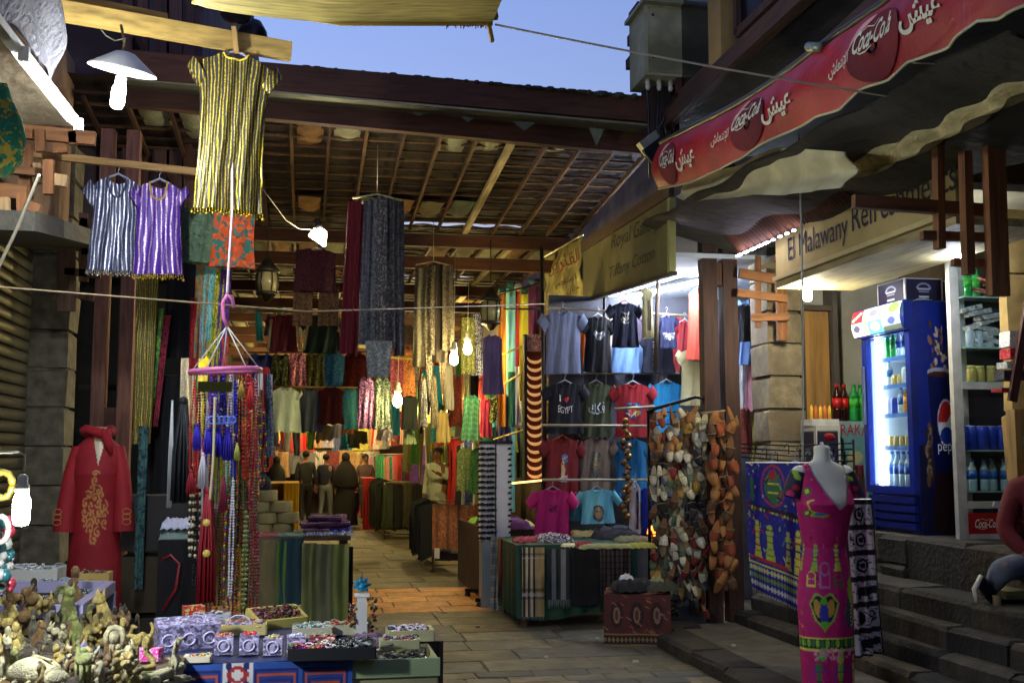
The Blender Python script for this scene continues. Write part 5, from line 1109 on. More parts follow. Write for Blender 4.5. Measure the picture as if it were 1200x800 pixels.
panel(1002,545,1012,600,7.9,mat((120,30,44),'floral',c2=(60,90,50)),'dark red flowered strip hanging at the shoulder of the magenta dress','cloth','hanging_cloth')
hr=empty('garment_rail',(3.6,7.8,1.6),'thin black wire rail crowded with hooks behind the white mannequin neck','rail')
for k in range(4): MB().tube([P(868,520+k*5,Y=8.0),P(930,522+k*6,Y=7.9),P(1000,519+k*7,Y=8.0)],.006,5).build('wire',mat((20,20,22),'metal'),hr)
for i in range(9): q=P(880+i*13,524+(i % 3)*5,Y=7.92); MB().tube([q,q+V((.01,-.02,.03)),q+V((.03,-.02,.02)),q+V((.03,-.01,-.05))],.004,5).build('hook',mat((26,26,30),'metal'),hr)
for px in (1000,): MB().tube([P(px,515,Y=8.02),V((P(px,515,Y=8.02).x,8.02,.12))],.01,6).build('upright',mat((26,26,30),'metal'),hr)
for px in (905,932):
    q=P(px,540,Y=7.85); MB().tube([q+V((-.1,0,-.04)),q,q+V((.1,0,-.04))],.008,6).tube([q,q+V((0,0,.04)),q+V((.02,0,.06)),q+V((.0,0,.08))],.003,5).build('hanger',mat((110,140,180),'plastic'),label='pale blue hanger holding the sarong near its %s' % ('middle' if px == 905 else 'inner edge'),cat='hanger')
MB().ball(P(972,512,Y=7.75),(.05,.04,.03),8,5).build('red_tassel',mat((170,20,30),'cloth'),label='red woollen pompom above the white mannequin neck',cat='pompom')
# wires and ropes
def wire(pts,r_,c,label,sag=0.,n=20,cat='wire',name='wire'):
    pts=[V(p) for p in pts]; out=[]
    for a,b_ in zip(pts,pts[1:]):
        for i in range(n+(b_ is pts[-1])): t=i/n; q=a.lerp(b_,t); q.z -= sag*4*t*(1-t); out.append(q)
    MB().tube(out,r_,5).build(name,mat(c,'plastic'),label=label,cat=cat)
wire([P(580,29,Y=5.4),P(1140,128,Y=5.2)],.006,(200,190,150),'thin pale wire crossing in front of the utility box and red awning',.02)
wire([P(-30,334,Y=6.6),P(360,365,Y=7.0),P(640,356,Y=11.4)],.006,(150,130,90),'thin cord stretched across the alley at the height of the pink hook')
wire([P(936,158,Y=6.9),P(940,300,Y=7.0),P(941,540,Y=7.4)],.007,(170,176,160),'pale vertical cord dropping from the red awning past the kiosk sign')
wire([P(1070,74,X=2.9),P(1260,82,Y=4.6)],.004,(160,150,130),'thin wire under the red awning at the outer end')
wire([P(46,205,Y=5.4),P(20,268,Y=5.3),P(-10,330,Y=5.2)],.008,(190,180,150),'knotted white string hanging below the wooden screen')
wire([P(273,60,Y=6.86),P(272,250,Y=6.72),P(266,345,Y=6.7)],.009,(214,190,190),'pale rope running down to the pink hook',0)
# ================================================================ GOODS
def sphere_str(mb,pts,step,r_,m=0,jit=0.):
    "beads strung along a polyline"
    acc=0.; last=V(pts[0])
    for a,b_ in zip(pts,pts[1:]):
        a,b_=V(a),V(b_); L_=(b_-a).length; d=(b_-a).normalized(); t=step-acc
        while t < L_: mb.ball(a+d*t,r_*(1+random.uniform(-jit,jit)),5,4,m); t += step
        acc=(acc+L_) % step
# pink hanger with necklaces
YH=6.75
hg=empty('bead_hanger',P(265,432,Y=YH),'pink plastic ring hanger on cords carrying necklaces','hanger')
cen=P(264,434,Y=YH); rx=P(305,432,Y=YH).x-cen.x; PINK=mat((220,120,170),'plastic')
ring=lambda a: cen+V((rx*cos(a),.15*sin(a),.012*cos(a)))
MB().tube([ring(2*pi*i/28) for i in range(29)],.014,8).build('ring',PINK,hg)
MB().bar(ring(pi),ring(0),.025,.015).build('cross_bar',PINK,hg)
tq=P(266,382,Y=YH)
for a in (0.2,1.7,3.0,4.2,5.4): MB().tube([tq,ring(a)],.004,5).build('cord',mat((214,210,200),'cloth'),hg)
MB().tube([tq,P(262,372,Y=YH),P(261,355,Y=YH),P(266,345,Y=YH),P(272,350,Y=YH),P(274,360,Y=YH)],.012,7).build('hook',PINK,hg)
NG='necklaces on the pink ring hanger'
pal={'coral red': (190,40,36),'dark red': (110,16,24),'cobalt blue': (34,44,190),'black': (20,20,26),'cream and black': (214,204,160),'olive green': (112,120,60),'amber': (190,120,50),'pearl white': (214,210,214),'brown': (84,50,36),'teal': (44,130,130),'violet': (80,50,120),'multicoloured': None}
strands = [ # px, top, bottom, colour, bead px
 (228,446,560,'coral red',3),(233,450,600,'dark red',3),(238,452,520,'violet',3),(243,470,640,'pearl white',2.4),(226,545,650,'cream and black',4),(233,560,655,'cream and black',4),(247,440,585,'cobalt blue',3.4),(253,445,520,'cobalt blue',4),(262,440,530,'cobalt blue',4),(270,440,590,'pearl white',3),(276,446,560,'cobalt blue',3.6),(281,446,640,'black',3),
 (285,440,540,'coral red',4.4),(290,440,560,'coral red',4.6),(296,444,590,'coral red',4),(300,446,620,'dark red',3.4),(250,600,700,'dark red',3),(257,590,712,'brown',3),(236,640,730,'pearl white',2.6),(263,560,705,'amber',3.4),(268,570,715,'multicoloured',3),(273,560,700,'pearl white',3),(278,560,712,'multicoloured',3.2),(284,560,718,'olive green',3.6),(289,570,724,'black',3.4),(294,560,722,'coral red',3),(299,560,700,'brown',3.4),(288,600,712,'olive green',5),(304,470,560,'multicoloured',3),(309,480,570,'multicoloured',3),(280,640,736,'amber',3),(272,640,728,'violet',2.6),(301,620,726,'dark red',3.6),(240,560,690,'teal',3),(246,640,720,'coral red',3),
 (255,470,600,'violet',2.6),(288,520,640,'dark red',4),(293,530,650,'multicoloured',3.4),(283,520,600,'amber',3.2),(299,520,640,'coral red',3.6),(230,600,690,'black',3)]
rr=RND(21)
for i,(px,y0,y1,cn_,bp) in enumerate(strands):
    Yq=YH+rr.uniform(-.14,.12); wpx=rr.uniform(2,4); A=P(px,max(y0,436),Y=Yq); s_=Yq/1290
    z1=P(px,y1,Y=Yq).z; pts=[A,V((A.x-wpx*s_,Yq,(A.z+z1)/2)),V((A.x-wpx*s_*.6,Yq,z1+.02)),V((A.x,Yq-.01,z1)),V((A.x+wpx*s_*.6,Yq,z1+.02)),V((A.x+wpx*s_,Yq,(A.z+z1)/2)),A+V((.004,0,0))]
    b=MB(); r_=bp*s_*.5; c=pal[cn_]
    if c is None: ms=[mat(q,'plastic',r=.25) for q in ((180,40,40),(210,180,60),(40,120,80),(50,60,150))]; 
    else: ms=[mat(c,'plastic',r=.25)]*4 if cn_ != 'cream and black' else [mat(c,'plastic',r=.25),mat((24,22,20),'plastic',r=.25)]*2
    for k in range(4): sphere_str(b,[p+V((0,0,0)) for p in pts][k:] if False else [pts[0].lerp(pts[1],k/4)]+pts[1:] if k == 0 else pts,r_*8.4,r_,k,.15) if k == 0 else None
    b=MB(); tot=0; last=pts[0]; kidx=0
    for a_,b_ in zip(pts,pts[1:]):
        L_=(b_-a_).length; n_=max(1,int(L_/(r_*2.05)))
        for j in range(n_): b.ball(a_.lerp(b_,j/n_),r_*rr.uniform(.8,1.15),5,4,kidx % 4); kidx += 1
    b.tube(pts,.0015,3)
    if y0 > 450: b.tube([P(px,438,Y=Yq),A],.002,3)
    b.build('bead_necklace',ms,label='%s bead necklace %s the pink ring hanger' % (cn_,'low beneath' if y0 > 540 else 'high under'),cat='necklace',group=NG)
# tassels
def tassel(px,y0,y1,w_,c,label,Y=YH-.12):
    A=P(px,y0,Y=Y); z1=P(px,y1,Y=Y).z; s_=Y/1290*w_/2; b=MB(); b.ball(A,s_*.55,8,5)
    for i in range(22):
        a=i*2.4; r_=s_*sqrt((i+.5)/22); b.tube([A+V((r_*.3*cos(a),r_*.3*sin(a),-.005)),V((A.x+r_*cos(a),Y+r_*sin(a),(A.z+z1)/2)),V((A.x+r_*1.1*cos(a),Y+r_*sin(a),z1+random.uniform(0,.02)))],s_*.16,4)
    b.build('tassel',mat(c,'cloth',r=.6),label=label,cat='tassel',group='tassels on the pink ring hanger')
for px,y0,y1,w_,c,l in ((231,498,528,8,(50,40,190),'small blue tassel at the outer edge of the necklaces'),(244,503,533,9,(44,34,180),'blue tassel beneath the blue beads, outermost of three'),(256,503,536,11,(40,30,180),'blue tassel beneath the blue beads, middle of three'),(267,503,540,11,(50,34,170),'blue tassel beneath the blue beads, innermost of three'),
        (238,532,572,9,(206,200,206),'white tassel hanging over the necklaces'),(224,552,580,9,(160,20,40),'dark red tassel at the outer edge of the necklaces'),(278,520,540,6,(190,190,80),'yellow tassel pendant near the black beads'),(244,575,708,18,(150,16,30),'long bundle of bright red cords with yellow discs'),(283,448,466,7,(190,160,60),'small amber tassel just below the pink ring'),(294,450,480,8,(190,40,36),'small coral tassel below the end of the pink ring'),
        (262,560,600,8,(140,30,60),'plum tassel in the middle of the necklaces')): tassel(px,y0,y1,w_,c,l)
for py in (612,648): q=P(242,py,Y=YH-.2); MB().lathe([(.02,0),(.022,.004),(.02,.008)],q,12,rot=MR(rad(90),3,'X')).build('pendant',mat((226,200,90),'plastic'),label='round yellow pendant on the red cords, %s of two' % ('upper' if py == 612 else 'lower'),cat='pendant')
b=MB()
for i in range(5): q=P(248+i*6,492,Y=YH-.15); b.tube([q+V((.02*cos(a),0,.022*sin(a))) for a in [k*.52 for k in range(13)]],.006,5)
b.build('ring_string',mat((90,120,220),'plastic',r=.2),label='row of blue glass rings strung above the blue tassels',cat='rings')
b=MB(); b.box(P(252,453,Y=YH-.16),(.19,.02,.06)); b.build('sunglasses_case',mat((40,42,14),'plastic',r=.15),label='glossy dark olive strip case below the pink ring',cat='case')
wire([P(252,465,Y=YH-.2),P(250,540,Y=YH-.21),P(246,585,Y=YH-.2)],.009,(206,196,140),'cream bead cord hanging straight through the blue tassels',name='cream_necklace',cat='necklace')
tassel(215,470,590,20,(18,22,26),'thick black sequinned cord bundle beside the necklaces',Y=7.0)
tassel(202,470,595,5,(200,205,200),'long white ribbon hanging against the black cloths',Y=7.1)
# scarves behind / beside
FL=lambda c,c2,s=1.: mat(c,'floral',c2=c2,s=s)
panel(160,322,186,520,8.6,mat((96,84,30),'stripe',c2=(190,170,60),s=60,met=.4,ax=0),'shimmering olive and gold tinsel scarf with hanging beads',cat='scarf',taper=-.2,nf=5)
panel(176,362,192,500,8.7,FL((60,120,60),(140,180,60)),'bright green printed scarf beside the gold tinsel scarf',skew=-.06)
panel(188,370,200,500,8.75,FL((150,40,60),(90,20,40)),'crimson scarf hanging along the black cloths',skew=-.07)
panel(196,308,230,420,9.0,Mc((16,16,20)),'black cloth hanging under the green tunic','cloth','hanging_cloth')
panel(176,440,208,600,8.9,Mc((14,14,18)),'long black robe hanging beside the red robe mannequin','robe','hanging_robe',skew=-.05)
panel(163,500,174,690,8.0,mat((60,96,90),'print',c2=(30,50,60)),'narrow grey-green tube scarf beside the red robe mannequin',taper=.0)
for (x0,y0,x1,y1,c,c2,l,sk) in ((230,310,246,420,(170,130,70),(90,140,130),'gold and beige printed scarf',-.03),(240,312,254,400,(110,190,180),(170,210,200),'pale turquoise scarf',-.03),(250,314,264,420,(190,180,50),(60,120,60),'yellow and green scarf',-.05),(258,316,272,430,(80,50,130),(140,60,140),'violet scarf',-.06),
        (224,350,234,440,(170,30,40),(120,20,30),'deep red scarf',0),(234,370,242,420,(120,160,190),(160,190,200),'light blue scarf',0),(250,385,260,432,(210,200,50),(180,160,40),'lemon yellow scarf',-.02),(258,395,268,440,(200,60,50),(230,120,80),'coral scarf',-.02)):
    panel(x0,y0,x1,y1,8.5,FL(c,c2),l+' in the fan above the pink hook',skew=sk*.5,group='fan of scarves above the pink hook')
# scarf bundles under the roof
def bundle(px,y0,y1,w_,Y,cols,label,group,flare=.3,hangr=True,cat='scarf',kinds='floral'):
    n=len(cols); s_=Y/1290
    for i,(c,c2,l) in enumerate(cols):
        xx=px-w_/2+w_*i/n; panel(xx,y0+abs(i-n/2)*3,xx+w_/n*1.25,y1-(i*37 % 23),Y+.03*(i % 3),mat(c,kinds,c2=c2,s=.8) if c2 else Mc(c),'%s %s' % (l,label),fold=.03,nf=1.5,taper=flare,group=group,skew=(i-n/2)*.01)
    q=P(px,y0,Y=Y); MB().tube([q+V((-w_*.5*s_,0,-.03)),q+V((0,0,.02)),q+V((w_*.5*s_,0,-.03))],.01,6).tube([q+V((0,0,.02)),q+V((0,0,.5))],.004,4).build('scarf_hanger',mat((180,170,130),'wood'),label='hanger rod holding the scarves %s' % label,cat='hanger')
bundle(442,230,418,58,10.3,[((110,18,28),None,'dark red sequinned scarf'),((92,94,96),(128,128,124),'slate blue patterned scarf'),((126,126,122),(84,84,82),'pale denim blue scarf'),((80,78,74),(160,156,144),'grey and silver lace scarf'),((60,60,58),(112,110,104),'charcoal crackle-print scarf'),((80,80,78),(48,48,48),'dark grey-blue scarf')],'in the big bundle under the roof slats','big scarf bundle under the roof slats',.02)
panel(408,236,424,415,10.2,Mc((104,14,22)),'narrow wine-red scarf trailing beside the big scarf bundle',skew=-.06,fold=.02)
panel(428,400,460,442,10.25,FL((120,126,120),(180,184,170)),'pale grey lace end dangling below the big scarf bundle',taper=-.2)
bundle(508,308,430,42,13,[((92,90,76),(120,116,98),'olive patterned scarf'),((70,64,56),(130,124,110),'brown and cream scarf'),((60,54,50),None,'black fringed scarf'),((98,92,78),(66,60,52),'taupe scarf')],'in the smaller bundle beneath the second crossbeam','smaller scarf bundle',.12)
for (x0,x1,yb,c,l) in ((482,496,452,(110,104,90),'grey pointed scarf end'),(498,510,470,(160,156,140),'silver pointed scarf end'),(512,526,462,(120,110,96),'taupe pointed scarf end')): panel(x0,400,x1,yb,13.1,FL(c,(60,56,50)),l+' below the smaller bundle',taper=-.8)
panel(541,372,556,438,14,FL((120,130,70),(190,190,120)),'sheer olive scarf beside the white bulb',taper=.1); panel(552,368,566,440,14.1,mat((90,96,130),'sequin',c2=(200,200,210)),'black and white snakeskin scarf beside the white bulb')
garment(565,392,588,462,12.3,Mc((100,84,124)),'grey-purple ombre long shirt hanging near the lantern','shirt','long_shirt',sl=0,nd=.05)
# two lanterns
def lantern(px,py,Y,h,label):
    q=P(px,py,Y=Y); t=empty('lantern',q,label,'lantern'); dk=mat((60,54,40),'metal')
    MB().lathe([(.12,.0),(.13,.03),(.09,.06),(.05,.12),(.02,.16)],q+V((0,0,h*.5)),8).build('cap',dk,t); MB().lathe([(.1,-.02),(.12,0),(.11,.02),(.03,-.08)][::-1],q+V((0,0,-h*.5)),8).build('base',dk,t)
    MB().lathe([(.09,-h*.5),(.11,0),(.1,h*.5)],q,8).build('glass_body',mat((150,140,90),'plastic',r=.2),t)
    for k in range(6): a=k*1.047; MB().tube([q+V((.09*cos(a),.09*sin(a),-h*.5)),q+V((.115*cos(a),.115*sin(a),0)),q+V((.1*cos(a),.1*sin(a),h*.5))],.007,4).build('rib',dk,t)
    MB().tube([q+V((0,0,h*.5+.16)),q+V((0,0,h*.5+.7))],.006,5).build('chain',dk,t)
lantern(575,366,12,.24,'dark metal lantern hung in front of the bright hanging scarves'); lantern(313,332,11.5,.22,'dark metal lantern hung behind the sequinned robe')
# dark shirts + maroon outfit
garment(312,368,352,412,12.8,Mc((96,24,26)),'maroon T-shirt with pale sleeves high above the blouses',sl=.22); garment(352,369,402,414,12.8,Mc((30,50,32)),'dark green T-shirt high above the blouses',sl=.22)
for (a_,b_) in (((318,374),(314,410)),((347,374),(352,410)),((362,374),(356,410)),((396,376),(404,412))): MB().bar(P(*a_,Y=12.75),P(*b_,Y=12.75),.03,.03).build('pale_strip',mat((140,130,90),'cloth'),label='pale sleeve edge hanging beside the dark T-shirts',cat='sleeve',group='pale sleeve edges')
garment(346,291,394,342,12,mat((76,24,34),'floral',c2=(60,16,24)),'dark maroon top hanging under the crossbeam','top','top',sl=0)
for x0,x1 in ((344,366),(374,397)): panel(x0,338,x1,382,12.05,FL((110,84,52),(80,50,30)),'brown patterned trouser leg below the maroon top, %s one' % ('outer' if x0 == 344 else 'inner'),'trousers','trousers',taper=.1)
for k,(a_,b_,Y) in enumerate((((300,364),(470,366),12.9),((286,413),(430,412),14.6),((312,453),(425,454),14.2))): MB().tube([P(*a_,Y=Y),P(*b_,Y=Y)],.014,6).build('hanging_pole',mat((150,130,80),'wood',ax=0),label=('topmost','middle','lowest')[k]+' pole of the blouse display across the alley',cat='pole')
GB='blouses hung in rows across the alley'
for (x0,y0,x1,y1,Y,m_,l,s_) in ((292,413,320,453,14.6,mat((34,50,110),'cloth'),'navy blue vest top, first in the upper blouse row',0),(318,413,340,453,14.5,mat((20,22,20),'floral',c2=(120,130,50)),'black vest with gold-green embroidery',0),(338,412,359,453,14.5,mat((150,50,80),'sequin',c2=(220,160,170)),'pink sequinned vest with magenta neck',0),
        (358,412,381,453,14.5,mat((150,150,60),'sequin',c2=(60,60,20)),'gold dotted vest with black neck',0),(380,412,404,454,14.5,FL((40,90,140),(60,150,170)),'blue and turquoise printed cloth square',0),(404,412,430,456,14.6,FL((110,30,20),(60,16,14)),'dark red and gold printed cloth square',0),
        (316,453,352,506,14.1,mat((170,190,180),'cloth'),'pale mint blouse with a buttoned neck',.08),(350,454,377,506,14.2,mat((62,72,88),'cloth'),'slate grey blouse with white neck label',0),(373,453,402,497,14.15,FL((100,20,26),(60,50,40)),'dark red leafy-print blouse',0),(400,455,422,503,14.2,FL((36,130,160),(90,130,60)),'turquoise tunic with peacock neck print',0),
        (372,497,388,516,15,Mc((150,140,100)),'beige shorts below the red leafy blouse',0),(388,497,400,513,15,Mc((190,186,180)),'white bodice below the red leafy blouse',0),(400,500,416,508,15,Mc((180,100,40)),'orange cloth below the turquoise tunic',0),(408,504,430,520,15.2,Mc((110,110,70)),'olive cloth below the turquoise tunic',0),
        (420,441,438,502,13.6,mat((60,40,90),'sequin',c2=(170,120,170)),'purple sequinned skirt under the yellow pole',0),(438,441,458,502,13.7,mat((30,70,60),'sequin',c2=(140,150,130)),'dark green sequinned skirt under the yellow pole',0),(455,405,472,462,14,FL((130,50,70),(190,110,120)),'rose printed cloth beside the hanging bag',0),(470,404,488,464,14,FL((190,120,60),(110,70,60)),'orange flowered cloth beside the hanging bag',0),
        (470,463,490,503,14,mat((22,30,26),'cloth'),'black rucksack-shaped cloth bag',0),(474,503,486,520,14.2,Mc((150,170,120)),'pale green skirt below the black bag',0),(492,440,500,500,14.4,mat((190,190,170),'sequin',c2=(230,230,220)),'silver beaded belt strip near the bulbs',0),(504,436,511,500,14.4,mat((190,190,170),'sequin',c2=(120,100,60)),'gold beaded belt strip near the bulbs',0),
        (512,480,525,518,14.4,Mc((190,170,110)),'cream sleeveless top below the bulbs',.05),(520,424,530,480,14.6,Mc((206,204,190)),'white pointed scarf near the bulbs',0),(527,440,541,500,15,FL((150,70,50),(110,50,30)),'rust brown long dress near the bulbs',0),(442,502,460,516,14,mat((200,190,180),'sequin',c2=(160,150,140)),'white crocheted shawl below the sequinned skirts',0),
        (543,462,563,516,13.4,mat((40,120,84),'plaid',c2=(130,160,120),s=14),'green dress with pale lattice pattern',0),(563,466,576,512,13,Mc((180,50,80)),'pink long blouse below the purple shirt',0),(574,463,586,495,12.9,mat((24,26,30),'floral',c2=(190,200,60)),'black and yellow patterned blouse',.1),(584,462,598,520,12.8,Mc((70,70,110)),'dark slate blue blouse on the packed rail',0),
        (455,470,468,510,15.5,Mc((40,140,170)),'turquoise cloth under the round bulb',0),(462,380,486,402,14,FL((80,60,40),(50,40,30)),'brown printed cloth above the yellow pole',0),(562,524,575,575,13.5,Mc((150,150,70)),'pale olive long robe behind the hair clip stand',0),(535,524,556,575,14.5,FL((90,110,60),(150,160,90)),'leafy green printed dress behind the man in white',0),(552,524,566,578,14,FL((40,90,40),(90,140,50)),'deep green printed dress behind the man in white',0)):
    garment(x0,y0,x1,y1,Y,m_,l,'garment','hanging_garment',sl=s_,group=GB,hanger=None,fold=.03,nu=12,nv=10,nd=.25 if 'vest' in l else .08,neck=.45 if 'vest' in l else .3,sh=.12,flare=(x0*7 % 5)*.04,waist=(x0*3 % 4)*.03,hem=.01)
MB().tube([P(444,418,Y=13.8),P(486,420,Y=13.8)],.018,6).build('bamboo_pole',mat((190,180,60),'wood',ax=0),label='yellow bamboo pole above the sequinned skirts',cat='pole')
# bright long scarves at right inside
for i,(x0,x1,y0,y1,c,l) in enumerate(((584,593,345,500,(206,130,30),'orange'),(592,604,338,600,(130,200,190),'pale aqua'),(602,612,340,470,(190,56,46),'tomato red'),(609,619,345,470,(214,200,40),'lemon yellow'),(617,628,335,392,(110,40,50),'maroon'),(625,634,335,392,(80,30,40),'dark wine'),(596,604,436,500,(60,130,90),'leaf green'),(603,611,430,498,(210,206,190),'cream'),(610,616,470,560,(100,130,70),'olive'))):
    panel(x0,y0,x1,y1,12.7+.15*(i % 3),Mc(c),l+' long scarf on the brackets beside the glowing display case',group='long scarves on brackets',fold=.02,nf=1)
    b=MB(); q=P((x0+x1)/2,y0-4,Y=12.75); b.ball(q,(.055,.05,.05),8,6); 
    if i < 6: b.build('scarf_knot',Mc(((60,110,90),(60,120,100),(190,180,150),(70,90,60),(90,120,110),(60,30,30))[i]),label='knotted scarf top above the %s long scarf' % l,cat='scarf')
for (a_,b_) in (((578,345),(632,333)),((590,362),(634,362)),((578,420),(630,398)),((590,450),(620,432)),((578,515),(625,500))): MB().tube([P(*a_,Y=12.6),P(*b_,Y=12.5)],.012,6).build('bracket_bar',mat((60,56,40) if a_[1] < 400 else (200,180,90),'metal'),label='thin bracket bar carrying long scarves at %s height' % {345: 'top',362: 'second',420: 'middle',450: 'fourth',515: 'lowest'}[a_[1]],cat='bracket')
MB().tube([P(635,290,Y=12.4),V((P(635,290,Y=12.4).x,12.4,0))],.022,8).build('scaffold_pole',mat((80,74,56),'metal'),label='thin steel pole beside the stained canvas banner',cat='pole')
for i in range(14): garment(570+(i % 7)*8,500+(i // 7)*26,582+(i % 7)*8,530+(i // 7)*30,13.2+.1*(i % 3),Mc(((40,110,70),(190,60,90),(30,30,34),(190,190,60),(70,50,90),(30,130,120),(120,60,40))[i % 7]),'%s garment on the packed rail beside the glowing case, %s row' % (('green','pink','black','yellow','plum','teal','brown')[i % 7],'upper' if i < 7 else 'lower'),'garment','hanging_garment',sl=0,hanger=None,nu=8,nv=8)
# glowing display case
gc=empty('jewellery_case',P(626,565,Y=12.1),'glowing tall case of gold crescent necklaces beside the black T-shirt','display case')
A,B_=P(615,392,Y=12.15),P(638,566,Y=12.15); cx_=(A.x+B_.x)/2
MB().box((cx_,12.22,(A.z+B_.z)/2),(B_.x-A.x,.06,A.z-B_.z)).build('back_panel',mat((120,50,16),'plain'),gc)
for x in (A.x,B_.x): MB().box((x,12.15,(A.z+B_.z)/2),(.03,.1,A.z-B_.z)).build('case_side',mat((30,20,16),'wood'),gc)
MB().box((cx_,12.16,A.z-.1),(B_.x-A.x-.03,.03,.18)).build('sign_panel',mat((230,160,140),'print',c2=(120,50,40),s=3),gc)
GD=mat((236,176,110),'emit',e=.1); GD2=mat((236,170,120),'metal',met=.5)  # crescents glow faintly in place of the case's backlight
for i in range(15):
    z=P(626,418+i*9.6,Y=12.1).z; pts=[V((cx_+.085*cos(a),12.13,z+.06*sin(a))) for a in [pi+pi*k/8 for k in range(9)]]
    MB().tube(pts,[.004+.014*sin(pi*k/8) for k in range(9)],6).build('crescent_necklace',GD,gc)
    b=MB(); b.tube([V((B_.x+.02+.02*(i % 2),12.1,z+.03)),V((B_.x+.06,12.08,z-.05))],.012,5); b.build('earring',mat((220,110,40),'metal',met=.4),gc)
MB().tube([P(600,566,Y=12),P(640,562,Y=12)],.01,5).build('light_tube',mat((255,180,90),'emit',e=1.2),gc)
MB().box(P(655,436,Y=12.2),(.28,.04,.11)).build('glowing_shelf_sign',mat((220,130,70),'print',c2=(120,40,30),s=3),label='orange ornate strip above the black heart T-shirt',cat='sign')
# hair clip column
hc=empty('clip_stand',V((P(580,635,Y=11.7).x,11.7,0)),'tall white display stand covered in black hair clips','stand')
A,B_=P(563,520,Y=11.7),P(598,633,Y=11.7); cx_=(A.x+B_.x)/2; Hc=A.z-B_.z
MB().box((cx_,11.75,(A.z+B_.z)/2),(B_.x-A.x,.12,Hc)).build('panel',mat((232,234,232),'plastic'),hc); MB().box((cx_,11.75,A.z+.015),(B_.x-A.x+.04,.16,.03)).build('top_cap',mat((30,30,34),'plastic'),hc)
MB().box((cx_,11.75,B_.z/2),(.3,.2,B_.z)).build('pedestal',mat((130,140,140),'plastic'),hc); MB().box((cx_,11.68,(A.z+B_.z)/2),(.012,.02,Hc)).build('divider',mat((60,60,64),'plastic'),hc)
b0=MB(); b0.tube([(-.03,0,0),(.0,-.02,.004),(.05,-.01,0)],[.014,.02,.006],6); b0.ball((-.04,-.01,0),.018,6,4); cm_=store(b0.build('hair_clip',mat((18,18,22),'plastic',r=.3),loc=(0,0,0)))
for i in range(17):
    for j,x in enumerate((-.15,-.05,.15)):
        o=bpy.data.objects.new('hair_clip',cm_); finish(o,hc,V((cx_+x+.01*(i % 2),11.67,A.z-.05-(Hc-.08)*i/16)))
        if j == 2: o.scale=(.4,.6,.8)
# mini metal beaded belts hanging
for (px,y0,y1,l) in ((734,492,580,'upper'),(734,568,610,'lower')):
    b=MB(); rr=RND(px+y0)
    for i in range(int((y1-y0)/3)):
        q=P(px+rr.uniform(-4,4),y0+i*3,Y=10.8); b.lathe([(.005,-.02),(.03,0),(.005,.02)],q,6,rot=MR(rad(90+rr.uniform(-40,40)),3,'X'),m=i % 2)
    b.build('slipper_garland',[mat((190,160,90),'metal'),mat((110,70,40),'metal')],label='%s dangling garland of gold and brown charms before the blue T-shirt' % l,cat='garland')
MB().tube([P(771,330,Y=11),P(768,436,Y=11)],[.02,.03],6).build('cloth_cord',mat((70,56,40),'cloth'),label='dark rolled cloth hanging before the navy winged T-shirt',cat='cloth')
# ---------------- slippers
def slipper(sole,up,trimc,L_=.19):
    b=MB(); pts=[]
    for i in range(18):
        a=2*pi*i/18; pts.append((cos(a)*.034*(1-.2*sin(a)),sin(a)*L_/2))
    b.prism(pts,lambda x,y,h: V((x,-.006*h,y)),0)
    hwz=lambda v: .0415*sqrt(max(.0,1-(.04+.97*v) ** 2))+.001
    b.grid(lambda u,v: V(((u-.5)*2*hwz(v),-.007-.036*sin(pi*u) ** .7*sqrt(max(0,1-v ** 2.2)),-L_*.02-L_*.49*v)),10,8,1)
    b.tube([V(((u-.5)*.082,-.008-.036*sin(pi*u) ** .7,-L_*.02)) for u in [k/6 for k in range(7)]],.004,4,2)
    return store(b.build('slipper',[mat(sole,'cloth'),mat(up,'floral' if trimc else 'cloth',c2=tuple(int(v*.8) for v in trimc) if trimc else None,s=2.5),mat((130,120,90),'cloth')],loc=(0,0,0)))
SLP={'cream': slipper((190,180,140),(206,196,160),(226,220,190)),'tan leather': slipper((150,100,50),(160,108,56),None),'dark red': slipper((130,90,60),(110,24,24),(150,60,40)),'black': slipper((60,50,40),(20,20,22),(60,60,60)),'sage green': slipper((150,150,110),(86,104,78),(130,150,110)),'brown': slipper((120,84,50),(84,54,34),(130,100,60)),'white': slipper((150,130,90),(196,188,160),(240,240,235)),'gold': slipper((160,130,70),(170,130,50),(220,180,90)),'rust': slipper((150,96,56),(140,66,34),None)}
rowsC=[('rust','tan leather','brown','cream','tan leather','cream','cream'),('white','dark red','cream','brown','gold','white','white'),('tan leather','brown','tan leather','gold','brown','cream','white'),('brown','dark red','white','cream','white','black','white'),('black','brown','dark red','dark red','white','white','brown'),
         ('cream','cream','gold','cream','sage green','gold','cream'),('cream','cream','sage green','gold','cream','cream','sage green'),('black','black','brown','cream','black','black','black'),('brown','black','sage green','cream','black','white','black'),('sage green','brown','white','white','brown','black','brown'),
         ('dark red','white','dark red','white','dark red','white','black'),('dark red','white','white','sage green','white','white','dark red'),('sage green','sage green','white','white','brown','dark red','brown'),('gold','sage green','brown','white','dark red','dark red','white'),('gold','dark red','sage green','gold','white','gold','black'),('black','brown','black','brown','sage green','black','dark red'),('black','black','black','sage green','black','dark red','dark red')]
sr=empty('slipper_rack',V((P(795,720,Y=9.7).x,9.75,0)),'black metal slipper rack with a bent top bar','rack')
BK=mat((22,20,20),'metal')
MB().tube([P(758,483,Y=9.9),P(770,478,Y=9.85),P(815,465,Y=9.7),P(824,467,Y=9.68),P(827,478,Y=9.68),P(829,740,Y=9.68)],.016,8).build('frame_tube',BK,sr); MB().tube([P(760,483,Y=9.9),P(762,730,Y=9.9)],.016,8).build('frame_tube',BK,sr)
for r_ in range(17): MB().tube([P(762,484+r_*14.2,Y=9.88),P(827,480+r_*14.2,Y=9.7)],.006,5).build('rack_bar',BK,sr)
rr=RND(5)
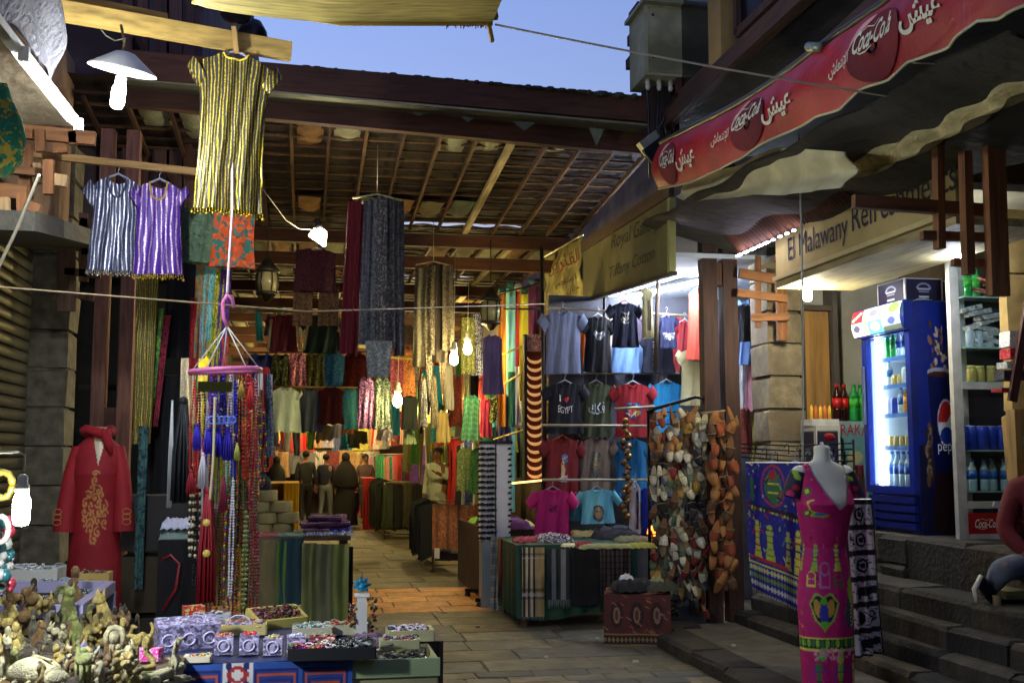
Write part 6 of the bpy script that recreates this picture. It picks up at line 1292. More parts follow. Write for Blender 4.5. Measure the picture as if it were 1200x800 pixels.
for r_,row in enumerate(rowsC):
    for i in range(10):
        if r_ > 14 and i in (5,6): continue
        kk=row[i*7 // 10]; px=766+i*6.4+rr.uniform(-2,2); Y=9.84-i*.018-.05
        o=put(SLP['cream' if kk == 'white' and i % 2 else kk],'slipper',P(px,490+r_*14+rr.uniform(-5,5),Y=Y-rr.uniform(0,.09)),'%s slipper, %s row of the black metal rack' % ('cream' if kk == 'white' and i % 2 else kk,('first second third fourth fifth sixth seventh eighth ninth tenth eleventh twelfth thirteenth fourteenth fifteenth sixteenth seventeenth'.split())[r_]),'slipper','slippers hung on the black rack')
        o.rotation_euler=(rr.uniform(-.55,.1),rr.uniform(-.5,.5)+(pi if rr.random() < .2 else 0),rr.uniform(-1.1,1.1)); o.scale=(rr.uniform(.8,1.1),)*3
for r_ in range(13):
    for i in range(3):
        kk=('tan leather','rust','tan leather','brown','rust')[(r_*3+i) % 5]; px=836+i*10+rr.uniform(-3,3)
        if r_ > 10 and i == 0: continue
        o=put(SLP[kk],'slipper',P(px,492+r_*16+rr.uniform(-4,4),Y=9.45+.04*(i % 2)),'%s slipper %s on the post beside the black rack' % (kk,'high' if r_ < 4 else 'halfway' if r_ < 9 else 'low'),'slipper','leather slippers hung on the dark post',sc=1.25)
        o.rotation_euler=(rr.uniform(-.5,.15),rr.uniform(-.6,.6)+(pi if rr.random() < .25 else 0),rr.uniform(-1,1)); o.scale=(rr.uniform(1,1.35),)*3
MB().tube([P(822,484,Y=9.45),P(854,481,Y=9.45)],.012,6).build('slipper_rod',mat((150,130,90),'wood',ax=0),label='short rod across the dark post from which leather slippers hang',cat='rod')
mr=empty('glass_panel',V((P(800,740,Y=9.6).x,9.6,0)),'dull glass panel in black scrollwork leaning below the slippers','panel')
A,B_=P(770,668,Y=9.75),P(828,742,Y=9.6); MB().add([A,V((B_.x,9.6,A.z)),V((B_.x,9.6,B_.z)),V((A.x,9.75,B_.z+.08))]+[q+V((0,.02,0)) for q in (A,V((B_.x,9.6,A.z)),V((B_.x,9.6,B_.z)),V((A.x,9.75,B_.z+.08)))],[(0,3,2,1),(4,5,6,7),(0,1,5,4),(1,2,6,5),(2,3,7,6),(3,0,4,7)],0,False).build('glass',mat((96,100,96),'plastic',r=.15),mr)
for k in (0,1): c0=P(795+k*9,705,Y=9.58); MB().tube([c0+V(((.02+.006*a)*cos(a)*(1-2*k) ,0,(.02+.006*a)*sin(a))) for a in [i*.5 for i in range(12)]],.007,5).build('scroll',BK,mr)
# ---------------- scarf table
tb=empty('scarf_table',(2.5,10.7,0),'long table under a dark green cloth hung with folded scarves','table')
xa,xb,yf,zt=P(608,650,Y=10.2).x,P(742,650,Y=10.2).x,10.2,.78
MB().box(((xa+xb)/2,10.75,zt-.02),(xb-xa,1.1,.04)).build('tabletop',mat((120,90,60),'wood',ax=0),tb)
for x in (xa+.06,xb-.06):
    for y in (yf+.06,11.2): MB().box((x,y,zt/2-.02),(.05,.05,zt-.04)).build('leg',mat((100,74,50),'wood'),tb)
b=MB(); b.grid(lambda u,v: V((xa-.03+(xb-xa+.06)*u,yf-.03-.02*sin(u*40)*v,zt+.005-(.66+.03*sin(u*7))*v)),60,10); b.grid(lambda u,v: V((xa-.03+.02*sin(u*30)*v,yf-.03+1.1*u,zt+.005-.66*v)),30,10); b.grid(lambda u,v: V((xa-.03+(xb-xa+.06)*u,yf-.03+1.1*v,zt+.006+.004*sin(u*30+v*9))),30,10)
b.build('table_cover',mat((20,64,44),'cloth',r=.6),tb)
def plaidcv(w_,h,bg,bars,hb):
    c=Cv(w_,h,bg)
    for (x,ww,col) in bars: c.rect(x,0,x+ww,h,col)
    for (y,hh,col) in hb: 
        mk=(c.yy >= y) & (c.yy < y+hh); c.a[mk,:3]=c.a[mk,:3]*.45+np.array(lin(col))*.55
    return c
DKc=(22,22,28); WHc=(206,200,184); TANc=(176,150,96)
c1=plaidcv(36,90,TANc,[(2,3,DKc),(7,2,WHc),(10,3,DKc),(15,2,WHc),(18,3,DKc)],[(8,3,DKc),(13,2,WHc),(54,4,DKc),(60,3,WHc),(65,3,DKc)])
panel(612,641,638,722,10.14,mat(WW,'vcol'),'tan, black and white tartan scarf on the green table',cv=c1,fringe=.03,layers=False,fold=.01)
c2_=plaidcv(36,60,(40,42,44),[(8,6,(110,112,112)),(22,8,(130,132,132)),(15,2,DKc)],[])
panel(641,643,668,702,10.14,mat(WW,'vcol'),'grey striped scarf with white fringe on the green table',cv=c2_,fringe=.09,layers=False,fold=.01)
panel(669,642,703,708,10.13,Mc((12,12,14)),'plain black scarf on the green table',layers=False,fringe=.03)
c3=plaidcv(36,60,(96,76,62),[(x,2,DKc) for x in range(2,36,5)],[(y,2,(10,10,12)) for y in range(3,60,8)])
panel(703,641,739,695,10.14,mat(WW,'vcol'),'brown and black checked scarf on the green table',cv=c3,fringe=.02,layers=False)
for (x0,x1,y0,y1,c,l) in ((575,584,628,714,(120,122,110),'grey tartan'),(583,588,630,700,(180,120,50),'orange'),(587,594,631,705,(130,24,34),'crimson'),(593,600,633,716,(90,24,70),'plum'),(599,604,634,716,(120,40,100),'purple'),(603,609,636,722,(26,70,50),'dark green')):
    panel(x0,y0,x1,y1,10.5+(608-x0)*.02,mat(c,'plaid',c2=tuple(min(255,v+70) for v in c),s=9) if l in ('grey tartan','plum') else Mc(c),l+' scarf folded over the end rail of the green table',group='scarves on the end rail',layers=False,nf=1,fringe=.03)
rb_=empty('rack_base',(2.0,12,0),'low black wheeled rack foot sticking out beside the scarf table','rack')
q0=P(548,693,Z=.09); 
for (a_,b_) in (((546,691),(600,694)),((560,703),(600,690))):
    A,B_=P(*a_,Z=.09),P(*b_,Z=.09); MB().bar(A,B_,.06,.04).build('foot_bar',mat((20,22,24),'metal'),rb_); MB().lathe([(.03,-.012),(.035,0),(.03,.012)],A+V((.02,0,-.045)),12,rot=MR(rad(90),3,'X')).build('caster',mat((16,16,18),'plastic'),rb_)
MB().tube([P(598,692,Z=.09),P(598,692,Z=.09)+V((0,0,.9))],.015,8).build('upright',mat((40,40,42),'metal'),rb_)
# clothes heaped on the table
def heap(x,y,z,w_,d_,h,m,label,n=1,seed=0,name='folded_garment',cat='garment',rz=0.):
    rr=RND(seed); b=MB(); M_=MR(rz,3,'Z')
    def fn(u,v):
        a,c_=(u-.5)*2,(v-.5)*2; e=(1-a ** 4)*(1-c_ ** 4); return V((x,y,z))+M_ @ V((a*w_/2,c_*d_/2,h*e ** .4*(.75+.25*mnoise.noise(V((a*3+seed,c_*3,0))))+.008*sin(a*14+c_*5+seed)))
    b.grid(fn,16,12); b.grid(lambda u,v: V((fn(1-u,v).x,fn(1-u,v).y,z)),6,6); return b.build(name,m,label=label,cat=cat)
for i,(px,py,w_,d_,h,c,k,l) in enumerate(((648,634,.36,.3,.09,(190,180,190),'stripe2','striped black and cream folded clothes'),(668,640,.16,.12,.03,(206,200,150),'cloth','small pale yellow card packet'),(676,626,.3,.2,.07,(170,150,90),'cloth','tan rolled garment'),(700,622,.45,.35,.13,(60,64,74),'cloth','heap of slate grey shirts'),(722,630,.45,.35,.1,(28,28,34),'cloth','heap of black garments'),(690,612,.2,.2,.08,(20,20,24),'cloth','black knitted bundle'),(742,634,.34,.3,.06,(110,106,70),'plain','stack of olive cardboard trays'),(620,634,.3,.25,.05,(150,40,60),'floral','red and pink folded scarves'),(684,640,.18,.16,.05,(130,24,34),'cloth','folded dark red cloth'),(710,642,.5,.12,.045,(140,140,90),'plain','long shallow olive tray'),(752,641,.24,.2,.05,(150,146,60),'plain','yellowish shallow tray at the table corner'))):
    q=P(px,py,Z=zt+.01); 
    heap(q.x,min(11.1,q.y),zt+.012,w_,d_,h,mat((60,56,60),'floral',c2=c) if k == 'stripe2' else mat(c,k,c2=(90,20,40) if k == 'floral' else None),l+' on the green table',seed=i)
MB().lathe([(.03,0),(.05,.03),(.04,.08),(.02,.1)],P(764,628,Y=10.3),10).build('orange_lamp',mat((255,120,40),'emit',e=1.2),label='small glowing orange lamp at the corner of the scarf table',cat='lamp')
# stool with carpet
stl=empty('stool',P(757,755,Z=0),'low dark red wooden stool draped with a patterned carpet','stool')
sx,sy=stl.location.x,stl.location.y; RW=mat((90,24,22),'wood',ax=2)
MB().box((sx,sy,.42),(.42,.36,.04),MR(rad(-18),3,'Z')).build('seat',RW,stl)
for a,b_ in ((-1,-1),(1,-1),(1,1),(-1,1)): v_=MR(rad(-18),3,'Z') @ V((a*.18,b_*.15,0)); MB().box((sx+v_.x,sy+v_.y,.2),(.04,.04,.4)).build('leg',RW,stl)
MB().bar((sx-.16,sy-.1,.14),(sx+.2,sy-.16,.14),.03,.03).build('stretcher',RW,stl)
def carpetcv(w_,h,a=(84,32,20),b_=(46,20,16),c_=(140,108,66)):
    c=Cv(w_,h,a); c.rect(0,h*.78,w_,h,(30,20,16)); rr=RND(3)
    for k in range(int(w_/5)): c.ell(k*5+2,h*.86,1.6,3,c_)
    for k in range(3): c.ell(w_*(.2+.3*k),h*.4,w_*.1,h*.25,b_); c.ell(w_*(.2+.3*k),h*.4,w_*.05,h*.16,c_); c.ell(w_*(.2+.3*k),h*.4,w_*.03,h*.1,(80,40,60))
    for k in range(30): c.line([(rr.random()*w_,rr.random()*h*.75),(rr.random()*w_,rr.random()*h*.75)][:2] if False else [(q := rr.random()*w_,p := rr.random()*h*.75),(q+4,p+3)],1.4,c_ if k % 2 else (150,70,40))
    c.rect(0,h*.74,w_,h*.77,c_); c.rect(0,h*.95,w_,h,c_); return c
ccv=carpetcv(80,70); M_=MR(rad(-18),3,'Z'); b=MB()
b.grid(lambda u,v: V((sx,sy,0))+M_ @ V(((u-.62)*.56,-.2-.06*v-.02*sin(u*8)*v,.445-.43*v)),80,70,cv=ccv); b.grid(lambda u,v: V((sx,sy,0))+M_ @ V(((u-.62)*.56,-.2+.4*v,.447+.01*sin(u*9+v*7))),80,40,cv=ccv)
b.build('draped_carpet',mat(WW,'vcol'),label='small red-brown oriental carpet draped over the low stool',cat='carpet')
for i,(dx,dy,w_,h,c,l) in enumerate(((-.1,.02,.36,.12,(22,22,26),'black cloth heap'),(.12,-.02,.3,.1,(60,58,40),'olive crumpled bag'),(-.16,.04,.14,.16,(200,200,200),'white crumpled wrapping'),(.1,.0,.12,.14,(150,146,100),'beige pouch'))): heap(sx+dx,sy+dy,.46,w_,w_*.8,h,Mc(c),l+' on the carpeted stool',seed=i+40)
# ---------------- rack of orange shawls, rack of dark clothes
def frame_rack(x0,x1,y0,y1,h,label,n=14,cols=((26,28,26),),lab2='',grp=''):
    t=empty('clothes_rack',((x0+x1)/2,(y0+y1)/2,0),label,'clothes rack'); mm=mat((120,110,90),'metal')
    for x in (x0,x1):
        for y in (y0,y1): MB().tube([(x,y,.06),(x,y,h)],.015,6).build('upright',mm,t); MB().ball((x,y,.035),.035,8,5).build('caster',mat((30,28,26),'plastic'),t)
    for z in (.12,h):
        for a,b_ in (((x0,y0),(x1,y0)),((x1,y0),(x1,y1)),((x1,y1),(x0,y1)),((x0,y1),(x0,y0))): MB().tube([(*a,z),(*b_,z)],.013,6).build('rail',mm,t)
    rr=RND(int(x0*10))
    for i in range(n):      # garments hung along the side rail, seen edge on
        y=y0+.08+(y1-y0-.16)*i/(n-1); c=cols[i % len(cols)]; w_=rr.uniform(.36,.44); b=MB(); H=h-.2+rr.uniform(-.08,.02)
        for (xc,s) in ((x0,1),):
            b.grid(lambda u,v: V((x0-.16+w_*(u),y+.028*sin(u*pi)+.012*sin(v*7+u*5+i),h+.04-.1*abs(u-.5)*2-H*v+.02)),8,8); b.grid(lambda u,v: V((x0-.16+w_*(1-u),y-.028*sin(u*pi)+.012*sin(v*7+i),h+.04-.1*abs(u-.5)*2-H*v+.02)),8,8)
        b.build('hanging_jacket',Mc(c),label='%s %s' % (lab2[i % len(lab2)],grp),cat='jacket',group=grp)
    return t
x0,x1=P(507,668,Y=15.3).x,P(562,668,Y=15.3).x
frame_rack(x0+.0,x1,15.3,17.2,.92,'wheeled clothes rack hung with orange shawls and dark jackets',12,((30,32,34),(36,40,56),(22,22,22),(50,54,44)),('charcoal jacket','navy jacket','black jacket','grey-green jacket'),'on the side of the orange shawl rack')
for i in range(3):
    cvs=Cv(30,50,(176,112,72)); rr=RND(i)
    for k in range(300): cvs.ell(rr.random()*30,rr.random()*50,.8,.8,(150,84,54) if k % 2 else (206,150,110))
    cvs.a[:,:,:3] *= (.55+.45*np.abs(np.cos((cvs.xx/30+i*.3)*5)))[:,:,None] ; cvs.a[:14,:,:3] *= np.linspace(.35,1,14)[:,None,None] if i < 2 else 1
    panel(507+i*18.5,592+(2-i)*-1,526+i*18.5,643,15.22,mat(WW,'vcol'),'%s orange woven shawl on the front of the wheeled rack' % ('outermost','middle','innermost')[i],'shawl','shawl',cv=cvs,fringe=.05,layers=False)
MB().box(P(535,652,Y=15.3),(.6,.05,.1)).build('dark_box',mat((24,16,22),'plastic'),label='dark box shelf under the orange shawls',cat='box'); MB().box(P(512,648,Y=15.2),(.07,.02,.14)).build('white_tag',mat((220,210,200),'plain'),label='white paper tag pinned below the orange shawls',cat='tag')
x0,x1=P(450,628,Y=21.5).x,P(492,628,Y=21.5).x
frame_rack(x0,x1,21.5,24,1.1,'farther clothes rack hung with black and green jackets',12,((24,26,24),(50,60,40),(20,22,30)),('black jacket','olive jacket','blue-black jacket'),'on the farther clothes rack')
for i,c in enumerate(((60,70,48),(24,24,28),(70,66,44),(34,30,28))): garment(449+i*11,566,462+i*11,618,21.4,Mc(c),'%s coat facing the alley on the farther clothes rack' % ('moss green','black','khaki','dark brown')[i],'coat','hanging_coat',sl=0,hanger=None,nu=8,nv=8)
for i in range(9):
    c=((60,50,30),(40,40,28),(90,80,50),(30,30,30))[i % 4]; q=P(455+i*5,566+(i % 2)*2,Y=22+i*.1); heap(q.x,q.y,q.z-.03,.3,.5,.09,mat(c,'cloth'),'%s cloth lying over the top of the farther rack' % ('brown','dark olive','khaki','black')[i % 4],seed=i)
# ---------------- green shawl table (left middle)
gx0,gx1=P(300,640,Y=10).x-.12,P(411,640,Y=10).x; gz=P(350,628,Y=10).z
gt=empty('shawl_table',((gx0+gx1)/2,10.4,0),'display table hung with sage green and olive shawls','table')
MB().box(((gx0+gx1)/2,10.45,gz-.02),(gx1-gx0,.9,.04)).build('tabletop',mat((110,84,56),'wood',ax=0),gt)
for x in (gx0+.05,gx1-.05):
    for y in (10.08,10.85): MB().box((x,y,gz/2-.02),(.05,.05,gz-.04)).build('leg',mat((90,66,44),'wood'),gt)
for (xa_,xb_,yt_,yb_,c,l,fr_) in ((292,326,632,722,(128,116,72),'olive brown shawl',None),(324,336,634,720,(110,150,70),'lime green shawl strip',None),(329,356,630,708,(34,72,78),'dark teal shawl with fringe',.08),(354,372,636,738,(150,156,90),'pale sage shawl',None),(370,392,637,738,(140,144,100),'grey-green shawl',None),(390,409,637,738,(150,164,84),'yellow-green shawl',None)):
    panel(xa_,yt_,xb_,yb_,9.95,Mc(c,r=.6),l+' hung from the front of the shawl table','shawl','shawl',fringe=fr_,layers=False,fold=.018,nf=1.6)
panel(409,640,414,742,10.1,Mc((20,18,22)),'black cloth edge at the end of the shawl table','cloth','hanging_cloth',layers=False)
heap(P(315,630,Y=10.1).x,10.2,gz,.3,.3,.03,Mc((170,90,90)),'folded rose pink cloth on the shawl table',seed=4); heap(P(345,630,Y=10.1).x,10.15,gz,.34,.3,.03,Mc((110,140,120)),'folded pale green cloth on the shawl table',seed=5)
for i in range(9): heap(P(362+i*6,632,Y=10.05).x,10.05+.06*(i % 2),gz+.004,.07,.1,.035,mat((196,200,204),'metal',met=.7,r=.25),'crumpled clear cellophane scrap among the shawls',seed=i+60,name='cellophane',cat='wrapping')
k=0
for row in range(4):
    for i in range((3,2,2,1)[row] if row else 2):
        q=P((306+i*25,312+i*25,304+i*25,312)[row],628-row*14,Y=10.3); b=MB(); r_=.1
        b.lathe([(r_*.97,0),(r_,.01),(r_*1.0,.085),(r_*.95,.095),(r_*.9,.095),(r_*.88,.085)],(q.x,10.3+.02*(i % 2),gz+row*.1),20); b.build('rolled_shawl',mat((150,136,84),'cloth',s=2),label='olive rolled shawl drum, %s in tier %s of the stack' % (('first','second','third')[i],('one','two','three','four')[row]),cat='shawl roll'); k += 1
MB().ball((P(306,583,Y=10.4).x,10.4,gz+.44),(.09,.08,.1),12,8).build('dark_pouch',Mc((20,22,34)),label='dark navy pouch on top of the rolled shawl stack',cat='pouch')
cvp=Cv(50,16,(70,20,60))
for k in range(16): cvp.poly([(k*3.2,4),(k*3.2+1.6,1),(k*3.2+3.2,4)],(190,170,190)); cvp.ell(k*3.2+1,9,1,1,(170,60,80)); cvp.rect(k*3.2,12,k*3.2+1.6,14,(40,40,110))
for i,(px,z,w_,rz_,c) in enumerate(((375,0,.34,.1,0),(392,.0,.3,-.15,1),(373,.055,.32,.05,0),(384,.11,.3,-.2,0),(388,.06,.28,.2,0))):
    q=P(px,628,Y=10.2); M_=MR(rz_,3,'Z'); o_=V((q.x,10.25,gz+.006+z)); cc=cvp
    if c: cc=Cv(50,16,(30,30,140)); [cc.ell(8+11*j,8,3.5,3.5,(170,170,220)) for j in range(4)]
    t_=empty('folded_shawl',o_,('navy shawl with white flowers folded on the shawl table','plum patterned shawl folded, %s of its pile' % ('bottom','','second','top','third')[i])[0 if c else 1],'shawl')
    b=MB(); b.grid(lambda u,v: o_+M_ @ V((-w_/2+w_*u,-.14-.012*sin(pi*v),.053-.053*v)),50,16,cv=cc); b.grid(lambda u,v: o_+M_ @ V((-w_/2+w_*u,-.14+.28*v,.053+.004*sin(u*9))),50,16,cv=cc); b.grid(lambda u,v: o_+M_ @ V((w_/2,-.14+.28*u,.053-.053*v)),12,6,cv=cc); b.build('cloth',mat(WW,'vcol'),t_)
# stuff behind the necklaces: shelves, bags
MB().box((P(215,640,Y=9.2).x,9.4,1.15),(.5,.4,.03)).build('wooden_shelf',mat((90,70,50),'wood',ax=0),label='dark wooden shelf behind the necklaces',cat='shelf')
for i,(px,py,c,l) in enumerate(((208,613,(200,200,214),'white cloth bundle'),(206,626,(120,140,130),'grey-green folded cloth'),(212,634,(190,150,170),'pale pink folded cloth'))): q=P(px,py,Y=7.7); heap(q.x,7.7,q.z-.03,.2,.2,.08,Mc(c),l+' beside the red cords',seed=i+80)
b=MB(); q=P(207,725,Y=7.5); b.box((q.x,7.6,q.z+.25),(.26,.2,.5)); b.build('dark_bag',mat((14,12,15),'cloth'),label='black bag with red cords standing below the white bundle',cat='bag')
MB().tube([P(190,655,Y=7.4),P(200,650,Y=7.4),P(210,660,Y=7.4),P(206,690,Y=7.4),P(190,715,Y=7.4)],.008,6).build('red_necklace',mat((150,18,30),'plastic',r=.3),label='shiny red cord looped over the black bag',cat='cord')
for k in range(3): MB().box((P(190,700,Y=8.2).x,8.3,.3+k*.42),(.55,.4,.38)).build('cardboard_box',mat(((52,44,32),(60,50,30),(46,44,40))[k],'plain'),label='dim cardboard box stacked behind the red robe, %s of three' % ('bottom','middle','top')[k],cat='box')
# thin scarves filling the gaps between the hung rows
rr=RND(55); FC={'coral': (200,70,60),'turquoise': (40,150,170),'cream': (200,190,150),'rust': (150,70,40),'olive': (110,110,60),'white': (206,204,196),'black': (26,26,30),'golden': (190,150,60),'plum': (90,40,80),'leaf green': (70,130,60),'slate': (80,90,110),'scarlet': (180,30,34)}
def fill(n,x0,x1,ya,yb,la,lb,Ya,Yb,where):
    for i in range(n):
        cn_=rr.choice(list(FC)); c=FC[cn_]; px=x0+(x1-x0)*(i+rr.random())/n; py=rr.uniform(ya,yb); w_=rr.uniform(4.5,10); Y=rr.uniform(Ya,Yb); k=rr.choice(('cloth','floral','sequin','cloth'))
        panel(px,py,px+w_,py+rr.uniform(la,lb),Y,mat(c,k,c2=tuple(min(255,int(v*.6+60)) for v in c) if k != 'cloth' else None),'%s narrow %s %s' % (cn_,'scarf' if i % 3 else 'sash',where),taper=rr.choice((-.7,-.3,.2,.5)),skew=rr.uniform(-.04,.04),fold=.025,nf=1.2,layers=False,group='narrow scarves '+where,nu=6,nv=8,fringe=.05 if i % 4 == 0 else None)
fill(16,412,500,425,455,40,70,15,17.5,'about the sequinned skirts')
fill(18,486,560,415,450,30,62,14.6,17,'around the hanging bulbs')
fill(12,470,566,480,510,40,80,19.5,21,'behind the man in white')
fill(12,562,632,395,440,50,100,13.3,14.2,'near the glowing case')
fill(12,300,420,498,508,14,28,15.5,17,'beneath the blouse rows')
fill(14,296,420,345,400,20,50,15.5,18,'above the blouse rows')
fill(14,292,312,430,470,60,120,8.0,9.0,'beside the bead strands')
# ================================================================ FRONT TABLES
def cloth_mat(c,**k): return mat(c,'cloth',**k)
ZB=.74
bt=empty('trinket_table',(-.3,5.1,0),'table draped in a blue and orange hieroglyph cloth, covered with trinket boxes','table')
bx0,bx1=P(172,775,Z=ZB).x,P(408,775,Z=ZB).x; by0=P(290,776,Z=ZB).y; by1=by0+1.0
MB().box(((bx0+bx1)/2,(by0+by1)/2,ZB-.02),(bx1-bx0,by1-by0,.04)).build('tabletop',mat((110,84,56),'wood',ax=0),bt)
for x in (bx0+.05,bx1-.05):
    for y in (by0+.05,by1-.05): MB().box((x,y,ZB/2-.02),(.045,.045,ZB-.04)).build('leg',mat((90,66,44),'wood'),bt)
bw=220; bh=110; NV,OR=(24,34,96),(190,84,40); cv=Cv(bw,bh,(40,84,160)); 
for (x0,x1) in ((0,66),(70,96),(124,150),(150,220)):
    pass
for (x0,x1) in ((4,84),(118,164),(168,216)):
    for k,c in enumerate((NV,OR,NV,OR)): cv.poly([(x0+3*k,6+4*k),(x1-3*k,6+4*k),(x1-3*k,bh),(x0+3*k,bh)],c); cv.poly([(x0+3*k+1.6,7.6+4*k),(x1-3*k-1.6,7.6+4*k),(x1-3*k-1.6,bh),(x0+3*k+1.6,bh)],NV if k == 3 else (40,60,130))
    xm=(x0+x1)/2
    for s in (-1,1): cv.line([(xm,40)]+[(xm+s*(4+14*sin(t)),40-8*cos(t)+t*8) for t in (0,.6,1.2,1.8,2.4,3)],2.6,OR)
    cv.ell(xm,62,8,10,(60,110,190)); cv.ell(xm,62,4,6,(210,190,150))
cv.rect(86,0,116,bh,(214,210,200)); 
for k in range(7): cv.ell(101,10+k*15,11,7,(30,60,150) if k % 2 else (170,40,40)); cv.ell(101,10+k*15,6,4,(220,214,200)); cv.ell(92,3+k*15,3,4,NV); cv.ell(110,3+k*15,3,4,NV)
b=MB(); W_=bx1-bx0+.04
b.grid(lambda u,v: V((bx0-.02+W_*u,by0-.02-.012*sin(u*26)*v,ZB+.004-.55*v)),bw,bh,cv=cv); b.grid(lambda u,v: V((bx0-.02+W_*u,by0-.02+1.02*v,ZB+.005+.003*sin(u*20+v*9))),60,20,cv=Cv(10,10,(28,40,78)))
b.grid(lambda u,v: V((bx1+.02+.01*sin(u*20)*v,by0-.02+1.02*u,ZB+.004-.55*v)),50,20,cv=Cv(10,10,(34,50,120))); b.build('hieroglyph_cloth',mat(WW,'vcol',r=.6),bt)
zt2=ZB+.012
LILAC=(176,164,196)
def lilac_box(px,py,w_,d_,h,rz_,label,tilt=0.,rings=1,glit=(200,120,80)):
    q=P(px,py,Z=ZB); M_=MR(rz_,3,'Z') @ MR(tilt,3,'X'); o_=V((q.x,q.y,zt2)); t=empty('gift_box',o_,label,'box')
    b=MB(); b.box(o_+M_ @ V((0,0,h/2)),(w_,d_,h),M_); b.build('box_body',mat(LILAC,'sequin',c2=(206,196,224),s=.7,r=.4),t)
    b=MB()
    for i in range(rings):
        c0=V(((i-(rings-1)/2)*w_/rings,-d_/2-.004,h*.5)); b.tube([o_+M_ @ (c0+V((.3*w_/rings*cos(a),0,.3*w_/rings*sin(a)))) for a in [k*.45 for k in range(15)]],.004,5)
    b.build('window_ring',mat((216,208,226),'plastic',r=.2),t)
    b=MB(); rr=RND(int(px))
    for i in range(14): b.ball(o_+M_ @ V(((rr.random()-.5)*w_*.7,(rr.random()-.5)*d_*.7,h+.004)),.007,5,4)
    b.build('bead_fill',mat(glit,'plastic',r=.2),t,kind='stuff')
lilac_box(217,760,.27,.12,.12,.32,'large lilac gift box with three round windows, tilted at the table end',.25,3,(200,200,210)); lilac_box(262,768,.08,.09,.075,.05,'small lilac box with amber beads beside the large one'); lilac_box(292,768,.08,.09,.08,0,'deep purple-lilac box with a yellow jewel',0,1,(210,60,60)); lilac_box(320,769,.08,.08,.07,-.05,'pale lilac cellophane packet between purple boxes',0,1,(200,190,120)); lilac_box(347,770,.08,.09,.08,0,'purple-lilac box next to the flower tray',0,1,(220,220,240))
lilac_box(280,745,.22,.1,.06,.0,'flat lilac box behind the small lilac boxes',0,1,(190,120,90))
def tray(px,py,w_,d_,h,c,fill,label,rz_=0.,tilt=0.,n=80,r_=.012,name='tray',z=None):
    z0=z if z is not None else zt2; q=P(px,py,Z=z0); o_=V((q.x,q.y,z0)); M_=MR(rz_,3,'Z') @ MR(tilt,3,'X'); t=empty(name,o_,label,'tray'); b=MB()
    for (cx,cy,ww,dd) in ((0,-d_/2,w_,.01),(0,d_/2,w_,.01),(-w_/2,0,.01,d_),(w_/2,0,.01,d_)): b.box(o_+M_ @ V((cx,cy,h/2)),(ww+.01,dd,h),M_)
    b.box(o_+M_ @ V((0,0,h*.35)),(w_,d_,.006),M_); b.build('tray_body',mat(c,'plain'),t); rr=RND(int(px+py)); b=MB()
    for i in range(n):
        p=o_+M_ @ V(((rr.random()-.5)*w_*.92,(rr.random()-.5)*d_*.9,h*.6+rr.random()*h*.55)); m_=rr.randrange(len(fill))
        if i % 3 == 0: b.tube([p+V((r_*1.4*cos(a),r_*1.4*sin(a),r_*.4*sin(a))) for a in [k*1.05 for k in range(7)]],r_*.3,4,m_)
        else: b.ball(p,(r_*rr.uniform(.5,1.2),r_*rr.uniform(.5,1.2),r_*.6),5,4,m_)
    b.build('trinkets',[mat(k,'plastic',r=.2) for k in fill],t,kind='stuff'); return t
tray(368,768,.2,.22,.05,(24,24,26),((210,60,60),(220,180,60),(90,150,60),(190,60,120),(80,40,90),(230,220,200)),'black tray heaped with coloured fabric flowers and beads',n=140)
tray(413,767,.17,.22,.05,(24,24,26),((40,42,40),(70,74,66),(160,164,156),(20,20,22)),'black tray heaped with dark coiled bracelets',n=150)
tray(366,744,.17,.14,.045,(190,186,150),((170,190,180),(120,140,130),(210,210,200)),'cream box of pale green beads at the table back',n=70); tray(408,741,.18,.12,.045,(190,186,150),((190,60,50),(110,110,100),(200,180,120)),'cream box with a red folded purse at the table back',n=60)
tray(278,742,.26,.12,.05,(206,190,120),((230,170,40),(200,120,30),(226,210,120)),'orange and cream tray of gold trinkets below the red cords',n=80)
tray(322,732,.26,.14,.07,(196,180,90),((110,50,50),(60,34,44),(170,110,110),(30,24,28)),'tilted yellow box full of dark red beads',.5,.35,n=150,r_=.009)
tray(248,735,.16,.1,.07,(190,190,190),((160,170,150),(90,100,90),(200,200,200)),'small white box beneath the hanging necklaces',n=40)
tray(290,728,.22,.05,.03,(200,200,196),((60,30,34),(90,60,50)),'long white card strip of bracelets behind the yellow box',n=40)
q=P(226,738,Z=ZB); MB().box((q.x,q.y,zt2+.06),(.1,.06,.1),MR(.3,3,'Z')).build('red_packet',mat((190,50,36),'print',c2=(220,200,120),s=2),label='red and cream packet tucked behind the large lilac box',cat='packet')
tray(232,774,.09,.07,.025,(210,200,170),((180,60,90),(230,200,90),(60,120,150)),'tiny cream dish of mixed rings before the large lilac box',n=40,r_=.007); tray(196,778,.08,.06,.02,(60,50,40),((220,220,210),(190,160,90)),'tiny dark dish of white beads at the table corner',n=36,r_=.007); tray(378,752,.1,.06,.03,(150,60,60),((210,190,160),(60,60,60)),'little red box of pendants between the trays',n=30,r_=.007)
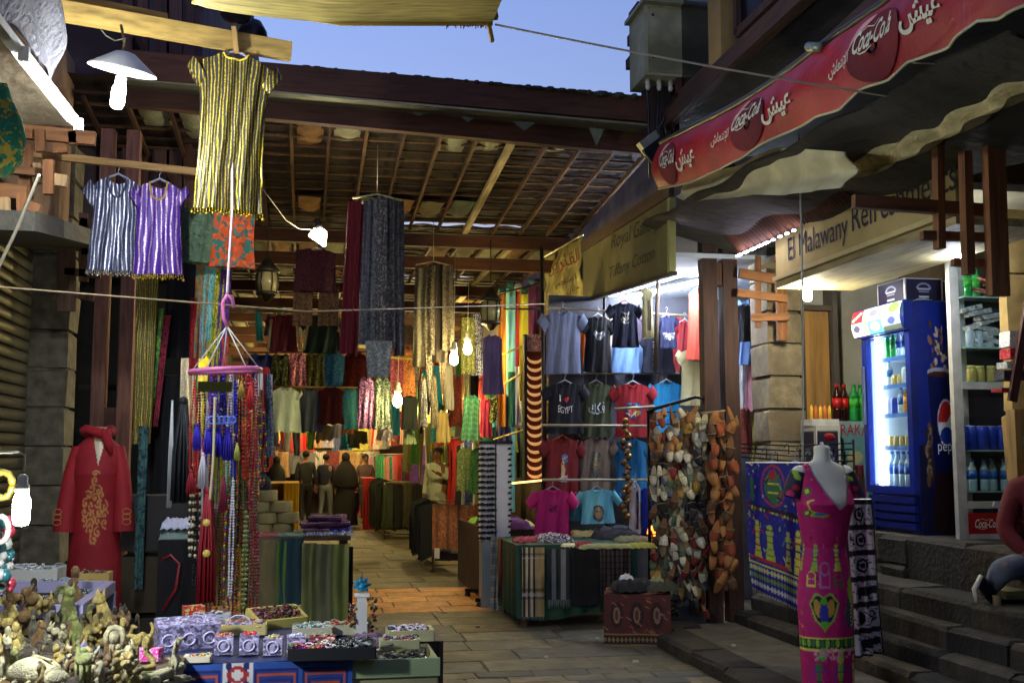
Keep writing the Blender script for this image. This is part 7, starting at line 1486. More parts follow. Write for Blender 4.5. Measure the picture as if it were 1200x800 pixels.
# carton and clutter at the table end
ct0=P(462,790,Y=4.75); cz=P(460,772,Y=4.9).z; cb=empty('carton',(ct0.x,5.05,0),'open pale green-grey carton of silver trinkets at the end of the table','box')
cxa,cxb=P(407,790,Y=4.85).x,P(513,790,Y=4.85).x; b=MB()
for (x,y,w_,d_) in (((cxa+cxb)/2,4.87,cxb-cxa,.012),((cxa+cxb)/2,5.3,cxb-cxa,.012),(cxa,5.085,.012,.43),(cxb,5.085,.012,.43)): b.box((x,y,cz/2),(w_,d_,cz))
b.build('box_side',mat((160,156,106),'plain',c2=(140,136,96)),cb)
MB().box(((cxa+cxb)/2,4.86,cz-.03),(cxb-cxa+.02,.01,.075)).build('rim_band',mat((150,170,120),'plain'),cb)
MB().box(((cxa+cxb)/2,5.085,cz-.07),(cxb-cxa-.02,.42,.01)).build('inner_tray',mat((120,116,84),'plain'),cb)
b=MB(); rr=RND(9)
for i in range(260): p=(cxa+.03+rr.random()*(cxb-cxa-.06),4.9+rr.random()*.37,cz-.06+rr.random()*.045); b.tube([V(p)+V((.013*cos(a),.013*sin(a),.006*sin(a*2))) for a in [k*1.05 for k in range(7)]],.003,4,i % 3) if i % 2 else b.ball(p,(.012,.008,.006),5,4,i % 3)
b.build('trinkets',[mat((170,172,170),'metal',met=.7,r=.25),mat((90,90,88),'metal',met=.6),mat((200,196,170),'plastic')],cb,kind='stuff')
tray(480,748,.2,.16,.05,(186,180,130),((230,190,210),(220,220,220),(120,120,116),(60,50,60)),'cream tray of pink and white crystals behind the carton',n=110,z=ZB)
tray(468,758,.16,.1,.04,(170,168,120),((60,56,60),(160,160,160),(120,60,70)),'small cream tray of dark rings behind the carton',n=60,z=ZB)
MB().box((P(465,745,Z=.7).x,5.6,.36),(.4,.4,.715)).build('crate_stand',mat((90,80,60),'wood'),label='wooden crate stand under the crystal trays behind the carton',cat='crate')
# figurine with turquoise top
q=P(424,742,Z=ZB+.0); q=V((P(424,700,Y=5.45).x,5.45,P(424,742,Y=5.45).z)); fg=empty('tower_figurine',q,'white tower-shaped card of charms topped with a turquoise star','ornament'); H=P(424,698,Y=5.45).z-q.z
MB().box(q+V((0,0,H/2)),(.055,.045,H),taper=.8).build('tower',mat((214,212,200),'plain'),fg); MB().box(q+V((0,0,H+.005)),(.07,.06,.012)).build('top_plate',mat((226,224,214),'plain'),fg)
b=MB()
for a in range(7): an=a*.9; b.tube([q+V((0,0,H+.05)),q+V((.045*cos(an),.02*sin(an*2),H+.055+.04*sin(an)))],[.02,.004],6)
b.ball(q+V((0,0,H+.045)),.026,8,6); b.build('turquoise_star',mat((20,120,150),'plastic',r=.3),fg); MB().tube([q+V((0,0,H+.07)),q+V((0,0,H+.12))],.003,5).build('stem',mat((120,90,70),'metal'),fg)
b=MB()
for i in range(40): b.ball(q+V((rr.uniform(.03,.07),rr.uniform(-.03,.03),rr.uniform(.0,H))),.009,5,4,i % 3); b.ball(q+V((rr.uniform(-.06,-.03),rr.uniform(-.03,.03),rr.uniform(.04,H*.8))),.008,5,4,i % 3)
b.build('charms',[mat((30,40,30),'plastic'),mat((120,30,30),'plastic'),mat((160,130,60),'plastic')],fg,kind='stuff')
heap(P(432,755,Z=ZB).x,5.35,ZB-.02,.16,.16,.06,mat((110,90,110),'floral',c2=(60,40,50)),'small heap of purple-grey beads at the foot of the white tower card',seed=70,name='bead_heap',cat='beads')
MB().box((P(432,760,Z=ZB).x,5.42,ZB/2-.01),(.22,.3,ZB-.02)).build('box_pedestal',mat((70,60,44),'wood'),label='dark wooden pedestal under the white tower card',cat='pedestal')
# ---- figurine table
ZA=.78
ft_=empty('figurine_table',(-1.25,4.5,0),'table crowded with carved stone figurines beneath the hanging bulb','table')
MB().box((-1.35,4.55,ZA-.03),(1.3,1.9,.05)).build('tabletop',mat((84,66,44),'wood',ax=0),ft_); MB().box((-1.35,3.62,ZA/2),(1.3,.03,ZA-.06)).build('front_panel',mat((60,46,34),'wood',ax=0),ft_)
for x in (-1.95,-.75):
    for y in (3.7,5.4): MB().box((x,y,ZA/2-.03),(.05,.05,ZA-.06)).build('leg',mat((84,66,44),'wood'),ft_)
SC={'ochre': (204,180,96),'green': (170,176,96),'brown': (150,116,66),'ivory': (224,214,160),'dark': (88,76,54),'grey': (150,142,112)}
def smt(c): return mat(SC[c],'stone',c2=tuple(int(v*.68) for v in SC[c]),s=14,r=.42,b=.8)
def cat_b(b,s=1.):
    b.tube([(0,.02,0),(0,.015,.04),(0,.005,.09),(0,-.012,.125),(0,-.022,.15)],[.036,.04,.032,.022,.018],10); b.ball((0,-.03,.165),(.021,.026,.02),8,6); b.ball((0,-.052,.16),(.01,.012,.009),6,4)
    for x in (-1,1): b.tube([(x*.013,-.026,.175),(x*.016,-.024,.2)],[.009,.002],6); b.tube([(x*.016,-.02,.1),(x*.018,-.036,.05),(x*.018,-.04,0)],[.012,.009,.009],6); b.ball((x*.018,-.048,.006),(.01,.014,.008),6,4); b.ball((x*.03,.012,.025),(.018,.03,.028),6,4)
    b.tube([(0,.05,.01),(.03,.06,.01),(.045,.03,.008),(.045,-.01,.008)],[.009,.008,.007,.004],6)
def camel_b(b):
    b.tube([(-.06,0,.1),(-.03,0,.115),(0,0,.12),(.04,0,.11),(.06,0,.1)],[.02,.03,.034,.03,.018],8); b.ball((0,0,.145),(.022,.018,.022),8,5); b.tube([(-.06,0,.1),(-.085,0,.1),(-.1,0,.14),(-.105,0,.165)],[.018,.014,.011,.01],7); b.tube([(-.1,0,.17),(-.135,0,.16)],[.014,.008],7)
    for x in (-.05,.05):
        for y in (-.015,.015): b.tube([(x,y,.1),(x+.006,y,.05),(x,y,0)],[.012,.008,.009],6)
    b.tube([(.075,0,.1),(.085,0,.06)],[.005,.003],5)
def cobra_b(b):
    b.tube([(.03,.03,.01),(-.03,.03,.012),(-.035,-.02,.014),(.02,-.03,.018),(.03,0,.04),(0,.01,.08),(-.005,.0,.12),(0,-.012,.15)],[.006,.012,.014,.015,.015,.014,.013,.012],8); b.ball((0,-.002,.125),(.03,.01,.035),8,6); b.ball((0,-.024,.158),(.012,.02,.01),7,5)
def pyramid_b(b): b.lathe([(.05,0),(.001,.075)],(0,0,0),4); b.lathe([(.03,0),(.001,.045)],(.06,.02,0),4); b.box((.02,0,-.0),(.15,.09,.008))
def scarab_b(b):
    b.ball((0,0,.02),(.04,.055,.028),12,8); b.ball((0,-.055,.015),(.024,.02,.016),8,5); b.tube([(0,-.04,.045),(0,0,.05),(0,.05,.03)],.003,5)
    for s in (-1,1):
        for y in (-.03,0,.03): b.tube([(s*.035,y,.015),(s*.058,y-.012,.012),(s*.062,y-.02,0)],.004,4)
def bust_b(b): b.lathe([(.03,0),(.032,.01),(.022,.02),(.024,.04),(.034,.055),(.012,.07)],n=12,sy=.6); b.ball((0,-.005,.092),(.02,.022,.026),10,7); b.tube([(-.03,.005,.06),(-.03,.004,.1),(-.018,.002,.125),(0,0,.13),(.018,.002,.125),(.03,.004,.1),(.03,.005,.06)],.011,7); b.ball((0,-.028,.088),(.004,.006,.006),5,4); b.tube([(0,-.022,.07),(0,-.026,.05)],.004,5)
def obelisk_b(b): b.box((0,0,.008),(.05,.05,.016)); b.box((0,0,.08),(.032,.032,.13),taper=.65); b.lathe([(.0148,.145),(.001,.165)],n=4)
def horus_b(b): b.tube([(0,.02,0),(0,.01,.05),(0,0,.1),(0,-.008,.13)],[.024,.036,.03,.018],10); b.ball((0,-.012,.15),(.02,.024,.02),8,6); b.tube([(0,-.032,.15),(0,-.046,.142)],[.008,.002],6); b.tube([(0,.03,.05),(0,.055,.0)],[.022,.014],8); b.lathe([(.016,.165),(.018,.2),(.008,.215)],(0,0,0),10); b.box((0,.01,.004),(.06,.09,.008))
def sphinx_b(b):
    b.tube([(0,.07,.025),(0,.03,.035),(0,-.02,.04)],[.026,.028,.026],8,flat=.9); b.ball((0,-.035,.075),(.018,.018,.022),8,6); b.tube([(-.024,-.03,.045),(-.022,-.03,.085),(0,-.028,.1),(.022,-.03,.085),(.024,-.03,.045)],.009,6)
    for s in (-1,1): b.tube([(s*.018,-.02,.012),(s*.018,-.095,.01)],.011,6); b.ball((s*.022,.06,.02),(.014,.028,.02),6,4)
    b.box((0,-.01,.003),(.07,.2,.006))
def eleph_b(b):
    b.ball((0,0,.07),(.05,.035,.035),10,7); b.ball((-.055,0,.085),(.026,.024,.028),8,6); b.tube([(-.075,0,.085),(-.095,0,.1),(-.1,0,.13),(-.088,0,.155)],[.014,.01,.008,.006],7)
    for x in (-.03,.03):
        for y in (-.018,.018): b.tube([(x,y,.06),(x,y,0)],[.015,.014],7)
    for s in (-1,1): b.ball((-.045,s*.028,.085),(.02,.006,.026),7,5); b.tube([(-.07,s*.01,.075),(-.095,s*.012,.08)],[.005,.002],5)
def dish_b(b): b.lathe([(.01,0),(.03,.004),(.065,.022),(.07,.026),(.062,.024),(.02,.01)],n=14,sy=.7); b.tube([(-.06,0,.02),(-.1,0,.035)],[.012,.003],6)
def cluster_b(b):
    rr=RND(3)
    for i in range(26): a=rr.random()*6.3; h=rr.random()*.14; r_=.05*(1-h*4)+.012; b.ball((r_*cos(a),r_*sin(a),h+.01),(rr.uniform(.01,.022),)*3,6,5)
    for s in (-1,1): b.tube([(s*.02,-.02,.12),(s*.03,-.03,.16),(s*.04,-.02,.18)],[.01,.008,.003],6)
KIND={'seated cat': cat_b,'standing camel': camel_b,'rearing cobra': cobra_b,'pyramid pair': pyramid_b,'scarab beetle': scarab_b,'pharaoh bust': bust_b,'small obelisk': obelisk_b,'falcon god': horus_b,'lying sphinx': sphinx_b,'trunk-raised elephant': eleph_b,'shallow winged dish': dish_b,'knobbly animal cluster': cluster_b}
STC={}
def stat(k,c):
    if (k,c) not in STC:
        b=MB(); KIND[k](b); STC[(k,c)]=store(b.build('figurine',smt(c),loc=(0,0,0)))
    return STC[(k,c)]
fig_list = [ # kind, colour, px, py(base), scale, rz, where
 ('seated cat','green',78,742,1.7,.4,'large, in the middle of the table'),('falcon god','brown',86,724,1.75,-.3,'tall, before the card trays'),('pharaoh bust','green',72,715,1.4,.2,'pale, behind the big cat'),('seated cat','ochre',122,755,1.75,-.6,'large, at the outer side by the lilac display case'),('seated cat','green',90,757,1.1,-.7,'slim, leaning before the large cat'),
 ('pharaoh bust','ivory',133,775,1.5,0,'facing the alley at the outer edge'),('knobbly animal cluster','brown',24,745,1.9,0,'tall dark cluster at the back edge'),('knobbly animal cluster','ochre',46,742,1.5,1,'yellow cluster next to the tall dark one'),('knobbly animal cluster','ochre',5,760,1.5,2,'yellow cluster at the table end'),('trunk-raised elephant','ochre',30,790,1.4,.4,'among the brown clusters'),
 ('trunk-raised elephant','ochre',152,770,1.3,3.0,'dark-backed, nearest the trinket table'),('rearing cobra','ochre',172,785,1.2,.5,'beside the pink dice'),('pyramid pair','grey',78,772,1.0,.3,'first of the painted pyramids'),('pyramid pair','grey',100,768,1.1,.8,'second of the painted pyramids'),('pyramid pair','grey',117,774,.9,.1,'third of the painted pyramids'),('pyramid pair','dark',60,762,1.2,.6,'dark one behind the painted pyramids'),
 ('shallow winged dish','ivory',66,785,1.6,.3,'white, before the pyramids'),('shallow winged dish','ivory',145,790,1.2,2.8,'white, beside the pale bust'),('scarab beetle','ivory',40,803,3.0,.9,'huge ivory one at the front'),('scarab beetle','dark',52,787,2.0,1.2,'dark one behind the huge ivory one'),('knobbly animal cluster','ivory',104,798,1.0,.5,'ivory cluster at the front'),('knobbly animal cluster','brown',124,803,1.0,1.5,'brown cluster at the front'),
 ('seated cat','dark',138,752,1.2,2.5,'dark one seen from behind'),('standing camel','ochre',12,728,1.3,.3,'behind the clusters'),('standing camel','brown',58,730,1.2,2.6,'behind the green cats'),('falcon god','dark',38,722,1.3,.4,'dark one at the back'),('small obelisk','grey',134,745,1.2,.2,'grey one beside the yellow cat'),('small obelisk','ochre',20,772,1.2,.5,'yellow one among clusters'),('lying sphinx','ochre',96,783,1.2,.9,'before the pyramids'),
 ('lying sphinx','ivory',195,800,1.3,2.2,'nearest the blue hieroglyph cloth'),('rearing cobra','ivory',206,785,1.1,1.2,'tall white one by the hieroglyph cloth'),('scarab beetle','green',168,803,1.4,2,'at the corner beside the cobra'),('seated cat','ivory',8,795,1.2,.1,'white one at the table end'),('falcon god','ochre',64,798,.9,1.1,'small yellow one at the front'),('pharaoh bust','brown',85,800,.9,.3,'small brown one at the front'),('standing camel','ochre',114,742,.9,1.2,'small, behind the yellow cat'),
 ('seated cat','brown',44,765,1.0,.9,'brown one among the clusters'),('rearing cobra','green',104,735,1.0,.9,'green one behind the big cats'),('small obelisk','dark',160,752,1.1,.1,'dark one at the table corner'),('knobbly animal cluster','dark',62,745,1.0,.4,'dark low cluster beside the large green cat')]
for (k,c,px,py,sc_,rz_,wh) in fig_list:
    q=P(px,py,Z=ZA); 
    if px > 165: q.x=P(px,py,Z=ZA).x
    put(stat(k,c),'figurine',q,'%s %s figurine, %s' % ({'ochre': 'yellow stone','green': 'pale green stone','brown': 'brown stone','ivory': 'ivory white','dark': 'dark stone','grey': 'grey stone'}[c],k,wh),'figurine','carved figurines on the souvenir table',rz=rz_,sc=sc_*.7)
rr=RND(31); NM={'ochre': 'yellow stone','green': 'pale green stone','brown': 'brown stone','ivory': 'ivory white','dark': 'dark stone','grey': 'grey stone'}
for i in range(95):
    k=rr.choice(list(KIND)); c=rr.choice(list(NM)); px,py=rr.uniform(-5,150),rr.uniform(735,812); put(stat(k,c),'figurine',P(px,py,Z=ZA),'little %s %s figurine among bigger carvings' % (NM[c],k),'figurine','little figurines on the souvenir table',rz=rr.random()*6.28,sc=rr.uniform(.45,.85))
MB().box((-.6,4.45,ZA-.03),(.25,.9,.05)).build('side_shelf',mat((84,66,44),'wood',ax=1),label='narrow wooden shelf carrying the outermost cobra and sphinx figurines',cat='shelf')
# pyramids get painted faces
for (px,py,s_) in ((84,770,.05),(103,768,.055),(119,772,.045)):
    q=P(px,py,Z=ZA); q.y -= .09; MB().lathe([(s_*.8,0),(.001,s_*1.5)],q,4).build('painted_pyramid',mat((60,100,150),'plain',c2=(190,140,110),s=9),label='small blue painted pyramid, %s in its row' % {84: 'first',103: 'second',119: 'third'}[px],cat='pyramid')
for dx in (0,1): q=P(170+dx*13,775,Z=ZA); MB().box(q+V((0,0,.03)),(.045,.04,.05),MR(.2+dx,3,'Z')).build('pink_dice_charm',mat((210,60,140),'print',c2=(240,200,220),s=4),label='bright pink patterned cube charm, %s of two' % ('inner','outer')[dx],cat='charm')
# framed cards, boxes at back of table
def slab(px,py,w_,h_,rx_,rz_,c,c2,label,Z=ZA,k='print',t=.012,name='card'):
    q=P(px,py,Z=Z); M_=MR(rz_,3,'Z') @ MR(rx_,3,'X'); MB().box(q+M_ @ V((0,0,h_/2)),(w_,t,h_),M_).build(name,mat(c,k,c2=c2,s=4,r=.3),label=label,cat='card')
slab(48,728,.1,.13,-.4,.5,(20,18,24),(200,190,200),'black framed card with silver sequins leaning among the figurines'); slab(6,716,.12,.2,-.5,.7,(30,30,44),(220,220,226),'dark card of white buttons at the table end'); slab(-6,735,.12,.2,-.5,.8,(190,210,40),(220,220,120),'lime edged price card at the table end')
b=MB(); rr=RND(12)
for i in range(90): b.ball(P(rr.uniform(-10,12),rr.uniform(610,690),Y=4.9+rr.uniform(-.1,.1)),rr.uniform(.012,.03),6,4,rr.randrange(4))
b.build('bagged_trinkets',[mat((120,124,126),'plastic',r=.15),mat((20,70,70),'plastic'),mat((130,30,44),'plastic'),mat((130,128,116),'plastic',r=.2)],label='clear bags of white, teal and pink trinkets at the table end',cat='bag',kind='stuff')
MB().tube([P(3,568,Y=4.6)+V((.035*cos(a),0,.05*sin(a))) for a in [k*.35 for k in range(19)]],[.012+.004*(k % 2) for k in range(19)],6).build('gold_bangle',mat((130,116,40),'metal',met=.4),label='braided yellow-gold ring ornament hanging beside the bulb',cat='ornament')
MB().tube([P(0,620,Y=4.6)+V((.03*cos(a),0,.05*sin(a))) for a in [k*.35 for k in range(19)]],.012,6).build('white_ring',mat((120,110,96),'plastic'),label='white ring ornament hanging beneath the gold ring',cat='ornament')
# lilac-framed display case and card trays behind
dc=empty('display_case',(-1.5,6.4,0),'white-lilac framed glass display case standing behind the figurines','case'); LF=mat((176,170,200),'plastic',r=.35); zc=.86
x1=P(128,690,Y=6.7).x; xa=P(92,722,Y=5.75).x
for (a_,b_) in (((xa,5.72,zc-.0),(x1,6.75,zc+.0)),((x1,6.75,zc),(-2.5,6.95,zc)),((xa,5.72,zc),(-2.4,5.9,zc)),((x1,6.75,zc-.03),(x1,6.75,.4)),((xa,5.72,zc-.03),(xa,5.72,.4))): MB().bar(a_,b_,.05,.06).build('frame_bar',LF,dc)
MB().box((-1.85,6.3,.42),(1.5,.9,.8)).build('case_body',mat((52,44,40),'wood',ax=0),dc)
for i in range(8): MB().box((xa+(x1-xa)*(i+.5)/8-.08,5.72+1.03*(i+.5)/8,.7),(.025,.03,.2),MR(.4,3,'Y')).build('bracelet_card',mat(((150,60,50),(190,170,120),(60,50,50))[i % 3],'print',c2=(210,190,160),s=4),dc)
tray(36,682,.34,.26,.09,(206,204,190),((206,206,200),(190,196,200),(150,156,150)),'large white box of clear bagged goods behind the figurines',n=60,r_=.02,z=.83)
tray(74,690,.26,.22,.05,(200,200,190),((120,150,160),(190,200,200),(90,110,110)),'flat white tray of blue-grey stones behind the figurines',n=90,z=.83)
tray(98,702,.2,.22,.04,(190,186,160),((90,130,130),(160,160,150),(60,60,60)),'flat cream tray of dark rings in front of the lilac frame',n=80,z=.83)
tray(111,688,.16,.14,.09,(190,160,90),((110,70,80),(60,40,40),(170,140,110)),'small yellow cardboard box of beads in front of the red robe',n=60,r_=.01,z=.83)
# ================================================================ DEEP ALLEY STALLS
rr=RND(77)
CN={'coral': (200,70,60),'scarlet': (190,26,30),'turquoise': (40,150,170),'emerald': (30,120,70),'lemon': (210,200,70),'cream': (200,190,150),'white': (210,210,204),'violet': (100,60,140),'orange': (210,110,40),'black': (24,24,28),'navy': (34,44,90),'tan': (150,110,70),'lime': (120,180,50),'pink': (210,90,130),'maroon': (100,26,34),'grey': (110,110,116)}
names=list(CN); PATT=['plain','flowered','sequinned','striped']
def cmat(cn,pt):
    c=CN[cn]; d=tuple(min(255,v+60) if v < 160 else v-70 for v in c)
    return {'plain': Mc(c),'flowered': mat(c,'floral',c2=d),'sequinned': mat(c,'sequin',c2=d),'striped': mat(c,'stripe',c2=d,s=18,met=0,ax=0)}[pt]
TM={}
def quick(x,y,ztop,w_,h,cn,pt,label,rz_,group,tp=0):
    key=(cn,pt,tp)
    if key not in TM:
        b=MB(); r2=RND(hash(key) % 999); nk=r2.choice((.2,.35,.5)); fl=r2.uniform(-.1,.35)
        def f(u,v,s,w0=.5):
            a=abs(u); zt_=-.06*sqrt(max(0,1-(a/nk) ** 2)) if a < nk else -.05*(a-nk)
            return V((u*w0*(.82+fl*v-.1*sin(v*3.1)),s*(.09*sqrt(max(0,1-u*u))+.03*sin(u*7+v*3)) ,zt_*(1-v)-v))
        b.grid(lambda u,v: f(2*u-1,v,-1),10,7,uvs=(.4,.8)); b.grid(lambda u,v: f(1-2*u,v,1),6,4,uvs=(.4,.8))
        if tp:
            for s in (-1,1): b.tube([(s*.38,0,-.06),(s*.52,0,-.2),(s*.56,0,-.3)],[.07,.065,.07],7,cap=False,flat=.5)
        TM[key]=store(b.build('hanging_garment',cmat(cn,pt),loc=(0,0,0)))
    o=bpy.data.objects.new('hanging_garment',TM[key]); finish(o,None,V((x,y,ztop))); o.scale=(w_,w_,h); o.rotation_euler.z=rz_; return tag(o,label,'garment',group)
kinds=['robe','dress','blouse','tunic','shawl']
def row(pts,zt_,hr,n,group,where,rzr,sp=.26,bright=None):
    for i in range(n):
        t=(i+.5)/n; x=pts[0][0]+(pts[1][0]-pts[0][0])*t; y=pts[0][1]+(pts[1][1]-pts[0][1])*t
        cn=rr.choice(bright or names); pt=rr.choice(PATT); h=rr.uniform(*hr); kd_='robe' if h > 1.1 else 'blouse' if h < .7 else 'dress'
        quick(x,y,zt_+rr.uniform(-.06,.06),rr.uniform(.42,.56),h,cn,pt,'%s %s %s %s' % (cn,pt,kd_,where),rzr+rr.uniform(-.25,.25),group,rr.randrange(2) if kd_ == 'blouse' else 0)
# right side row of shops beyond the T-shirt shop
row(((2.75,13.6),(2.75,21)),2.9,(.7,1.1),20,'clothes on the upper rail of the shop row','on the upper rail past the case',-.9)
row(((2.5,14.5),(2.4,22)),1.85,(.9,1.3),16,'clothes on the lower rail of the shop row','low behind the man in white',-.8)
row(((2.4,22),(1.9,30)),2.9,(.8,1.2),18,'clothes on the far upper rail','on the far upper rail',-.7)
row(((2.2,22),(1.7,30)),1.6,(.9,1.2),16,'clothes on the far lower rail','on the far lower rail',-.7)
# far end wall of clothes
row(((-2.2,30.5),(1.9,30.5)),3.6,(.7,1.0),14,'clothes hung across the far end, top row','in the far end top row',0,bright=['coral','grey','cream','tan','black','lime','turquoise','maroon','lemon'])
row(((-2.2,30.3),(1.9,30.3)),2.6,(.7,1.0),14,'clothes hung across the far end, middle row','in the far end middle row',0,bright=['scarlet','white','lemon','black','lime','tan','navy','maroon','cream'])
row(((-2.2,30.1),(1.9,30.1)),1.75,(.5,.8),12,'clothes hung across the far end, bottom row','in the far end bottom row',0,bright=['black','maroon','tan','grey','cream','navy'])
# left row
row(((-1.5,12.6),(-1.3,20)),3.0,(.8,1.2),16,'clothes along the dark shop wall, upper','high along the dark wall',.8)
row(((-1.4,13),(-1.1,22)),1.9,(.8,1.2),14,'clothes along the dark shop wall, lower','low along the dark wall',.8)
row(((-1.1,20),(-.6,29)),2.9,(.8,1.1),14,'clothes along the far wall, upper','far along the dark wall',.7)
# mid cross rows high up
row(((-1.0,19),(1.9,19)),2.95,(.5,.8),12,'clothes on the high cross pole','on the high cross pole',0); row(((-.9,23.5),(1.8,23.5)),3.0,(.6,.9),12,'clothes on the second cross pole','on the second cross pole',0,bright=['scarlet','lime','lemon','coral','white','orange','cream'])
row(((.9,16.5),(2.2,16.5)),2.9,(.5,.9),7,'clothes around the round bulb','near the round bright bulb',0,bright=['cream','tan','lemon','white','turquoise','maroon'])
for k,(x0,y0,x1,y1,z) in enumerate(((2.75,13.6,2.75,21,2.93),(2.5,14.5,2.4,22,1.88),(2.4,22,1.9,30,2.93),(2.2,22,1.7,30,1.63),(-2.2,30.5,1.9,30.5,3.63),(-2.2,30.3,1.9,30.3,2.63),(-2.2,30.1,1.9,30.1,1.73),(-1.5,12.6,-1.3,20,3.03),(-1.4,13,-1.1,22,1.93),(-1.1,20,-.6,29,2.93),(-1.0,19,1.9,19,2.98),(-.9,23.5,1.8,23.5,3.03))):
    MB().tube([(x0,y0,z+.03),(x1,y1,z+.03)],.015,6).build('clothes_rail',mat((120,110,80),'metal'),label='%s clothes rail %s' % (('steel','thin','long','plain')[k % 4],('above the shop row entrance','low along the shop row','high in the far shop row','low in the far shop row','topmost at the far end','middle at the far end','lowest at the far end','high on the dark wall','low on the dark wall','far along the dark wall','crossing behind the blouses','crossing deep in the alley')[k]),cat='rail')
# yellow covered stall, red stools, sacks
def stall(px0,px1,py0,py1,Y,d_,c,label,k='cloth'):
    A,B_=P(px0,py1,Y=Y),P(px1,py0,Y=Y); b=MB(); h=B_.z; b.grid(lambda u,v: V((A.x+(B_.x-A.x)*u,Y-.02*sin(u*25)*v,h-(h-.05)*v)),24,6); b.grid(lambda u,v: V((A.x+(B_.x-A.x)*u,Y+d_*v,h+.002)),6,4); b.grid(lambda u,v: V((B_.x,Y+d_*u,h-(h-.05)*v)),6,4)
    b.build('covered_stall',mat(c,k,c2=(90,60,40) if k == 'floral' else None),label=label,cat='stall')
stall(310,333,566,600,18.5,1.6,(150,110,50),'tan cloth covered stall beside the rolled shawls'); stall(332,350,566,603,18,1.6,(210,160,30),'bright yellow covered stall beside the man in a dark shirt'); stall(425,440,560,600,24,1.5,(160,30,30),'red covered stall behind the woman in black')
for i,(px,py,Y,l) in enumerate(((428,604,24,'red plastic stool beside the woman in black'),(436,606,23.5,'red plastic stool closer to the dark clothes rack'))):
    q=P(px,py,Z=0); t=empty('plastic_stool',(q.x,q.y,0),l,'stool'); RP=mat((190,24,30),'plastic'); MB().box((q.x,q.y,.44),(.3,.3,.04)).build('seat',RP,t)
    for a in (-1,1):
        for c_ in (-1,1): MB().bar((q.x+a*.16,q.y+c_*.16,0),(q.x+a*.12,q.y+c_*.12,.43),.04,.03).build('leg',RP,t)
for i,(px,py,c,l) in enumerate(((418,540,(60,50,44),'brown'),(441,545,(30,30,36),'black'))): q=P(px,600,Z=0)
for (x,y,w_,h,c,l) in ((-1.2,16.5,.8,.9,(110,90,50),'olive covered trestle heaped with cloth near the dark wall'),(2.3,13.2,.7,.8,(60,40,36),'low dark counter below the packed rail'),(1.9,25.5,.8,.8,(60,50,44),'dark covered stall far down the shop row'),(-.9,26,.8,.9,(140,50,40),'red-brown covered stall far along the dark wall')):
    b=MB(); b.box((x,y,h/2),(w_,2.2,h)); b.build('covered_stall',mat(c,'canvas'),label=l,cat='stall')
    for i in range(5): heap(x+rr.uniform(-.1,.1),y-.9+i*.4,h+.002,w_*.8,.34,rr.uniform(.06,.16),Mc(CN[rr.choice(names)]),'folded cloth pile, %s along the %s' % (('first','second','third','fourth','fifth')[i],l[:40].rsplit(' ',1)[0]),seed=i+int(y*10))
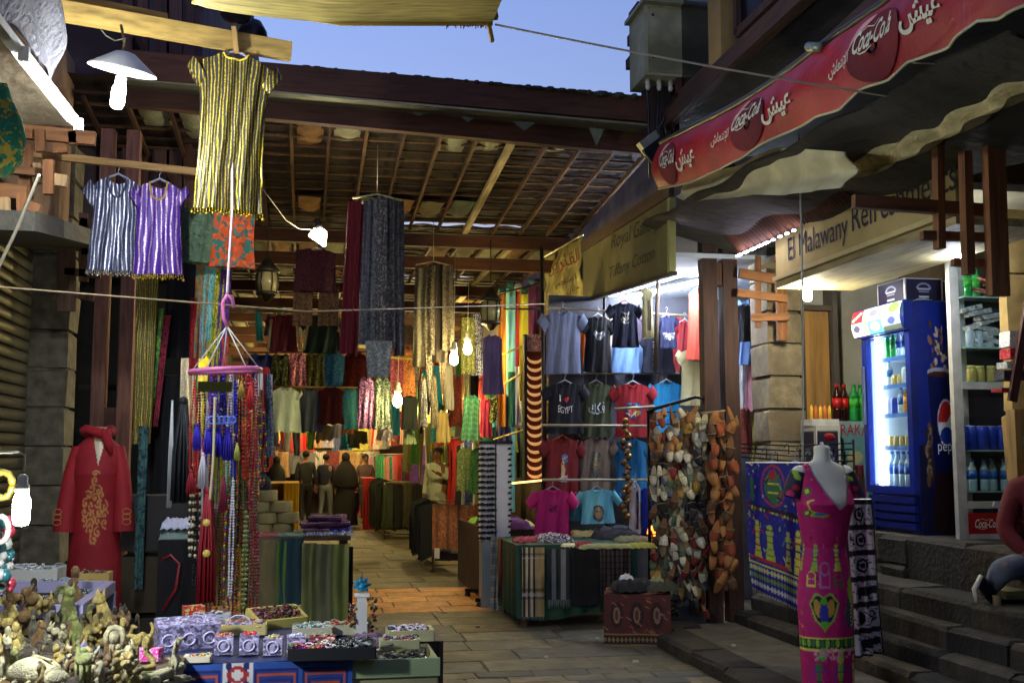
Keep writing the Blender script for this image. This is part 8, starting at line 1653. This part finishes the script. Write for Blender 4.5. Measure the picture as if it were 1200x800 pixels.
# ================================================================ PEOPLE
SKIN=mat((120,78,54),'plastic',r=.55)
def R2(a): return MR(a,3,'Z')
def person(x,y,z,rz_,label,hgt=1.72,top=(30,34,40),legs=(24,26,34),hair=(16,14,14),pose='walk',robe=None,scarf=False,long_top=False,skin_m=None):
    t=empty('person',(x,y,z),label,'person'); s=hgt/1.75; M_=R2(rz_); o=V((x,y,z)); sk_=skin_m or SKIN
    def T(p): return o + M_ @ (V(p) * s)       # facing -y
    st_=.16 if pose == 'walk' else .02
    N={'pel': ((0,0,.95),(.15,.11)),'sp': ((0,.01,1.12),(.135,.1)),'ch': ((0,0,1.32),(.165,.115)),'nk': ((0,0,1.47),.055),'n2': ((0,-.005,1.54),.052),'hd': ((0,-.02,1.62),(.075,.09)),'ht': ((0,-.01,1.70),(.068,.082)),
         'sl': ((-.17,0,1.41),.06),'el': ((-.225,.03,1.14),.044),'wl': ((-.23,-.06,.9),.03),'hl': ((-.23,-.08,.83),(.018,.036)),'sr': ((.17,0,1.41),.06),'er': ((.225,.04,1.14),.044),'wr': ((.235,.02,.9),.03),'hr': ((.235,.0,.83),(.018,.036)),
         'tl': ((-.09,0,.88),.088),'kl': ((-.095,-st_*.6,.49),.058),'al': ((-.095,-st_*.9,.09),.04),'fl': ((-.1,-st_*.9-.13,.04),(.04,.03)),'tr': ((.09,0,.88),.088),'kr': ((.095,st_*.1,.49),.058),'ar': ((.095,st_*1.3,.1),.04),'fr': ((.1,st_*1.3-.12,.04),(.04,.03))}
    if pose == 'gesture': N['er']=((.25,-.14,1.2),.044); N['wr']=((.16,-.36,1.3),.03); N['hr']=((.13,-.43,1.32),(.018,.036))
    E=[('pel','sp'),('sp','ch'),('ch','nk'),('nk','n2'),('n2','hd'),('hd','ht'),('ch','sl'),('sl','el'),('el','wl'),('wl','hl'),('ch','sr'),('sr','er'),('er','wr'),('wr','hr'),('pel','tl'),('tl','kl'),('kl','al'),('al','fl'),('pel','tr'),('tr','kr'),('kr','ar'),('ar','fr')]
    def sc_(d,g=1.): return {k: (T(p),tuple(v*s*g for v in r_) if isinstance(r_,tuple) else r_*s*g) for k,(p,r_) in d.items()}
    body=skin('body',sc_(N),E,sk_,t,'pel',1)
    # fingers, nose, ears joined to the body
    b=MB()
    for hk,wk in (('hl','wl'),('hr','wr')):
        h_=T(N[hk][0]); d=(h_-T(N[wk][0])).normalized(); side=M_ @ V((0,1,0)); side=(side-d*side.dot(d)).normalized(); inn=d.cross(side)
        for i,L_ in enumerate((.06,.072,.068,.052)): q=h_+side*(.026-.018*i)+d*.02; b.tube([q,q+d*L_*.55,q+d*L_+inn*.012*(1 if hk == 'hl' else -1)],[.0085,.008,.006],6)
        q=h_+side*.03-d*.01; b.tube([q,q+side*.02+d*.025,q+side*.022+d*.05],[.01,.009,.007],6)
    hd_=T((0,-.02,1.63)); b.tube([T((0,-.1,1.645)),T((0,-.125,1.605)),T((0,-.1,1.6))],[.008*s,.014*s,.008*s],6)
    for s2 in (-1,1): b.ball(T((s2*.08,0,1.625)),(.012*s,.02*s,.03*s),6,5)
    b.build('hands_and_features',sk_,t)
    b=MB()
    for s2 in (-1,1): b.ball(T((s2*.03,-.098,1.645)),.011*s,6,5,0)
    b.tube([T((-.025,-.1,1.575)),T((0,-.108,1.572)),T((.025,-.1,1.575))],.006*s,5,1); b.build('face_details',[mat((30,24,22),'plastic',r=.2),mat((110,50,44),'plastic')],t)
    tm=Mc(top)
    if not robe:
        low=.78 if long_top else .93
        TN={k: N[k] for k in ('sp','ch','sl','el','sr','er')}; TN['pel']=((0,0,low-.08),(.165,.13)); TN['sp']=((0,0,1.08),(.15,.115)); TN['wl']=(tuple(V(N['wl'][0]).lerp(V(N['el'][0]),.12)),.034); TN['wr']=(tuple(V(N['wr'][0]).lerp(V(N['er'][0]),.12)),.034); TN['nk']=((0,0,1.46),.075)
        skin('shirt',sc_(TN,1.13),[('pel','sp'),('sp','ch'),('ch','nk'),('ch','sl'),('sl','el'),('el','wl'),('ch','sr'),('sr','er'),('er','wr')],tm,t,'pel',1)
        LN={k: N[k] for k in ('pel','tl','kl','al','tr','kr','ar')}; LN['wst']=((0,0,1.03),(.135,.11)); skin('trousers',sc_(LN,1.16),[('wst','pel'),('pel','tl'),('tl','kl'),('kl','al'),('pel','tr'),('tr','kr'),('kr','ar')],Mc(legs),t,'pel',1)
    else:
        b=MB(); prof=[(.16,1.44),(.2,1.38),(.19,1.2),(.185,1.0),(.22,.7),(.26,.35),(.3,.06)]; n=28; vs=[]; fs=[]
        for j,(r_,zz) in enumerate(prof):
            for i in range(n): a=2*pi*i/n; f=1+.05*sin(a*8+j*.3)*j/6; vs.append(T((cos(a)*r_*f,sin(a)*r_*.72*f,zz)))
        fs=[(j*n+i,j*n+(i+1) % n,(j+1)*n+(i+1) % n,(j+1)*n+i) for j in range(len(prof)-1) for i in range(n)]; b.add(vs,fs); b.build('robe',Mc(robe),t)
        TN={'ch': N['ch'],'sl': N['sl'],'el': (N['el'][0],.062),'wl': (N['wl'][0],.07),'sr': N['sr'],'er': (N['er'][0],.062),'wr': (N['wr'][0],.07)}; skin('robe_sleeves',sc_(TN,1.15),[('ch','sl'),('sl','el'),('el','wl'),('ch','sr'),('sr','er'),('er','wr')],Mc(robe),t,'ch',1)
    for k,s2 in (('fl',-1),('fr',1)): c_=T(N[k][0]); MB().ball(c_+M_ @ V((0,.06,-.005)),(.05*s,.13*s,.04*s),10,6).build('shoe',mat((30,26,24),'plastic',r=.4),t)
    if scarf:
        b=MB(); b.ball(T((0,.015,1.635)),(.1*s,.115*s,.125*s),14,10); 
        prof=[(.095,1.56),(.12,1.5),(.19,1.42),(.24,1.3),(.25,1.1),(.23,.95)]; n=24; vs=[]
        for j,(r_,zz) in enumerate(prof):
            for i in range(n): a=2*pi*i/n; vs.append(T((cos(a)*r_*1.05,sin(a)*r_*.75+.02,zz)))
        b.add(vs,[(j*n+i,j*n+(i+1) % n,(j+1)*n+(i+1) % n,(j+1)*n+i) for j in range(len(prof)-1) for i in range(n)]); b.build('head_veil',Mc(robe or top),t)
    else:
        b=MB(); b.ball(T((0,.012,1.665)),(.086*s,.1*s,.085*s),14,9); b.build('hair',mat(hair,'cloth',s=4),t)
    return t
def place(px,py): q=P(px,py,Z=0.02); return q.x,q.y
x,y=place(357,615); person(x,y,.02,3.3,'man walking away in a dark shirt and black trousers',1.74,top=(16,20,26),legs=(10,10,14))
x,y=place(381,614); person(x,y,.02,2.9,'younger walker in a navy top, tan vest and pale jeans beside the dark-shirted man',1.66,top=(16,22,44),legs=(96,104,112)); 
x,y=place(404,618); person(x,y,.02,3.0,'woman walking in a long black robe and veil',1.68,robe=(5,5,6),scarf=True)
x,y=place(322,612); person(x,y+1,.02,2.6,'person in black crouched over goods behind the rolled shawls',1.6,robe=(12,12,16),scarf=True)
x,y=place(340,596); person(x,y,.02,.4,'distant figure in brown beyond the yellow stall',1.65,top=(60,44,36),legs=(30,30,30))
x,y=place(300,604); person(x,y,.02,1.4,'dark clothed bystander half hidden by the necklaces',1.66,top=(22,22,28),legs=(24,24,28))
q=P(513,585,Y=18.6); person(q.x,18.6,.02,-.5,'man in a loose white shirt leaning out from the shop row',1.76,top=(196,206,180),legs=(150,156,140),pose='gesture',long_top=True,hair=(24,20,18))
q=P(428,560,Y=27); person(q.x,27,.02,.2,'distant shopkeeper in grey near the red stall',1.66,top=(80,60,60),legs=(30,30,30))
# ---- seated person at right edge
px_,Yp=1196,6.75
hip=P(1209,655,Y=Yp); pt_=empty('person',(hip.x,Yp,.56),'seated person in a dark red jumper and grey jeans with one black canvas shoe','person')
def q_(px,py,Y): return P(px,py,Y=Y)
N={'pel': (hip,(.15,.12)),'sp': (q_(1211,625,Yp),(.14,.12)),'ch': (q_(1209,588,Yp-.02),(.17,.13)),'nk': (q_(1219,560,Yp-.05),.06),'hd': (q_(1217,540,Yp-.08),(.08,.09)),'ht': (q_(1217,522,Yp-.08),(.075,.085)),
     'sl': (q_(1189,574,Yp),.075),'el': (q_(1177,622,Yp-.02),.062),'wl': (q_(1205,652,Yp-.22),.034),'hl': (q_(1213,656,Yp-.28),(.02,.036)),'sr': (q_(1249,575,Yp-.05),.065),'er': (q_(1259,620,Yp-.1),.05),'wr': (q_(1244,650,Yp-.25),.034),'hr': (q_(1237,655,Yp-.3),(.02,.036)),
     'tl': (q_(1214,660,Yp-.05),.095),'kl': (q_(1172,668,Yp-.3),.072),'al': (q_(1163,690,Yp-.16),.045),'fl': (q_(1148,694,Yp-.22),(.04,.035)),'tr': (q_(1237,665,Yp-.1),.09),'kr': (q_(1241,672,Yp-.45),.068),'ar': (q_(1245,745,Yp-.45),.045),'fr': (q_(1237,756,Yp-.56),(.04,.035))}
E=[('pel','sp'),('sp','ch'),('ch','nk'),('nk','hd'),('hd','ht'),('ch','sl'),('sl','el'),('el','wl'),('wl','hl'),('ch','sr'),('sr','er'),('er','wr'),('wr','hr'),('pel','tl'),('tl','kl'),('kl','al'),('al','fl'),('pel','tr'),('tr','kr'),('kr','ar'),('ar','fr')]
skin('body',N,E,SKIN,pt_,'pel',1)
g=lambda ks,f: {k: (N[k][0],tuple(v*f for v in N[k][1]) if isinstance(N[k][1],tuple) else N[k][1]*f) for k in ks}
skin('jumper',g(('pel','sp','ch','nk','sl','el','wl','sr','er','wr'),1.16),[e for e in E if set(e) <= {'pel','sp','ch','nk','sl','el','wl','sr','er','wr'}],Mc((96,10,16)),pt_,'pel',1)
skin('jeans',g(('pel','tl','kl','al','tr','kr','ar'),1.15),[e for e in E if set(e) <= {'pel','tl','kl','al','tr','kr','ar'}],mat((110,116,124),'cloth',c2=(80,86,96)),pt_,'pel',1)
b=MB(); f0,f1=N['fl'][0],N['al'][0]
for A,s_ in ((q_(1156,690,Yp-.22),1),):
    Mx=MR(.5,3,'Z') @ MR(-.9,3,'Y'); b.lathe([(.035,-.12),(.045,-.06),(.046,.02),(.042,.08),(.03,.12)],A,12,0,sy=.8,rot=Mx); 
b.build('shoe',mat((16,22,36),'cloth'),pt_); b=MB(); b.tube([q_(1145,705,Yp-.3),q_(1142,690,Yp-.3),q_(1150,674,Yp-.3)],[.014,.018,.014],8); b.build('shoe_sole',mat((214,206,180),'plastic'),pt_)
MB().ball(N['ht'][0]+V((0,.01,.02)),(.09,.1,.09),12,8).build('hair',mat((20,18,18),'cloth',s=4),pt_)
b=MB()
for hk,wk in (('hl','wl'),('hr','wr')):
    h_,d=N[hk][0],(N[hk][0]-N[wk][0]).normalized(); side=V((0,0,1)).cross(d).normalized()
    for i,L_ in enumerate((.06,.072,.068,.052)): qq=h_+side*(.024-.016*i)+d*.02; b.tube([qq,qq+d*L_*.6,qq+d*L_-V((0,0,.015))],[.0085,.008,.006],6)
    b.tube([h_+side*.03,h_+side*.05+d*.03],[.01,.007],6)
b.tube([N['ht'][0]+V((-.0,-.085,-.02)),N['ht'][0]+V((0,-.105,-.05))],[.009,.013],6); b.build('hands_and_features',SKIN,pt_)
MB().box(q_(1168,592,Yp-.13),(.05,.01,.03),MR(.4,3,'Y')).build('badge',mat((200,200,200),'plain'),pt_)
ws=empty('wooden_stool',V((q_(1195,690,Yp-.1).x,Yp-.1,.4)),'worn wooden stool with a slanting leg under the seated person','stool')
top_=q_(1190,694,Yp-.12); MB().box(top_+V((.1,.05,0)),(.5,.36,.05)).build('seat',mat((120,110,60),'wood',ax=0),ws)
for (a_,b_,Yl) in (((1168,697),(1174,788),Yp-.3),((1215,700),(1226,790),Yp-.3),((1190,697),(1192,770),Yp+.1)): MB().tube([P(*a_,Y=Yl),P((a_[0]+b_[0])/2-1,(a_[1]+b_[1])/2,Y=Yl),P(*b_,Y=Yl)],[.028,.022,.04],8).build('leg',mat((120,100,56),'wood',ax=2),ws)
MB().bar(P(1172,762,Y=Yp-.3),P(1222,772,Y=Yp-.3),.03,.03).build('stretcher',mat((120,100,56),'wood',ax=0),ws)
# dark leaning pole and packets near right edge
MB().bar(P(1210,330,Y=6.85),P(1186,470,Y=6.85),.06,.03).build('leaning_board',mat((80,40,30),'wood',ax=2),label='dark red-brown board leaning against the ochre wall',cat='board')
for i,(px,py,w_,h_,c,l) in enumerate(((1186,398,.12,.12,(214,210,190),'white snack packets on the kiosk counter'),(1188,415,.14,.07,(170,30,34),'red snack packets below the white packets'),(1186,428,.16,.05,(180,180,170),'silver foil packets under the red packets'),(1184,440,.18,.08,(24,24,34),'black counter tray below the foil packets'),(1178,457,.14,.03,(150,20,26),'dark red edged ledge under the black tray'))):
    q=P(px,py,Y=6.93); b=MB()
    for k in range(4): b.box(q+V((-w_/2+w_*(k+.5)/4,0,0)),(w_/4.2,.12,h_*rr.uniform(.8,1)),MR(rr.uniform(-.1,.1),3,'Y'))
    b.build('snack_packet',mat(c,'print',c2=tuple(min(255,v+60) for v in c),s=3),label=l,cat='packet')
# rubbish and small things on the pavement
for i,(px,py) in enumerate(((560,735),(640,770),(700,748),(520,718),(860,770),(800,762),(745,775),(590,690))): heap(P(px,py,Z=.03).x,P(px,py,Z=.03).y,.03 if px < 790 else .12,rr.uniform(.03,.06),rr.uniform(.02,.05),.01,Mc(rr.choice(((190,186,170),(120,110,90),(80,70,60)))),'scrap of paper litter on the paving %s' % ('by the rack foot','before the table','near the stool','in the alley middle','by the steps','at the kerb','on the small stones','on the slabs tinted as lamplit')[i],seed=i+90,name='paper_scrap',cat='litter')
# ================================================================ labels that would repeat get their place among their likes
ORD='first second third fourth fifth sixth seventh eighth ninth tenth eleventh twelfth thirteenth fourteenth fifteenth sixteenth seventeenth eighteenth nineteenth twentieth'.split()
by={}
for o in C.objects:
    if o.get('label') and o.parent is None: by.setdefault(o['label'],[]).append(o)
for lab,os_ in by.items():
    if len(os_) < 2: continue
    sp=[max(o.location[k] for o in os_)-min(o.location[k] for o in os_) for k in range(3)]; k=sp.index(max(sp))
    os_.sort(key=lambda o: -o.location.z if k == 2 else o.location[k])
    for i,o in enumerate(os_):
        o['label']='%s, %s from the %s' % (lab,ORD[min(i,19)],('shutter side','street end','top')[k])
